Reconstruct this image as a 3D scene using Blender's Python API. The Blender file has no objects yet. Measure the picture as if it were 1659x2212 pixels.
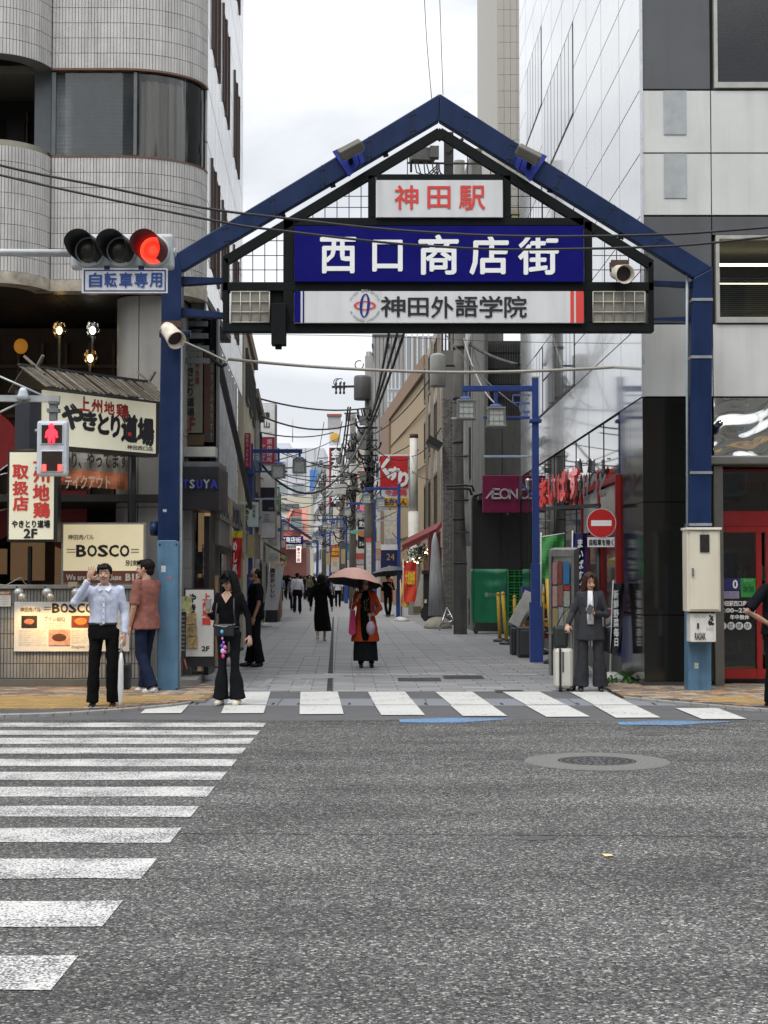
import bpy, bmesh, math, random
from math import radians as R, sin, cos, pi, atan2, hypot, sqrt, tan
from mathutils import Vector as V, Matrix, noise
random.seed(7)
S = bpy.context.scene
COL = S.collection
# ---------------------------------------------------------------- camera, world, sun, exposure
FP = 3322.0; TH = math.atan(141/3322); EYE = 1.55
cam = bpy.data.cameras.new('camera'); cam.sensor_fit = 'VERTICAL'; cam.sensor_height = 36; cam.sensor_width = 27
cam.lens = FP/2212*36; cam.clip_end = 3000; cam.clip_start = .1
camo = bpy.data.objects.new('camera', cam); camo.location = (0, 0, EYE); camo.rotation_euler = (pi/2+TH, 0, 0)
COL.objects.link(camo); S.camera = camo
W = bpy.data.worlds.new('World'); S.world = W; W.use_nodes = True
nt = W.node_tree; nt.nodes.clear(); N = nt.nodes.new; K = nt.links.new
SUN_EL, SUN_AZ = R(58), R(215)
sky = N('ShaderNodeTexSky'); sky.sky_type = 'NISHITA'; sky.sun_disc = False; sky.sun_elevation = SUN_EL; sky.sun_rotation = SUN_AZ
sky.air_density = 1.0; sky.dust_density = 2.0
tc = N('ShaderNodeTexCoord'); mp = N('ShaderNodeMapping'); mp.inputs['Scale'].default_value = (1, 1, 2.2); mp.inputs['Location'].default_value = (.35, .2, .1)
K(tc.outputs['Generated'], mp.inputs['Vector'])
n1 = N('ShaderNodeTexNoise'); n1.inputs['Scale'].default_value = 4.2; n1.inputs['Detail'].default_value = 6; n1.inputs['Roughness'].default_value = .52
n1.inputs['Distortion'].default_value = .35
K(mp.outputs[0], n1.inputs['Vector'])
cr = N('ShaderNodeValToRGB'); cr.color_ramp.elements[0].position = .40; cr.color_ramp.elements[0].color = (5.35, 5.5, 5.8, 1)
cr.color_ramp.elements[1].position = .60; cr.color_ramp.elements[1].color = (8.0, 8.1, 8.25, 1)
K(n1.outputs['Fac'], cr.inputs[0])
sp = N('ShaderNodeSeparateXYZ'); K(tc.outputs['Generated'], sp.inputs[0])
mr = N('ShaderNodeMapRange'); mr.inputs['From Min'].default_value = 0.30; mr.inputs['From Max'].default_value = 1; mr.inputs['To Min'].default_value = 1.0; mr.inputs['To Max'].default_value = 2.6
K(sp.outputs['Z'], mr.inputs['Value'])          # an overcast sky is about twice as bright overhead as low down
vm = N('ShaderNodeVectorMath'); vm.operation = 'SCALE'; K(cr.outputs[0], vm.inputs[0]); K(mr.outputs[0], vm.inputs['Scale'])
mx = N('ShaderNodeMix'); mx.data_type = 'RGBA'; mx.inputs['Factor'].default_value = .9
K(sky.outputs[0], mx.inputs[6]); K(vm.outputs[0], mx.inputs[7])
bg = N('ShaderNodeBackground'); bg.inputs['Strength'].default_value = .082; K(mx.outputs[2], bg.inputs[0])
wo = N('ShaderNodeOutputWorld'); K(bg.outputs[0], wo.inputs[0])
sl = bpy.data.lights.new('sun', 'SUN'); sl.energy = .9; sl.angle = R(25); sl.color = (1, .97, .93)
so = bpy.data.objects.new('sun', sl); so.rotation_euler = (R(90)-SUN_EL, 0, R(180)-SUN_AZ+pi*0); so.location = (0, -20, 60); COL.objects.link(so)
S.view_settings.view_transform = 'Standard'; S.view_settings.look = 'None'; S.view_settings.gamma = 1
S.view_settings.use_curve_mapping = False; S.view_settings.exposure = 0.92
S.cycles.max_bounces = 6; S.cycles.transparent_max_bounces = 12
# ---------------------------------------------------------------- geometry helpers
def wp(x, y, D):
    """world point on the plane Y=D seen at pixel x,y of the 1659x2212 photograph"""
    u = (x-829.5)/FP; v = (1106-y)/FP
    t = D/(cos(TH)-v*sin(TH))
    return V((u*t, D, EYE+(sin(TH)+v*cos(TH))*t))
def gd(y):
    v = (1106-y)/FP; return -EYE/(sin(TH)+v*cos(TH))*(cos(TH)-v*sin(TH))
def gp(x, y, z=0):
    D = gd(y); p = wp(x, y, D); return V((p.x, D, z))
def zp(y, D): return wp(0, y, D).z
def xp(x, D): return wp(x, 1106, D).x
class MB:
    def __init__(s): s.v = []; s.f = []; s.m = []; s.sm = []
    def add(s, vs, fs, m=0, sm=False):
        o = len(s.v); s.v += [V(a) for a in vs]
        for f in fs: s.f.append([i+o for i in f]); s.m.append(m); s.sm.append(sm)
        return s
    def box(s, x0, x1, y0, y1, z0, z1, m=0):
        if x0 > x1: x0, x1 = x1, x0
        if y0 > y1: y0, y1 = y1, y0
        if z0 > z1: z0, z1 = z1, z0
        return s.add([(x0,y0,z0),(x1,y0,z0),(x1,y1,z0),(x0,y1,z0),(x0,y0,z1),(x1,y0,z1),(x1,y1,z1),(x0,y1,z1)],
            [(3,2,1,0),(4,5,6,7),(0,1,5,4),(1,2,6,5),(2,3,7,6),(3,0,4,7)], m)
    def obox(s, c, sz, mat=None, m=0):
        mat = mat or Matrix.Identity(3); x, y, z = sz[0]/2, sz[1]/2, sz[2]/2; c = V(c)
        return s.add([c+mat@V(p) for p in [(-x,-y,-z),(x,-y,-z),(x,y,-z),(-x,y,-z),(-x,-y,z),(x,-y,z),(x,y,z),(-x,y,z)]],
            [(3,2,1,0),(4,5,6,7),(0,1,5,4),(1,2,6,5),(2,3,7,6),(3,0,4,7)], m)
    def pbox(s, x0, y0, x1, y1, D, t=.05, m=0):
        a = wp(x0, y0, D); b = wp(x1, y1, D)
        return s.box(a.x, b.x, D, D+t, a.z, b.z, m)
    def prism(s, pts, off, m=0):
        """polygon (world points) extruded by off"""
        pts = [V(p) for p in pts]; off = V(off); n = len(pts)
        nr = V((0,0,0))
        for i in range(n): nr += pts[i].cross(pts[(i+1) % n])
        if nr.dot(off) > 0: pts.reverse()
        return s.add(pts+[p+off for p in pts], [tuple(range(n)), tuple(range(2*n-1, n-1, -1))]+[(i, i+n, (i+1) % n+n, (i+1) % n) for i in range(n)], m)
    def quad(s, *p, m=0): return s.add(p, [tuple(range(len(p)))], m)
    def beam(s, a, b, w, h, up=(0,0,1), m=0):
        a, b = V(a), V(b); d = (b-a).normalized(); r = d.cross(V(up))
        if r.length < 1e-4: r = V((1,0,0))
        r.normalize(); u = r.cross(d)
        M3 = Matrix((r, d, u)).transposed()
        return s.obox((a+b)/2, (w, (b-a).length, h), M3, m)
    def tube(s, pts, r, n=8, m=0, sm=True, caps=True, ry=None):
        pts = [V(p) for p in pts]; k = len(pts)
        rr = r if isinstance(r, (list, tuple)) else [r]*k
        vs = []; up = None
        for i, p in enumerate(pts):
            d = (pts[min(i+1, k-1)]-pts[max(i-1, 0)])
            d = d.normalized() if d.length > 1e-9 else V((0,0,1))
            if up is None: up = V((0,0,1)) if abs(d.z) < .9 else V((0,1,0))
            a = d.cross(up)
            if a.length < 1e-3: a = d.orthogonal()
            a.normalize(); b = a.cross(d); up = b
            for j in range(n):
                t = 2*pi*j/n; vs.append(p+a*cos(t)*rr[i]+b*sin(t)*rr[i])
        fs = [(i*n+j, i*n+(j+1) % n, (i+1)*n+(j+1) % n, (i+1)*n+j) for i in range(k-1) for j in range(n)]
        if caps: fs += [tuple(range(n-1, -1, -1)), tuple(range((k-1)*n, k*n))]
        o = len(s.v); s.v += vs
        for q, f in enumerate(fs): s.f.append([i+o for i in f]); s.m.append(m); s.sm.append(sm and len(f) == 4)
        return s
    def lathe(s, c, prof, n=16, m=0, ax=(0,0,1), sm=True, sx=1, sy=1):
        c = V(c); q = V((0,0,1)).rotation_difference(V(ax)).to_matrix()
        vs = [c+q@V((r*cos(2*pi*j/n)*sx, r*sin(2*pi*j/n)*sy, z)) for r, z in prof for j in range(n)]
        k = len(prof)
        fs = [(i*n+j, i*n+(j+1) % n, (i+1)*n+(j+1) % n, (i+1)*n+j) for i in range(k-1) for j in range(n)]
        o = len(s.v); s.v += vs
        for f in fs: s.f.append([i+o for i in f]); s.m.append(m); s.sm.append(sm)
        for f in ([*range(n-1, -1, -1)], [*range((k-1)*n, k*n)]): s.f.append([i+o for i in f]); s.m.append(m); s.sm.append(False)
        return s
    def ell(s, c, r, n=12, k=8, mat=None, m=0):
        mat = mat or Matrix.Identity(3); c = V(c)
        if not hasattr(r, '__len__'): r = (r, r, r)
        vs = [c+mat@V((0,0,-r[2]))]
        for i in range(1, k):
            t = -pi/2+pi*i/k
            vs += [c+mat@V((r[0]*cos(t)*cos(2*pi*j/n), r[1]*cos(t)*sin(2*pi*j/n), r[2]*sin(t))) for j in range(n)]
        vs.append(c+mat@V((0,0,r[2]))); e = len(vs)-1
        fs = [(0, 1+(j+1) % n, 1+j) for j in range(n)]
        for i in range(k-2): fs += [(1+i*n+j, 1+i*n+(j+1) % n, 1+(i+1)*n+(j+1) % n, 1+(i+1)*n+j) for j in range(n)]
        fs += [(e, 1+(k-2)*n+j, 1+(k-2)*n+(j+1) % n) for j in range(n)]
        return s.add(vs, fs, m, True)
    def rings(s, rg, n=16, m=0, mat=None):
        """closed loft through horizontal ellipses (cx,cy,cz,rx,ry)"""
        vs = [V((c[0]+c[3]*cos(2*pi*j/n), c[1]+c[4]*sin(2*pi*j/n), c[2])) for c in rg for j in range(n)]
        k = len(rg)
        fs = [(i*n+j, i*n+(j+1) % n, (i+1)*n+(j+1) % n, (i+1)*n+j) for i in range(k-1) for j in range(n)]
        fs += [tuple(range(n-1, -1, -1)), tuple(range((k-1)*n, k*n))]
        if rg[0][2] > rg[-1][2]: fs = [tuple(reversed(f)) for f in fs]
        return s.add(vs, fs, m, True)
    def mesh(s, name, org=V((0,0,0)), mats=()):
        me = bpy.data.meshes.new(name)
        me.from_pydata([tuple(a-org) for a in s.v], [], s.f)
        me.polygons.foreach_set('material_index', s.m); me.polygons.foreach_set('use_smooth', s.sm)
        for q in (mats if isinstance(mats, (list, tuple)) else [mats]): me.materials.append(q)
        me.update(); return me
    def build(s, name, mats, parent=None, bevel=0, **kw):
        if parent is None:
            xs = [a.x for a in s.v]; ys = [a.y for a in s.v]; zs = [a.z for a in s.v]
            org = V(((min(xs)+max(xs))/2, (min(ys)+max(ys))/2, min(zs)))
        else: org = worg(parent)
        o = bpy.data.objects.new(name, s.mesh(name, org, mats)); COL.objects.link(o)
        if parent is None: o.location = org
        else: o.parent = parent
        if bevel:
            b = o.modifiers.new('bevel', 'BEVEL'); b.width = bevel; b.segments = 2; b.limit_method = 'ANGLE'
        tag(o, **kw); return o
def worg(o):
    p = V((0,0,0))
    while o is not None: p += o.location; o = o.parent
    return p
def tag(o, label=None, cat=None, group=None, kind=None):
    if label: o['label'] = label
    if cat: o['category'] = cat
    if group: o['group'] = group
    if kind: o['kind'] = kind
    return o
def thing(name, label, cat, loc=(0,0,0), group=None):
    o = bpy.data.objects.new(name, None); o.empty_display_size = .2; COL.objects.link(o); o.location = loc
    return tag(o, label, cat, group)
def struct(name, loc=(0,0,0)):
    o = bpy.data.objects.new(name, None); COL.objects.link(o); o.location = loc; o['kind'] = 'structure'; return o
def copytree(o, parent=None):
    c = o.copy(); COL.objects.link(c)
    if parent is not None: c.parent = parent
    for ch in list(o.children): copytree(ch, c)
    return c
def dup(o, loc, rz=0, label=None, sc=1):
    c = copytree(o); c.location = loc; c.rotation_euler = (0, 0, rz); c.scale = (sc, sc, sc)
    if label: c['label'] = label
    return c
UC = {}
def unitcube(mat):
    k = mat.name
    if k not in UC: UC[k] = MB().box(-.5,.5,-.5,.5,-.5,.5).mesh('piece', V((0,0,0)), mat)
    return UC[k]
def pieces(parent, name, lst, mat, limit=300, key=None):
    """lst of (centre, size, rotz): the first `limit` become objects, the rest one joined part"""
    if key: lst = sorted(lst, key=key)
    org = worg(parent) if parent else V((0,0,0))
    mats = mat if isinstance(mat, list) else [mat]
    for i, (c, sz, rz) in enumerate(lst[:limit]):
        mt = mats[i % len(mats)] if len(mats) > 1 else mats[0]
        o = bpy.data.objects.new(name, unitcube(mt)); COL.objects.link(o); o.parent = parent
        o.location = V(c)-org; o.scale = sz; o.rotation_euler = (0, 0, rz)
    if len(lst) > limit:
        b = MB()
        for i, (c, sz, rz) in enumerate(lst[limit:]): b.obox(c, sz, Matrix.Rotation(rz, 3, 'Z'), i % len(mats))
        b.build(name, mats, parent, kind='stuff')
# ---------------------------------------------------------------- materials
MC = {}
def mat(name, col, rough=.6, metal=0, var=.12, scale=6, bump=0, bscale=60, emit=0, rand=0, spec=.5, ecol=None, stretch=(1,1,1), dirt=0, coat=0, trans=0, wear=0):
    if name in MC: return MC[name]
    m = bpy.data.materials.new(name); m.use_nodes = True; t = m.node_tree; b = t.nodes['Principled BSDF']; MC[name] = m
    L = t.links.new; nn = t.nodes.new
    b.inputs['Roughness'].default_value = rough; b.inputs['Metallic'].default_value = metal; b.inputs['Specular IOR Level'].default_value = spec
    b.inputs['Coat Weight'].default_value = coat; b.inputs['Transmission Weight'].default_value = trans
    tc = nn('ShaderNodeTexCoord'); mp = nn('ShaderNodeMapping'); mp.inputs['Scale'].default_value = stretch
    ge = nn('ShaderNodeNewGeometry'); L(ge.outputs['Position'], mp.inputs['Vector'])
    no = nn('ShaderNodeTexNoise'); no.inputs['Scale'].default_value = scale; no.inputs['Detail'].default_value = 6; no.inputs['Roughness'].default_value = .6
    L(mp.outputs[0], no.inputs['Vector'])
    mr = nn('ShaderNodeMapRange'); mr.inputs['From Min'].default_value = .3; mr.inputs['From Max'].default_value = .7
    mr.inputs['To Min'].default_value = 1-var; mr.inputs['To Max'].default_value = 1+var; L(no.outputs['Fac'], mr.inputs['Value'])
    val = mr.outputs[0]
    if rand:
        oi = nn('ShaderNodeObjectInfo'); ad = nn('ShaderNodeMath'); ad.operation = 'ADD'; L(oi.outputs['Random'], ad.inputs[0]); L(ge.outputs['Random Per Island'], ad.inputs[1])
        fr = nn('ShaderNodeMath'); fr.operation = 'FRACT'; L(ad.outputs[0], fr.inputs[0])
        m2 = nn('ShaderNodeMapRange'); m2.inputs['To Min'].default_value = 1-rand; m2.inputs['To Max'].default_value = 1+rand; L(fr.outputs[0], m2.inputs['Value'])
        mu = nn('ShaderNodeMath'); mu.operation = 'MULTIPLY'; L(val, mu.inputs[0]); L(m2.outputs[0], mu.inputs[1]); val = mu.outputs[0]
    if dirt:   # soft vertical grime streaks
        m3 = nn('ShaderNodeMapping'); m3.inputs['Scale'].default_value = (7, 7, .5); L(ge.outputs['Position'], m3.inputs['Vector'])
        n3 = nn('ShaderNodeTexNoise'); n3.inputs['Scale'].default_value = 1; n3.inputs['Detail'].default_value = 5; L(m3.outputs[0], n3.inputs['Vector'])
        r3 = nn('ShaderNodeMapRange'); r3.inputs['From Min'].default_value = .45; r3.inputs['From Max'].default_value = .72; r3.inputs['To Min'].default_value = 1; r3.inputs['To Max'].default_value = 1-dirt
        L(n3.outputs['Fac'], r3.inputs['Value']); mu = nn('ShaderNodeMath'); mu.operation = 'MULTIPLY'; L(val, mu.inputs[0]); L(r3.outputs[0], mu.inputs[1]); val = mu.outputs[0]
    vm = nn('ShaderNodeVectorMath'); vm.operation = 'SCALE'; vm.inputs[0].default_value = col[:3]; L(val, vm.inputs['Scale'])
    L(vm.outputs[0], b.inputs['Base Color'])
    rr = nn('ShaderNodeMapRange'); rr.inputs['From Min'].default_value = .3; rr.inputs['From Max'].default_value = .7
    rr.inputs['To Min'].default_value = max(.0, rough*(1-.18)); rr.inputs['To Max'].default_value = min(1, rough*(1+.18)); L(no.outputs['Fac'], rr.inputs['Value']); L(rr.outputs[0], b.inputs['Roughness'])
    if bump:
        nb = nn('ShaderNodeTexNoise'); nb.inputs['Scale'].default_value = bscale; nb.inputs['Detail'].default_value = 4; L(mp.outputs[0], nb.inputs['Vector'])
        bu = nn('ShaderNodeBump'); bu.inputs['Strength'].default_value = bump; bu.inputs['Distance'].default_value = .01; L(nb.outputs['Fac'], bu.inputs['Height']); L(bu.outputs[0], b.inputs['Normal'])
    if emit:
        b.inputs['Emission Strength'].default_value = emit; b.inputs['Emission Color'].default_value = (*(ecol or col)[:3], 1)
    return m
def hexc(h, k=1.0):
    h = h.lstrip('#'); c = [int(h[i:i+2], 16)/255 for i in (0, 2, 4)]
    return tuple(min(1, (x/12.92 if x <= .04045 else ((x+.055)/1.055)**2.4)*k) for x in c)
def pane_mat(name, tint=.5, refl=.12):
    if name in MC: return MC[name]
    m = bpy.data.materials.new(name); m.use_nodes = True; t = m.node_tree; t.nodes.clear(); nn = t.nodes.new; L = t.links.new; MC[name] = m
    a = nn('ShaderNodeBsdfTransparent'); a.inputs[0].default_value = (tint, tint*1.02, tint*1.02, 1)
    g = nn('ShaderNodeBsdfGlossy'); g.inputs['Roughness'].default_value = .03; fr = nn('ShaderNodeFresnel'); fr.inputs['IOR'].default_value = 1.5
    no = nn('ShaderNodeTexNoise'); no.inputs['Scale'].default_value = 1.3; bu = nn('ShaderNodeBump'); bu.inputs['Strength'].default_value = .08; bu.inputs['Distance'].default_value = .05; L(no.outputs[0], bu.inputs['Height']); L(bu.outputs[0], g.inputs['Normal'])
    ad = nn('ShaderNodeMath'); ad.operation = 'MULTIPLY_ADD'; ad.inputs[1].default_value = 1.0; ad.inputs[2].default_value = refl-.04; L(fr.outputs[0], ad.inputs[0])
    mx = nn('ShaderNodeMixShader'); L(ad.outputs[0], mx.inputs[0]); L(a.outputs[0], mx.inputs[1]); L(g.outputs[0], mx.inputs[2]); o = nn('ShaderNodeOutputMaterial'); L(mx.outputs[0], o.inputs[0])
    return m
def glass(name, tint=(.02,.025,.03), rough=.04):
    return mat(name, tint, rough, 0, .1, 1.5, 0, spec=.9, coat=.6)
# ---------------------------------------------------------------- lettering
TC = {}; JUNK = []
CU = bpy.data.curves.new('scratch_text', 'FONT'); CUO = bpy.data.objects.new('scratch_text', CU)
def text(s, p0, right, up, w, h, mt, parent, bold=0.0, ext=.004, name='lettering', vert=False, lh=1.05, res=2, top=False, cell=None, keep=False, **kw):
    """text whose bounding box is fitted to w x h metres; p0 lower left corner, lying in right/up"""
    key = (s, bold, vert, lh)
    if key not in TC:
        cu = CU; cu.body = '\n'.join(s) if vert else s; cu.size = 1; cu.resolution_u = res
        cu.space_line = lh; cu.align_x = 'CENTER' if vert else 'LEFT'; cu.fill_mode = 'FRONT'
        me = bpy.data.meshes.new_from_object(CUO)
        vs = [tuple(v.co) for v in me.vertices]; fs = [tuple(p.vertices) for p in me.polygons]
        JUNK.append(me)
        TC[key] = (vs, fs)
    vs, fs = TC[key]
    if not vs: return None
    x0 = min(v[0] for v in vs); x1 = max(v[0] for v in vs); y0 = min(v[1] for v in vs); y1 = max(v[1] for v in vs)
    sx = w/(x1-x0); sy = h/(y1-y0)
    if keep: sx = sy = min(sx, sy)
    right = V(right).normalized(); up = V(up).normalized(); nrm = right.cross(up); p0 = V(p0)
    b = MB()
    offs = [(0, 0)] if not bold else [(bold, 0), (-bold, 0), (0, bold), (0, -bold), (bold*.7, bold*.7), (-bold*.7, -bold*.7)]
    for i, (ox, oy) in enumerate(offs):      # heavy strokes: the outline repeated a hair apart
        b.add([p0+right*((v[0]-x0+ox)*sx)+up*((v[1]-y0+oy)*sy)+nrm*(ext+.0004*i) for v in vs], fs)
    o = b.build(name, mt, parent, **kw)
    return o
def ptext(s, x0, y0, x1, y1, D, mt, parent, gap=.006, **kw):
    """lettering in the photograph box x0,y0..x1,y1 standing just before the plane Y=D"""
    a = wp(x0, y1, D); b = wp(x1, y0, D)
    return text(s, (a.x, D-gap, a.z), (1,0,0), (0,0,1), b.x-a.x, b.z-a.z, mt, parent, ext=0, **kw)
# remesh into one continuous skin, in a scratch scene
TMP = bpy.data.scenes.new('scratch')
TO = bpy.data.objects.new('scratch', bpy.data.meshes.new('scratch')); TMP.collection.objects.link(TO)
TR = TO.modifiers.new('r', 'REMESH'); TR.mode = 'VOXEL'; TR.use_smooth_shade = True; TS = TO.modifiers.new('s', 'SMOOTH'); TS.factor = .5
def voxel(mb, vox, smooth=3, name='body', disp=0, dscale=(1,1,1), freq=6, mats=()):
    me = mb.mesh('tmp'); TO.data = me; o = TO; TR.voxel_size = vox; TS.iterations = max(1, smooth); JUNK.append(me)
    vl = TMP.view_layers[0]; vl.update(); dg = vl.depsgraph
    out = bpy.data.meshes.new_from_object(o.evaluated_get(dg)); out.name = name
    if disp:
        n = len(out.vertices); co = [0.0]*(3*n); nr = [0.0]*(3*n)
        out.vertices.foreach_get('co', co); out.vertices.foreach_get('normal', nr)
        for i in range(n):
            j = 3*i; p = V((co[j]*dscale[0], co[j+1]*dscale[1], co[j+2]*dscale[2]))*freq
            q = disp*(noise.noise(p)+.5*noise.noise(p*2.3+V((5,3,1))))
            co[j] += nr[j]*q; co[j+1] += nr[j+1]*q; co[j+2] += nr[j+2]*q
        out.vertices.foreach_set('co', co); out.update()
    out.materials.clear()
    for q in (mats if isinstance(mats, (list, tuple)) else [mats]): out.materials.append(q)
    return out
def addmesh(name, me, parent, **kw):
    o = bpy.data.objects.new(name, me); COL.objects.link(o); o.parent = parent; tag(o, **kw); return o
# ================================================================ ground
def asphalt():
    m = bpy.data.materials.new('asphalt'); m.use_nodes = True; t = m.node_tree; b = t.nodes['Principled BSDF']; L = t.links.new; nn = t.nodes.new
    ge = nn('ShaderNodeNewGeometry')
    vo = nn('ShaderNodeTexVoronoi'); vo.inputs['Scale'].default_value = 84; L(ge.outputs['Position'], vo.inputs['Vector'])
    sx = nn('ShaderNodeSeparateColor'); L(vo.outputs['Color'], sx.inputs[0])
    cr = nn('ShaderNodeValToRGB'); e = cr.color_ramp.elements; e[0].position = 0; e[0].color = (.020, .020, .020, 1); e[1].position = 1; e[1].color = (.37, .36, .33, 1)
    x = e.new(.4); x.color = (.060, .060, .059, 1); x = e.new(.86); x.color = (.135, .133, .127, 1); L(sx.outputs[0], cr.inputs[0])
    v2 = nn('ShaderNodeTexVoronoi'); v2.inputs['Scale'].default_value = 230; L(ge.outputs['Position'], v2.inputs['Vector'])
    s2 = nn('ShaderNodeSeparateColor'); L(v2.outputs['Color'], s2.inputs[0])
    mr2 = nn('ShaderNodeMapRange'); mr2.inputs['To Min'].default_value = .6; mr2.inputs['To Max'].default_value = 1.4; L(s2.outputs[0], mr2.inputs['Value'])
    no = nn('ShaderNodeTexNoise'); no.inputs['Scale'].default_value = .8; no.inputs['Detail'].default_value = 7; no.inputs['Roughness'].default_value = .62; L(ge.outputs['Position'], no.inputs['Vector'])
    mr = nn('ShaderNodeMapRange'); mr.inputs['From Min'].default_value = .3; mr.inputs['From Max'].default_value = .7; mr.inputs['To Min'].default_value = .72; mr.inputs['To Max'].default_value = 1.25; L(no.outputs['Fac'], mr.inputs['Value'])
    mp = nn('ShaderNodeMapping'); mp.inputs['Scale'].default_value = (.25, 1.6, 1); L(ge.outputs['Position'], mp.inputs['Vector'])
    n3 = nn('ShaderNodeTexNoise'); n3.inputs['Scale'].default_value = .9; n3.inputs['Detail'].default_value = 4; L(mp.outputs[0], n3.inputs['Vector'])   # wheel paths along the main road
    mr3 = nn('ShaderNodeMapRange'); mr3.inputs['From Min'].default_value = .35; mr3.inputs['From Max'].default_value = .65; mr3.inputs['To Min'].default_value = .78; mr3.inputs['To Max'].default_value = 1.2; L(n3.outputs['Fac'], mr3.inputs['Value'])
    val = mr.outputs[0]
    for q in (mr2.outputs[0], mr3.outputs[0]):
        mu = nn('ShaderNodeMath'); mu.operation = 'MULTIPLY'; L(val, mu.inputs[0]); L(q, mu.inputs[1]); val = mu.outputs[0]
    vm = nn('ShaderNodeVectorMath'); vm.operation = 'SCALE'; L(cr.outputs[0], vm.inputs[0]); L(val, vm.inputs['Scale']); L(vm.outputs[0], b.inputs['Base Color'])
    b.inputs['Roughness'].default_value = .8; b.inputs['Specular IOR Level'].default_value = .3
    bu = nn('ShaderNodeBump'); bu.inputs['Strength'].default_value = .9; bu.inputs['Distance'].default_value = .008; L(vo.outputs['Distance'], bu.inputs['Height']); bu.invert = True; L(bu.outputs[0], b.inputs['Normal'])
    return m
M_asph = asphalt()
def paint(name, col, cover=.75, fine=75, big=.45):
    """worn road paint: flakes missing down to the asphalt tone"""
    m = bpy.data.materials.new(name); m.use_nodes = True; t = m.node_tree; b = t.nodes['Principled BSDF']; L = t.links.new; nn = t.nodes.new
    ge = nn('ShaderNodeNewGeometry')
    no = nn('ShaderNodeTexNoise'); no.inputs['Scale'].default_value = fine; no.inputs['Detail'].default_value = 3; L(ge.outputs['Position'], no.inputs['Vector'])
    nb = nn('ShaderNodeTexNoise'); nb.inputs['Scale'].default_value = 2.2; nb.inputs['Detail'].default_value = 5; L(ge.outputs['Position'], nb.inputs['Vector'])
    ad = nn('ShaderNodeMath'); ad.operation = 'MULTIPLY_ADD'; ad.inputs[1].default_value = big; L(nb.outputs['Fac'], ad.inputs[0]); L(no.outputs['Fac'], ad.inputs[2])
    mr = nn('ShaderNodeMapRange'); mr.inputs['From Min'].default_value = (.5+big*.5+.22*(cover-.5)*1.6)-.05; mr.inputs['From Max'].default_value = (.5+big*.5+.22*(cover-.5)*1.6)+.06; L(ad.outputs[0], mr.inputs['Value'])
    mr.inputs['To Min'].default_value = 1; mr.inputs['To Max'].default_value = 0
    mx = nn('ShaderNodeMix'); mx.data_type = 'RGBA'; mx.inputs[6].default_value = (.10, .10, .10, 1); mx.inputs[7].default_value = (*col, 1); L(mr.outputs[0], mx.inputs[0])
    L(mx.outputs[2], b.inputs['Base Color']); b.inputs['Roughness'].default_value = .7
    bu = nn('ShaderNodeBump'); bu.inputs['Strength'].default_value = .6; bu.inputs['Distance'].default_value = .006; L(no.outputs['Fac'], bu.inputs['Height']); L(bu.outputs[0], b.inputs['Normal'])
    return m
M_pw = paint('road_paint_white', (.52, .52, .50), .56); M_pw2 = paint('road_paint_fresh', (.50, .50, .475), .93, 40); M_pb = paint('road_paint_blue', (.10, .24, .46), .55, 40)
road = struct('road', (0, 8, 0))
MB().quad((-60,-14,0),(60,-14,0),(60,20.9,0),(-60,20.9,0)).build('carriageway', M_asph, road)
M_fineasph = mat('fine_asphalt', (.085,.085,.087), .85, var=.16, scale=2.5, bump=.35, bscale=160)
b = MB(); n_ = 60; xs_ = [-40+80*k/n_ for k in range(n_+1)]; lo = [16.75+.12*sin(x*1.7)+random.uniform(-.04,.04) for x in xs_]
b.add([(x, y, .0016) for x, y in zip(xs_, lo)]+[(x, 20.9, .0016) for x in xs_], [(k, k+1, k+n_+2, k+n_+1) for k in range(n_)]); b.build('gutter_asphalt', M_fineasph, road)
MB().quad((-300,-200,-.06),(300,-200,-.06),(300,500,-.06),(-300,500,-.06)).build('ground', mat('earth', (.09,.09,.09), .9, var=.2, scale=.5), kind='structure')
M_patch = [mat('asphalt_patch_%d' % i, c, .85, var=.35, scale=120, bump=.5, bscale=90) for i, c in enumerate([(.085,.085,.085), (.13,.13,.125)])]
def blob(cx, cy, rx, ry, m_, nm, z=.0022, k=26, j=.12):
    b = MB(); vs = [V((cx+rx*cos(2*pi*i/k)*random.uniform(1-j,1+j), cy+ry*sin(2*pi*i/k)*random.uniform(1-j,1+j), z)) for i in range(k)]; b.add(vs, [tuple(range(k))]); b.build(nm, m_, road)
M_oil = mat('oil_stain', (.055,.055,.057), .55, var=.4, scale=60)
for q in ((.9,9.2,.10,.07),(1.02,9.5,.04,.03),(-.2,11.6,.12,.06),(2.6,15.2,.16,.06),(.4,7.3,.05,.04),(-.6,14.2,.10,.04)): blob(*q, M_oil, 'stain')
for k in range(26): blob(random.uniform(-1.2,3.2), random.uniform(5.8,16), .014, .010, mat('gum_spot', (.30,.30,.29), .8), 'spot', .0028, 8)
# crosswalk bars (left), long axis across the picture
bars = [(6.37,5.84),(7.43,6.88),(8.54,7.98),(9.57,9.05),(10.49,10.02),(11.44,10.93),(12.32,11.82),(13.17,12.68),(14.05,13.58),(14.9,14.38),(15.62,15.2),(16.45,15.98)]
for i, (a, b_) in enumerate(bars):
    q = MB(); x0 = -1.25; n = 24; L_ = -9.0; edge_w = .03
    ys0 = [b_+random.uniform(-.016, .016) for _ in range(n+1)]; ys1 = [a+random.uniform(-.012, .012) for _ in range(n+1)]
    xs = [L_+(x0-L_)*k/n for k in range(n+1)]
    q.add([(xs[k], ys0[k], .004) for k in range(n+1)]+[(xs[k], ys1[k], .004) for k in range(n+1)], [(k, k+1, k+n+2, k+n+1) for k in range(n)])
    q.build('crosswalk_stripe', M_pw, road)
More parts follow.
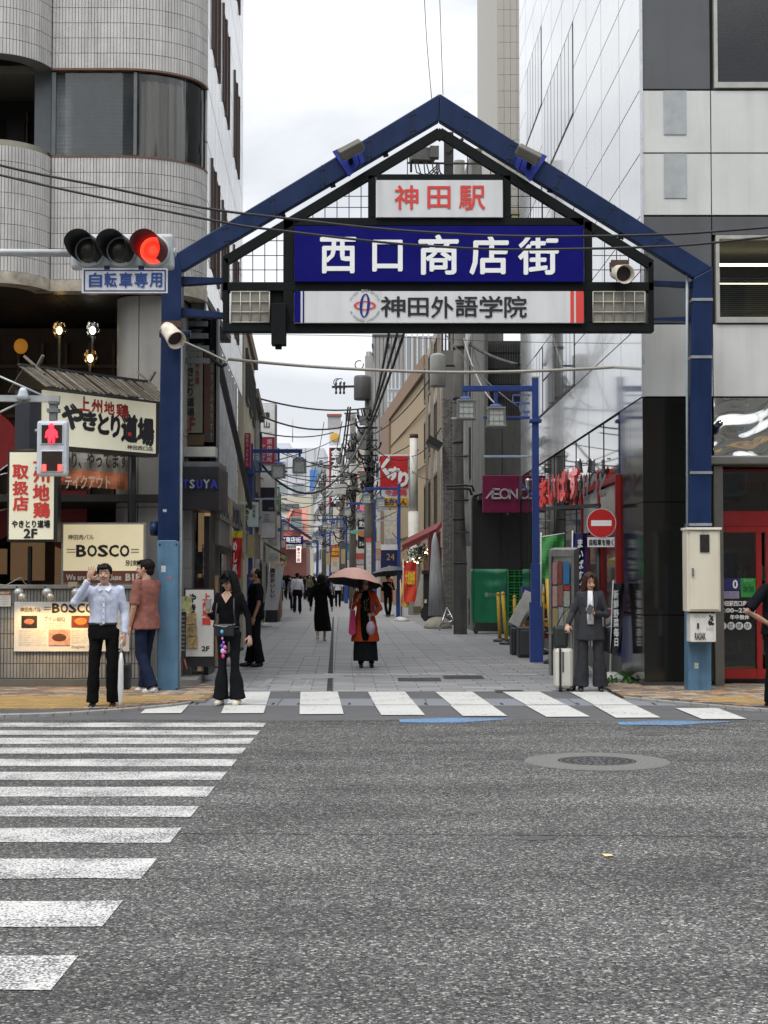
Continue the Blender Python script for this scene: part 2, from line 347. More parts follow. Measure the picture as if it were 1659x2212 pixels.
# crosswalk over the mouth of the shopping street
for k in range(-1, 7):
    X = -2.03+.906*k; w = .5; D1, D0 = 20.8, 17.5-.11*max(k,0); sl = -.05
    if k == -1: D1, D0 = 19.0, 17.5; w = .47
    if k == 6: D1, D0 = 18.2, 16.8
    f = lambda x, D: (x+(D-20.8)*sl*(1 if k < 5 else .2), D, .012)
    cut = [D0, D1] if k in (-1, 6) else [D0, 18.62, 18.66, D1]
    for j in range(0, len(cut), 2):
        MB().quad(f(X+random.uniform(0,.02),cut[j]), f(X+w,cut[j]+random.uniform(0,.04)), f(X+w,cut[j+1]), f(X,cut[j+1]-random.uniform(0,.04))).build('crosswalk_stripe', M_pw2, road)
M_conc = mat('gutter_concrete', (.17,.18,.20), .8, var=.12, scale=9, bump=.3)
q = [((-2.5+.605*k+.3, 19.15, -.045), (.6, 1.05, .1), 0) for k in range(0, 14)]
for c, sz, rz in q:
    o = MB().obox(c, (sz[0]-.012, sz[1], sz[2]-.0), None); o.build('gutter_slab', M_conc, road)
for k in range(26):        # slots in the gutter covers, beside the white bars
    MB().box(-2.3+.31*k, -2.3+.31*k+.035, 18.75, 19.0, .0055, .0075).build('drain_slot', mat('slot_dark', (.02,.02,.02), .9), road)
for (x0, x1, y0, y1) in ((862,1110,1551,1562), (1335,1590,1557,1567)):   # blue cycle arrows on the road
    a = gp(x0, (y0+y1)/2-2); c = gp(x1, (y0+y1)/2-3); t = gp((x0+x1)/2, y0); u = gp((x0+x1)/2-20, y1)
    MB().quad((a.x,a.y,.004),(u.x-.5,u.y+.05,.004),(u.x+.1,u.y,.004),(c.x,c.y,.004),(c.x-.45,t.y-.05,.004),(t.x-.2,t.y,.004)).build('blue_arrow', M_pb, road)
# manhole, cracks
mh = thing('manhole', 'round iron manhole cover in a pale concrete ring on the main road', 'manhole', (1.79, 13.0, 0))
b = MB(); b.lathe((1.79,13.0,0), [(.33,.0045),(.33,.010),(.60,.010),(.61,.002)], 48, sm=False); b.f = [f for f in b.f if len(f) == 4]; b.m = [0]*len(b.f); b.sm = [False]*len(b.f)
b.build('collar', mat('pale_concrete', (.13,.13,.12), .85, var=.4, scale=70, bump=.4), mh)
b = MB(); b.lathe((1.79,13.0,0), [(.315,.002),(.315,.009)], 40)
for r in (.08,.15,.22,.28):
    for j in range(int(r*110)):
        a = 2*pi*j/int(r*110); b.obox((1.79+r*cos(a), 13.0+r*sin(a), .011), (.03,.018,.006), Matrix.Rotation(a, 3, 'Z'))
b.build('cover', mat('cast_iron', (.10,.10,.10), .55, .6, .2, 20), mh)
b = MB(); b.lathe((1.79,13.0,0), [(.332,.002),(.332,.0044)], 40); b.build('gap', mat('slot_dark', (.02,.02,.02), .9), mh)
M_crack = mat('crack', (.02,.02,.02), .95)
def crack(pts, w=.012, name='crack'):
    b = MB(); P = []
    for (x, y), (x2, y2) in zip(pts, pts[1:]):
        a, c = gp(x, y), gp(x2, y2); n = max(2, int((a-c).length/.08))
        for k in range(n): t = k/n; P.append(V((a.x+(c.x-a.x)*t, a.y+(c.y-a.y)*t+random.gauss(0, .008), .003)))
    P.append(gp(*pts[-1], .003))
    vs = []
    for p in P: ww = w*random.uniform(.3, 1); vs += [p-V((0, ww/2, 0)), p+V((0, ww/2, 0))]
    b.add(vs, [(2*k, 2*k+2, 2*k+3, 2*k+1) for k in range(len(P)-1)]); b.build(name, M_crack, road)
crack([(500,1640),(1135,1640)]); crack([(1442,1642),(1700,1644)]); crack([(380,1801),(900,1803),(1300,1806),(1700,1809)], .016)
crack([(560,1560),(900,1557),(1180,1560),(1400,1567),(1660,1582)], .03)
crack([(-20,1617),(90,1583),(170,1562)], .05)
b = MB()      # crushed leaf and light specks of grit lying on the road
b.quad(gp(1300,1846,.006), gp(1320,1847,.006), gp(1325,1851,.006), gp(1306,1852,.006)); b.build('leaf', mat('dry_leaf', (.55,.48,.22), .7), None, label='small dry yellow leaf lying on the main road', cat='leaf')
# ---------------------------------------------------------------- shopping street paving
def vpx(D):        # drift of the street axis: it bends left beyond the first houses
    return -.028*(D-21) if D < 60 else -.028*39-.0715*(D-60)
pav = struct('street_paving', (0, 21, 0))
M_pav = [mat('paver_grey_%d' % i, c, .72, var=.12, scale=5, bump=.25, rand=.10) for i, c in enumerate([(.235,.237,.238), (.255,.257,.258), (.215,.217,.22)])]
MB().quad((-9,20.9,-.012),(9,20.9,-.012),(8,60,-.012),(-9,60,-.012)).build('bed', mat('paver_joint', (.07,.072,.075), .9), pav)
MB().quad((-9,60,-.013),(9,60,-.013),(0,240,-.013),(-24,240,-.013)).build('bed', mat('far_paving', (.245,.247,.25), .75, var=.15, scale=1.5), pav)
L = []
D = 20.92
while D < 60:
    h = .30 if D < 44 else .6; w = .60 if D < 30 else .9
    off = (int(D*10) % 2)*w/2
    c = vpx(D); x = -5.2+c+off
    while x < 5.6+c:
        L.append(((x+w/2, D+h/2, -.01), (w-.012, h-.010, .03+.003*random.random()), 0)); x += w
    D += h
pieces(pav, 'paving_stone', L, M_pav, 300, key=lambda q: q[0][1]*10+abs(q[0][0]))
# darker run of narrow slabs with the rain channel along the street
b = MB(); b.add([(-.78,21.0,.0065),(-.70,21.0,.0065),(-1.95,60,.0065),(-2.0,60,.0065)], [(0,1,2,3)]); b.build('channel', mat('slot_dark', (.02,.02,.02), .9), pav)
for (a, c) in ((700,770),(780,828),(835,905),(912,985),(990,1028),(1080,1160)):
    p, r = gp(a, 1457), gp(c, 1458); MB().quad((p.x,p.y-.09,.009),(r.x,r.y-.09,.009),(r.x,r.y+.09,.009),(p.x,p.y+.09,.009)).build('white_line', M_pw2, pav)
for (x0, x1, y0, y1) in ((571,578,1468,1487),(655,667,1468,1487),(580,652,1485,1487),(583,650,1467,1468.5)):
    a, c = gp(x0, y1), gp(x1, y0); MB().quad((a.x,a.y,.0075),(c.x,a.y,.0075),(c.x,c.y,.0075),(a.x,c.y,.0075)).build('cover_frame', mat('steel_trim', (.35,.36,.37), .4, .8), pav)
for (x, y, w, h) in ((1100,1494,28,2.5),(1340-340,1464,40,4),(905,1469,45,4)):
    a = gp(x-w, y+h); c = gp(x+w, y-h); MB().quad((a.x,a.y,.0078),(c.x,a.y,.0078),(c.x,c.y,.0078),(a.x,c.y,.0078)).build('drain_grate', mat('grate', (.035,.035,.035), .7, .3), pav)
b = MB(); cc = gp(668, 1462); b.lathe((cc.x, cc.y, 0), [(.55,.004),(.55,.0095)], 36); b.build('round_cover', mat('pale_cover', (.26,.27,.27), .6, var=.15, scale=12), pav)
# ---------------------------------------------------------------- sidewalks with brick paving
M_br = [mat('walk_brick_%d' % i, c, .8, var=.15, scale=8, bump=.3, rand=.14) for i, c in enumerate([(.27,.18,.11), (.18,.14,.11), (.36,.31,.24), (.12,.10,.09), (.36,.22,.12)])]
M_yl = [mat('tactile_yellow_%d' % i, c, .75, var=.12, scale=8, rand=.1) for i, c in enumerate([(.36,.23,.075), (.31,.205,.08)])]
M_kerb = mat('kerb_stone', (.26,.255,.24), .75, var=.15, scale=7, bump=.3)
def walk(xa, xb, edge, name):
    s = struct(name, ((xa+xb)/2, 19.5, 0))
    n = 40; H = .035
    xs = [xa+(xb-xa)*k/n for k in range(n+1)]
    b = MB(); vs = [(x, edge(x), H-.006) for x in xs]+[(x, 21.9, H-.006) for x in xs]
    b.add(vs, [(k, k+1, k+n+2, k+n+1) for k in range(n)]); b.build('bed', mat('paver_joint', (.07,.072,.075), .9), s)
    b = MB()
    for k in range(n):
        x0, x1 = xs[k]+.004, xs[k+1]-.004; e0, e1 = edge(x0), edge(x1)
        b.add([(x0,e0-.15,-.02),(x1,e1-.15,-.02),(x1,e1,-.02),(x0,e0,-.02),(x0,e0-.15,H),(x1,e1-.15,H),(x1,e1,H+.003),(x0,e0,H+.003)],
              [(4,5,6,7),(0,1,5,4),(1,2,6,5),(2,3,7,6),(3,0,4,7)])
    b.build('kerb', M_kerb, s)
    L1, L2 = [], []
    D = 17.8; r = 0
    while D < 21.85:
        x = xa+(r % 2)*.1
        while x < xb:
            e = max(edge(x), edge(min(x+.2, xb)))
            if D > e+.01:
                yl = e+.40 < D < (19.65 if xa < 0 else min(e+1.5, 19.6)) and (xa < 0 or x > 3.9)
                (L2 if yl else L1).append(((x+.1, D+.05, H-.008), (.193, .093, .03+.002*random.random()), 0))
            x += .2
        D += .1; r += 1
    random.shuffle(L1); random.shuffle(L2)
    kx = lambda q: abs(q[0][0]) if name else 0
    pieces(s, 'brick', L1, M_br, 300); pieces(s, 'tactile_brick', L2, M_yl, 300)
    return s
def edgeL(x):
    # kerb sweeps from the main road round into the shopping street
    return 17.15 if x < -4.4 else 17.15+((x+4.4)/2.0)**2*1.6 if x < -2.4 else 18.75+(x+2.4)*3
def edgeR(x):
    t = (5.6-x); return 17.2 if t < 0 else 17.2+min(3.6, (t/2.6)**1.7*2.6)
walk(-9, -2.35, edgeL, 'sidewalk'); walk(3.05, 9.5, edgeR, 'sidewalk')
# ================================================================ entrance gate of the shopping street
GD = 20.6
M_navy = mat('navy_paint', (.005,.019,.070), .42, var=.14, scale=3, dirt=.25, spec=.3)
M_lblue = mat('light_blue_paint', (.075,.17,.27), .6, var=.14, scale=5, dirt=.4)
M_dark = mat('dark_steel', (.006,.008,.008), .6, spec=.15, var=.2, scale=8, dirt=.2)
M_royal = mat('royal_blue_sign', (.002,.002,.125), .45, spec=.15, var=.08, scale=3)
M_wpan = mat('white_sign', (.62,.63,.63), .45, var=.04, scale=2, dirt=.12)
M_white = mat('white_letter', (.80,.81,.80), .5, var=.02)
M_redl = mat('red_letter', (.62,.05,.04), .5, var=.03)
M_black = mat('black_letter', (.012,.010,.014), .5)
M_navyl = mat('navy_letter', (.01,.01,.16), .5)
gate = thing('entrance_gate', 'tall blue steel gate with a pitched beam spanning the mouth of the shopping street', 'gate', (.72, GD, 0))
def P(x, y, D=GD): return wp(x, y, D)
def tilt(pts, off): return MB().prism(pts, off)
T = .30
tilt([P(340,1168),P(384,1168),P(392,586),P(382,546),P(350,565)], (0,T,0)).build('post', M_navy, gate, bevel=.012)
tilt([P(339,1497),P(384,1497),P(385.5,1168.5),P(339.5,1168.5)], (0,T,0)).build('post_foot', M_lblue, gate, bevel=.012)
tilt([P(1488,1215),P(1536,1215),P(1540,578),P(1499,600),P(1494,700)], (0,T,0)).build('post', M_navy, gate, bevel=.012)
tilt([P(1487,1504),P(1537,1504),P(1536.5,1216),P(1487.5,1216)], (0,T,0)).build('post_foot', M_lblue, gate, bevel=.012)
tilt([P(340,1500),P(384,1500),P(384,1492),P(340,1492)], (0,T+.03,0)).build('base_plate', M_dark, gate)
tilt([P(382,546),P(392,586),P(948,260),P(950,202)], (0,.15,0)).build('beam', M_navy, gate, bevel=.012)
tilt([P(950.4,202),P(948.4,260),P(1499,600),P(1540,578)], (0,.15,0)).build('beam', M_navy, gate, bevel=.012)
for y, x0, x1 in ((648,1496,1538),(772,1494,1537),(1022,1492,1537),(1134,1490,1536)):     # silver strips round the right post
    a, c = P(x0, y), P(x1, y-2); MB().box(a.x-.01, c.x+.01, GD-.012, GD+T+.01, a.z-.012, c.z+.012).build('strip', mat('bare_steel', (.5,.52,.55), .3, .8), gate)
# welds, splice plates and bolt heads that break up the smooth steel
M_weld = mat('weld_line', (.004,.014,.05), .6); M_bolt = mat('bolt_head', (.03,.04,.07), .4, .6)
for f in (.18,.36,.55,.73,.9):
    for (a, c), (d, e) in ((((382,546),(392,586)),((950,202),(948,260))), (((1540,578),(1499,600)),((950.4,202),(948.4,260)))):
        x0, y0 = a[0]+(d[0]-a[0])*f, a[1]+(d[1]-a[1])*f; x1, y1 = c[0]+(e[0]-c[0])*f, c[1]+(e[1]-c[1])*f
        MB().beam(P(x0,y0,GD-.002), P(x1,y1,GD-.002), .014, .010).build('weld_seam', M_weld, gate)
        for g_ in (.2,.8):
            for o_ in (-4, 4): MB().lathe(P(x0+(x1-x0)*g_+o_,y0+(y1-y0)*g_-o_*.3*(1 if x0 < 950 else -1),GD), [(.014,0),(.012,.012)], 6, ax=(0,-1,0)).build('bolt', M_bolt, gate)
for x in (345,381,1492,1534):
    for y in (1176,1162,1488): MB().lathe(P(x+(2 if y < 1170 else 0),y if x < 900 else y+40 if y != 1488 else 1495,GD), [(.014,0),(.012,.012)], 6, ax=(0,-1,0)).build('bolt', M_bolt, gate)
for x0, y0, x1, y1, c_ in ((348,1222,358,1236,(.45,.47,.48)),(362,1246,369,1252,(.35,.15,.12)),(1500,1432,1509,1444,(.42,.42,.38)),(352,1100,360,1106,(.30,.32,.36))): MB().pbox(x0,y0,x1,y1,GD-.0025,.002).build('sticker_scrap', mat('scrap_%d' % x0, c_, .7, var=.4, scale=40), gate)
for x, y, w in ((361,1168,40),(1512,1216,44)): MB().pbox(x-w/2+1,y-1,x+w/2,y+1.4,GD-.003,.004).build('paint_edge', mat('edge_chalk', (.18,.30,.42), .7, var=.4, scale=30), gate)
# conduit on the right post's left edge and left post's right edge
MB().tube([P(1484,590,GD+.1),P(1484,760,GD+.1),P(1485,1140,GD+.1)], .018, 8).build('conduit', mat('pale_conduit', (.35,.40,.42), .5), gate)
MB().tube([P(391,740,GD+.1),P(390,1160,GD+.1),P(387,1480,GD+.1)], .022, 8).build('conduit', mat('pale_conduit', (.35,.40,.42), .5), gate)
# horizontal arms that carry the sign frame
for pts in ([(392,597),(482,600),(482,609),(392,615)], [(392,664),(482,675),(482,686),(392,682)],
            [(1412,606),(1498,609),(1498,619),(1412,614)], [(1412,687),(1496,683),(1496,695),(1412,692)]):
    tilt([P(x, y, GD+.1) for x, y in pts], (0,.16,0)).build('arm', M_navy, gate)
# dark sign frame
FD = GD+.02; FT = .20
def fbar(x0, y0, x1, y1, nm='frame_bar', dy=0, ft=FT):
    a = P(x0, y0, FD+dy); c = P(x1, y1, FD+dy); return MB().box(a.x, c.x, FD+dy, FD+dy+ft, c.z, a.z).build(nm, M_dark, gate, bevel=.006)
for q in ((481,698,1413,716),(481,609,1413,628),(481.5,557,492.5,697.5),(1400.5,566,1413,697.5),(612,472,635,608.5),(1262,478,1280,608.5),(612,628.5,634,697.5),(1262.5,628.5,1280,697.5),
          (636,470,1261.5,487),(795,378,812,469.5),(1087.5,378,1104,469.5),(812.5,376,1087,388)): fbar(*q)
for a_, b_ in (((486,563),(950.2,284.5)), ((949.4,284.5),(1408,571))):
    p, q = P(*a_, FD), P(*b_, FD); d = V((q.x-p.x, 0, q.z-p.z)).normalized(); n = V((-d.z, 0, d.x))*.062
    MB().prism([p-n, q-n, q+n, p+n], (0,.10,0)).build('frame_rafter', M_dark, gate)
for x, y, dx, dy in ((612,468,-6,-16),(834,338,-6,-14),(1072,335,6,-14),(1187,415,6,-14),(1340,515,6,-14),(720,404,-6,-14)):
    MB().beam(P(x, y, FD+.05), P(x+dx, y+dy-8, FD+.05), .07, .07).build('stub', M_dark, gate)
fbar(583.5,629,611.5,697,'filler_panel',.06,.1); MB().prism([P(936,292,FD-.004),P(950,276,FD-.004),P(964,292,FD-.004),P(950,302,FD-.004)], (0,.10,0)).build('ridge_plate', M_dark, gate)
# wire mesh in the open fields
M_wire = mat('thin_wire', (.06,.06,.07), .5, .5)
b = MB()
def inside(x, y): return y > (557-(x-484)*.596 if x < 950 else 282+(x-953)*.62)+10
for x in range(520, 612, 26):
    y0 = 557-(x-484)*.596; b.tube([P(x, y0, FD+.2), P(x, 609, FD+.2)], .006, 4)
for y in (520,552,583): x0 = max(492, 484+(557-y)/.596); b.tube([P(x0, y, FD+.2), P(612, y, FD+.2)], .006, 4)
for x in (650,676,702,728,754,780): b.tube([P(x, 557-(x-484)*.596, FD+.2), P(x, 470, FD+.2)], .006, 4)
for y in (424,448): b.tube([P(484+(557-y)/.596, y, FD+.2), P(795, y, FD+.2)], .006, 4)
for x in (880,960,1010,1060): b.tube([P(x, 557-(x-484)*.596 if x < 950 else 282+(x-953)*.62, FD+.2), P(x, 377, FD+.2)], .006, 4)
for x in (1120,1146,1172,1198): b.tube([P(x, 282+(x-953)*.62, FD+.2), P(x, 470, FD+.2)], .006, 4)
for y in (424,448): b.tube([P(1104, y, FD+.2), P(min(1262, 953+(y-282)/.62), y, FD+.2)], .006, 4)
for x in (1306,1332,1358,1384): b.tube([P(x, 282+(x-953)*.62, FD+.2), P(x, 609, FD+.2)], .006, 4)
for y in (552,583): b.tube([P(1280, y, FD+.2), P(1400, y, FD+.2)], .006, 4)
b.build('wire_mesh', M_wire, gate, kind='stuff')
# sign panels
MB().pbox(813,389,1086,469,GD-.03,.12).build('station_panel', M_wpan, gate)
MB().pbox(636,488,1261,608,GD-.04,.12).build('street_panel', M_royal, gate)
MB().pbox(636,629,1261,697,GD-.04,.12).build('school_panel', M_wpan, gate)
for x0, x1, m_ in ((636,649,M_royal),(654,657,M_royal),(1232,1240,M_redl),(1244,1261,M_redl)): MB().pbox(x0,629,x1,697,GD-.045,.003).build('stripe', m_, gate)
def chars(s, boxes, D, mt, par, bold, gap=.008):
    for ch, (x0, y0, x1, y1) in zip(s, boxes): ptext(ch, x0, y0, x1, y1, D, mt, par, bold=bold, gap=gap)
chars('神田駅', [(853,401,903,452),(924,403,972,450),(992,402,1047,453)], GD-.03, M_redl, gate, .016)
chars('西口商店街', [(693,514,768,589),(806,520,868,585),(906,509,989,592),(1016,511,1097,592),(1121,512,1205,592)], GD-.04, M_white, gate, .022)
chars('神田外語学院', [(823,641,875,684),(882,644,925,683),(932,641,979,687),(984,640,1031,684),(1036,640,1085,686),(1090,640,1137,686)], GD-.04, M_black, gate, .016, .010)
# ring emblem
def ring_mark(cx, cy, rx, ry, th, mt, dy, rot=0):
    b = MB(); n = 40; vs = []
    for j in range(n):
        a = 2*pi*j/n; w = th*(.55+.45*abs(cos(a)))
        for k in (1, 0):
            x = (rx-k*w)*cos(a); y = (ry-k*w*.8)*sin(a); X = x*cos(rot)-y*sin(rot); Y = x*sin(rot)+y*cos(rot); vs.append(wp(cx+X, cy+Y, GD-.05-dy))
    b.add(vs, [(2*j, 2*j+1, (2*j+3) % (2*n), (2*j+2) % (2*n)) for j in range(n)]); b.build('emblem', mt, gate)
ring_mark(788,660,24,10,5,M_redl,.0,.0); ring_mark(788,660,11,26,6,M_navyl,.002,.08)
M_gl = mat('grey_letter', (.35,.35,.36), .6)
for s_, a0, a1, rr in (('KANDA INSTITUTE', 205, 335, 33), ('OF FOREIGN LANGUAGES', 155, 25, 33)):
    for k, ch in enumerate(s_):
        if ch == ' ': continue
        a = R(a0+(a1-a0)*k/(len(s_)-1)); x, y = 788+rr*cos(a), 660+rr*.98*sin(a)
        ptext(ch, x-1.8, y-2.4, x+1.8, y+2.4, GD-.04, M_gl, gate, bold=.01)
# lamp boxes with wire guard
M_box = mat('lamp_diffuser', (.22,.21,.18), .35, var=.2, scale=9)
for x0, x1, n in ((499,582,4),(1281,1393,5)):
    MB().pbox(x0,629,x1,697,GD+.02,.25).build('lamp_box', M_box, gate)
    b = MB()
    for k in range(n+1): x = x0+(x1-x0)*k/n; b.tube([P(x,630,GD+.005), P(x,696,GD+.005)], .008, 5)
    for y in (630,652,674,696): b.tube([P(x0,y,GD+.005), P(x1,y,GD+.005)], .008, 5)
    b.build('wire_guard', mat('guard_wire', (.45,.43,.36), .5, .3), gate)
fbar(586,655,617,744,'sensor_box',-.1,.2); fbar(594,744,608,753,'sensor_eye',-.05,.1)
# dark floodlights on the beam
for i, (x, y, s_) in enumerate(((752,335,1),(1148,345,-1))):
    fl = thing('floodlight', 'floodlight on a blue mounting plate on the %s slope of the gate beam' % ('left' if s_ > 0 else 'right'), 'floodlight', P(x, y, GD-.1), 'floodlights on the gate beam')
    MB().prism([P(x+s_*a, y+c, GD-.04) for a, c in ((-34,-8),(22,-34),(36,14),(2,46))], (0,.03,0)).build('plate', mat('plate_blue', (.015,.03,.25), .4), fl)
    p = P(x+s_*6, y-12, GD-.28)
    M3 = Matrix.Rotation(R(-28*s_), 3, 'Y') @ Matrix.Rotation(R(30), 3, 'X')
    MB().obox(p, (.34,.2,.13), M3).build('housing', mat('lamp_olive', (.10,.095,.08), .5, var=.2), fl, bevel=.02)
    MB().obox(p+M3@V((0,0,-.072)), (.30,.16,.012), M3).build('lens', glass('lens_glass', (.2,.2,.2)), fl)
    MB().tube([p+V((0,.05,-.05)), P(x+s_*4, y+6, GD-.15), P(x+s_*6, y+16, GD-.05)], .035, 8).build('bracket', M_dark, fl)
    MB().tube([P(x+s_*20, y, GD-.12), P(x+s_*26, y+20, GD-.08), P(x+s_*14, y+34, GD-.07)], .008, 5).build('cable', M_dark, fl)
# white horn loudspeakers
def horn(x, y, D, d, label, s_=1):
    t = thing('loudspeaker', label, 'loudspeaker', P(x, y, D), 'white cylindrical loudspeakers on the gate')
    d = V(d).normalized(); p = P(x, y, D)
    MB().lathe(p-d*.20*s_, [(.055,0),(.10,.03),(.105,.12),(.108,.20),(.122,.32),(.13,.38),(.122,.38),(.10,.30),(.04,.2)], 20, ax=d).build('horn', mat('rusty_white', (.62,.56,.46), .5, var=.25, scale=14), t)
    MB().lathe(p+d*.10*s_, [(.098,0),(.098,.005)], 18, ax=d).build('mouth', mat('dark_mouth', (.03,.02,.02), .8), t)
    b = MB(); b.tube([p-d*.05+V((-.12,0,.02)), p-d*.05+V((-.12,.05,.14)), p-d*.05+V((.05,.08,.14))], .015, 6); b.box(p.x-.12, p.x+.12, D+.05, D+.09, p.z+.10, p.z+.19); b.build('bracket', mat('rust_brown', (.06,.03,.02), .8, var=.4, scale=20), t)
    return t
horn(371,722,GD-.22,(.45,-.65,-.55),'white rust-stained loudspeaker strapped to the left post of the blue gate')
horn(1341,590,GD-.15,(.18,-.9,-.25),'white rust-stained loudspeaker inside the right field of the gate frame')
b = MB(); b.tube([P(345,722,GD+.2),P(412,722,GD+.2)], .05, 10); b.build('collar', M_navy, gate)
b = MB(); b.tube([P(326,1142,GD+.15),P(342,1142,GD+.15)], .10, 14); b.build('round_joint', M_navy, gate)
# white switch cabinets on the right post
cb = thing('switch_cabinet', 'large cream steel cabinet strapped to the right gate post', 'cabinet', P(1521, 1322, GD-.3), 'cabinets on the right gate post')
MB().pbox(1483,1143,1557,1321,GD-.32,.30).build('case', mat('cream_enamel', (.62,.58,.47), .45, var=.05, scale=3, dirt=.08), cb, bevel=.008)
MB().pbox(1490,1147,1554,1317,GD-.335,.014).build('door', mat('cream_enamel', (.62,.58,.47), .45), cb, bevel=.006)
MB().pbox(1482,1139,1559,1144,GD-.36,.36).build('rain_lid', mat('cream_lid', (.72,.70,.62), .45), cb)
MB().pbox(1512,1154,1533,1193,GD-.35,.02).build('meter_window', glass('meter_glass', (.015,.015,.018)), cb, bevel=.005)
MB().pbox(1495,1227,1499,1244,GD-.36,.024).build('latch', mat('latch_grey', (.25,.25,.25), .4, .7), cb)
ptext('電気', 1514, 1147, 1531, 1152, GD-.335, mat('grey_letter', (.35,.35,.36), .6), cb)
cb = thing('meter_box', 'small white box with stickers and black lettering under the large cabinet', 'cabinet', P(1521, 1387, GD-.25), 'cabinets on the right gate post')
MB().pbox(1491,1325,1547,1387,GD-.27,.26).build('case', mat('box_white', (.62,.62,.58), .5, var=.08, scale=8, dirt=.15), cb, bevel=.008)
ptext('RASAK', 1501, 1367, 1524, 1382, GD-.27, M_black, cb, bold=.02)
MB().pbox(1506,1346,1510,1358,GD-.28,.01).build('slot', M_black, cb)
random.seed(3)
b = MB()
for i in range(26):
    x = random.uniform(1531,1541); y = random.uniform(1330,1350); r = random.uniform(1,2.4); b.add([P(x-r,y-r,GD-.272-.0003*i),P(x+r,y-r*.6,GD-.272-.0003*i),P(x+r*.7,y+r,GD-.272-.0003*i),P(x-r,y+r*.8,GD-.272-.0003*i)], [(3,2,1,0)])
b.build('sticker', M_black, cb)
for q in ((1526,1355,1540,1361),(1500,1329,1511,1333),(1515,1330,1524,1334)): MB().pbox(*q,GD-.274,.002).build('sticker', mat('pale_sticker', (.45,.43,.45), .6), cb)
# ---------------------------------------------------------------- overhead wires in front of the gate, and the rope bar behind
M_cab = mat('cable_black', (.015,.015,.018), .6)
def wire(name, label, pts, D, r, mt=M_cab, Ds=None, cat='cable', group=None):
    P3 = [wp(x, y, (Ds[i] if Ds else D)) for i, (x, y) in enumerate(pts)]
    out = []
    for i in range(len(P3)-1):
        p0 = P3[max(i-1,0)]; p1 = P3[i]; p2 = P3[i+1]; p3 = P3[min(i+2,len(P3)-1)]
        for k in range(6):
            t = k/6; out.append(.5*((2*p1)+(p2-p0)*t+(2*p0-5*p1+4*p2-p3)*t*t+(3*p1-p0-3*p2+p3)*t**3))
    out.append(P3[-1])
    return MB().tube(out, r, 6).build(name, mt, None, label=label, cat=cat, group=group)
wire('overhead_cable', 'upper of two black cables crossing before the gate', [(-300,272),(0,357),(248,408),(439,449),(621,472),(844,496),(1107,510),(1421,507),(1659,491),(2000,462)], 18.2, .016)
wire('overhead_cable', 'lower of two black cables crossing before the gate', [(-300,300),(0,378),(248,433),(496,483),(605,498),(803,521),(925,531),(1107,539),(1441,532),(1659,512),(2000,480)], 18.0, .015)
M_rope = mat('banner_bar', (.36,.34,.30), .5, .2)
wire('banner_rope', 'pale sagging bar rope slung between the houses below the gate sign', [(493,776),(650,790),(800,799),(950,804),(1100,803),(1260,797),(1415,787)], 24, .026, M_rope)
wire('guy_wire', 'thin rope tying the pale bar to the house on the right', [(1415,787),(1430,775),(1448,764)], 23, .008, M_rope)
wire('guy_wire', 'frayed pale rope running from the left gate post to the bar', [(392,735),(420,748),(452,762),(486,779),(493,776)], 22, .014, M_rope)
wire('guy_wire', 'left of two thin wires rising into the sky above the gate', [(914,-60),(922,90),(933,218)][::-1], 26, .006, mat('thin_wire', (.06,.06,.07), .5, .5))
wire('guy_wire', 'right of two thin wires rising into the sky above the gate', [(948,-60),(953,90),(957,205)][::-1], 26, .006, mat('thin_wire', (.06,.06,.07), .5, .5))
# ---------------------------------------------------------------- traffic signals
M_sig = mat('signal_grey', (.40,.44,.45), .45, var=.06, dirt=.1); M_hood = mat('hood_black', (.012,.012,.013), .5)
SD = 16.5
ts = thing('traffic_signal', 'horizontal three-lamp traffic signal showing red on a grey arm', 'traffic signal', wp(262, 580, SD))
MB().pbox(152,504,374,580,SD,.14).build('housing', M_sig, ts, bevel=.035)
for i, cx in enumerate((182,250,322)):
    c = wp(cx+11, 543, SD); r = .155
    MB().lathe(c+V((0,0,0)), [(r*1.12,0),(r*1.12,.02),(r,.03)], 28, ax=(0,-1,0)).build('bezel', M_sig, ts)
    on = i == 2
    lt = MB().lathe(c+V((0,-.03,0)), [(r*.86,0),(r*.82,.018),(r*.5,.03),(.001,.034)], 24, ax=(0,-1,0)).build('lens', mat('red_led', (.9,.02,.01), .4, emit=1.0, ecol=(1,.02,.01)) if on else mat('dead_lens', (.03,.028,.02), .25), ts)
    if on:
        b = MB()      # the lit diodes of the lamp, in rings
        for rr_ in range(1, 10):
            for j in range(rr_*6): a = 2*pi*j/(rr_*6); b.ell(c+V((.0155*rr_*cos(a), -.066+.0022*rr_, .0155*rr_*sin(a))), .0042, 5, 4)
        b.build('diode', mat('led_dot', (1,.25,.12), .4, emit=2.2, ecol=(1,.07,.03)), ts, kind='stuff')
    # hood: open cylinder leaning out and to the left, cut away below
    b = MB(); n = 28; L0, L1 = .03, .30; vs = []; off = V((-.065,0,.01))
    for j in range(n+1):
        a = R(-58)+R(296)*j/n      # open at the lower right
        d = V((cos(a), 0, sin(a)))
        ln = L1*(.55+.45*min(1, max(0, (sin(a)+.95)/1.2)))
        k = ln/L1
        vs += [c+d*r+V((0,-L0,0)), c+d*r*1.02+off*k+V((0,-ln,.015)), c+d*(r-.006)+V((0,-L0,0)), c+d*(r*1.02-.006)+off*k+V((0,-ln,.015))]
    b.add(vs, [f for j in range(n) for f in ((4*j, 4*j+1, 4*j+5, 4*j+4), (4*j+2, 4*j+6, 4*j+7, 4*j+3), (4*j+1, 4*j+3, 4*j+7, 4*j+5))])
    for k in range(len(b.sm)): b.sm[k] = True
    b.build('hood', M_hood if not on else mat('hood_red_glow', (.10,.010,.012), .5), ts)  # lit lamp's hood: the red glow is put into its colour
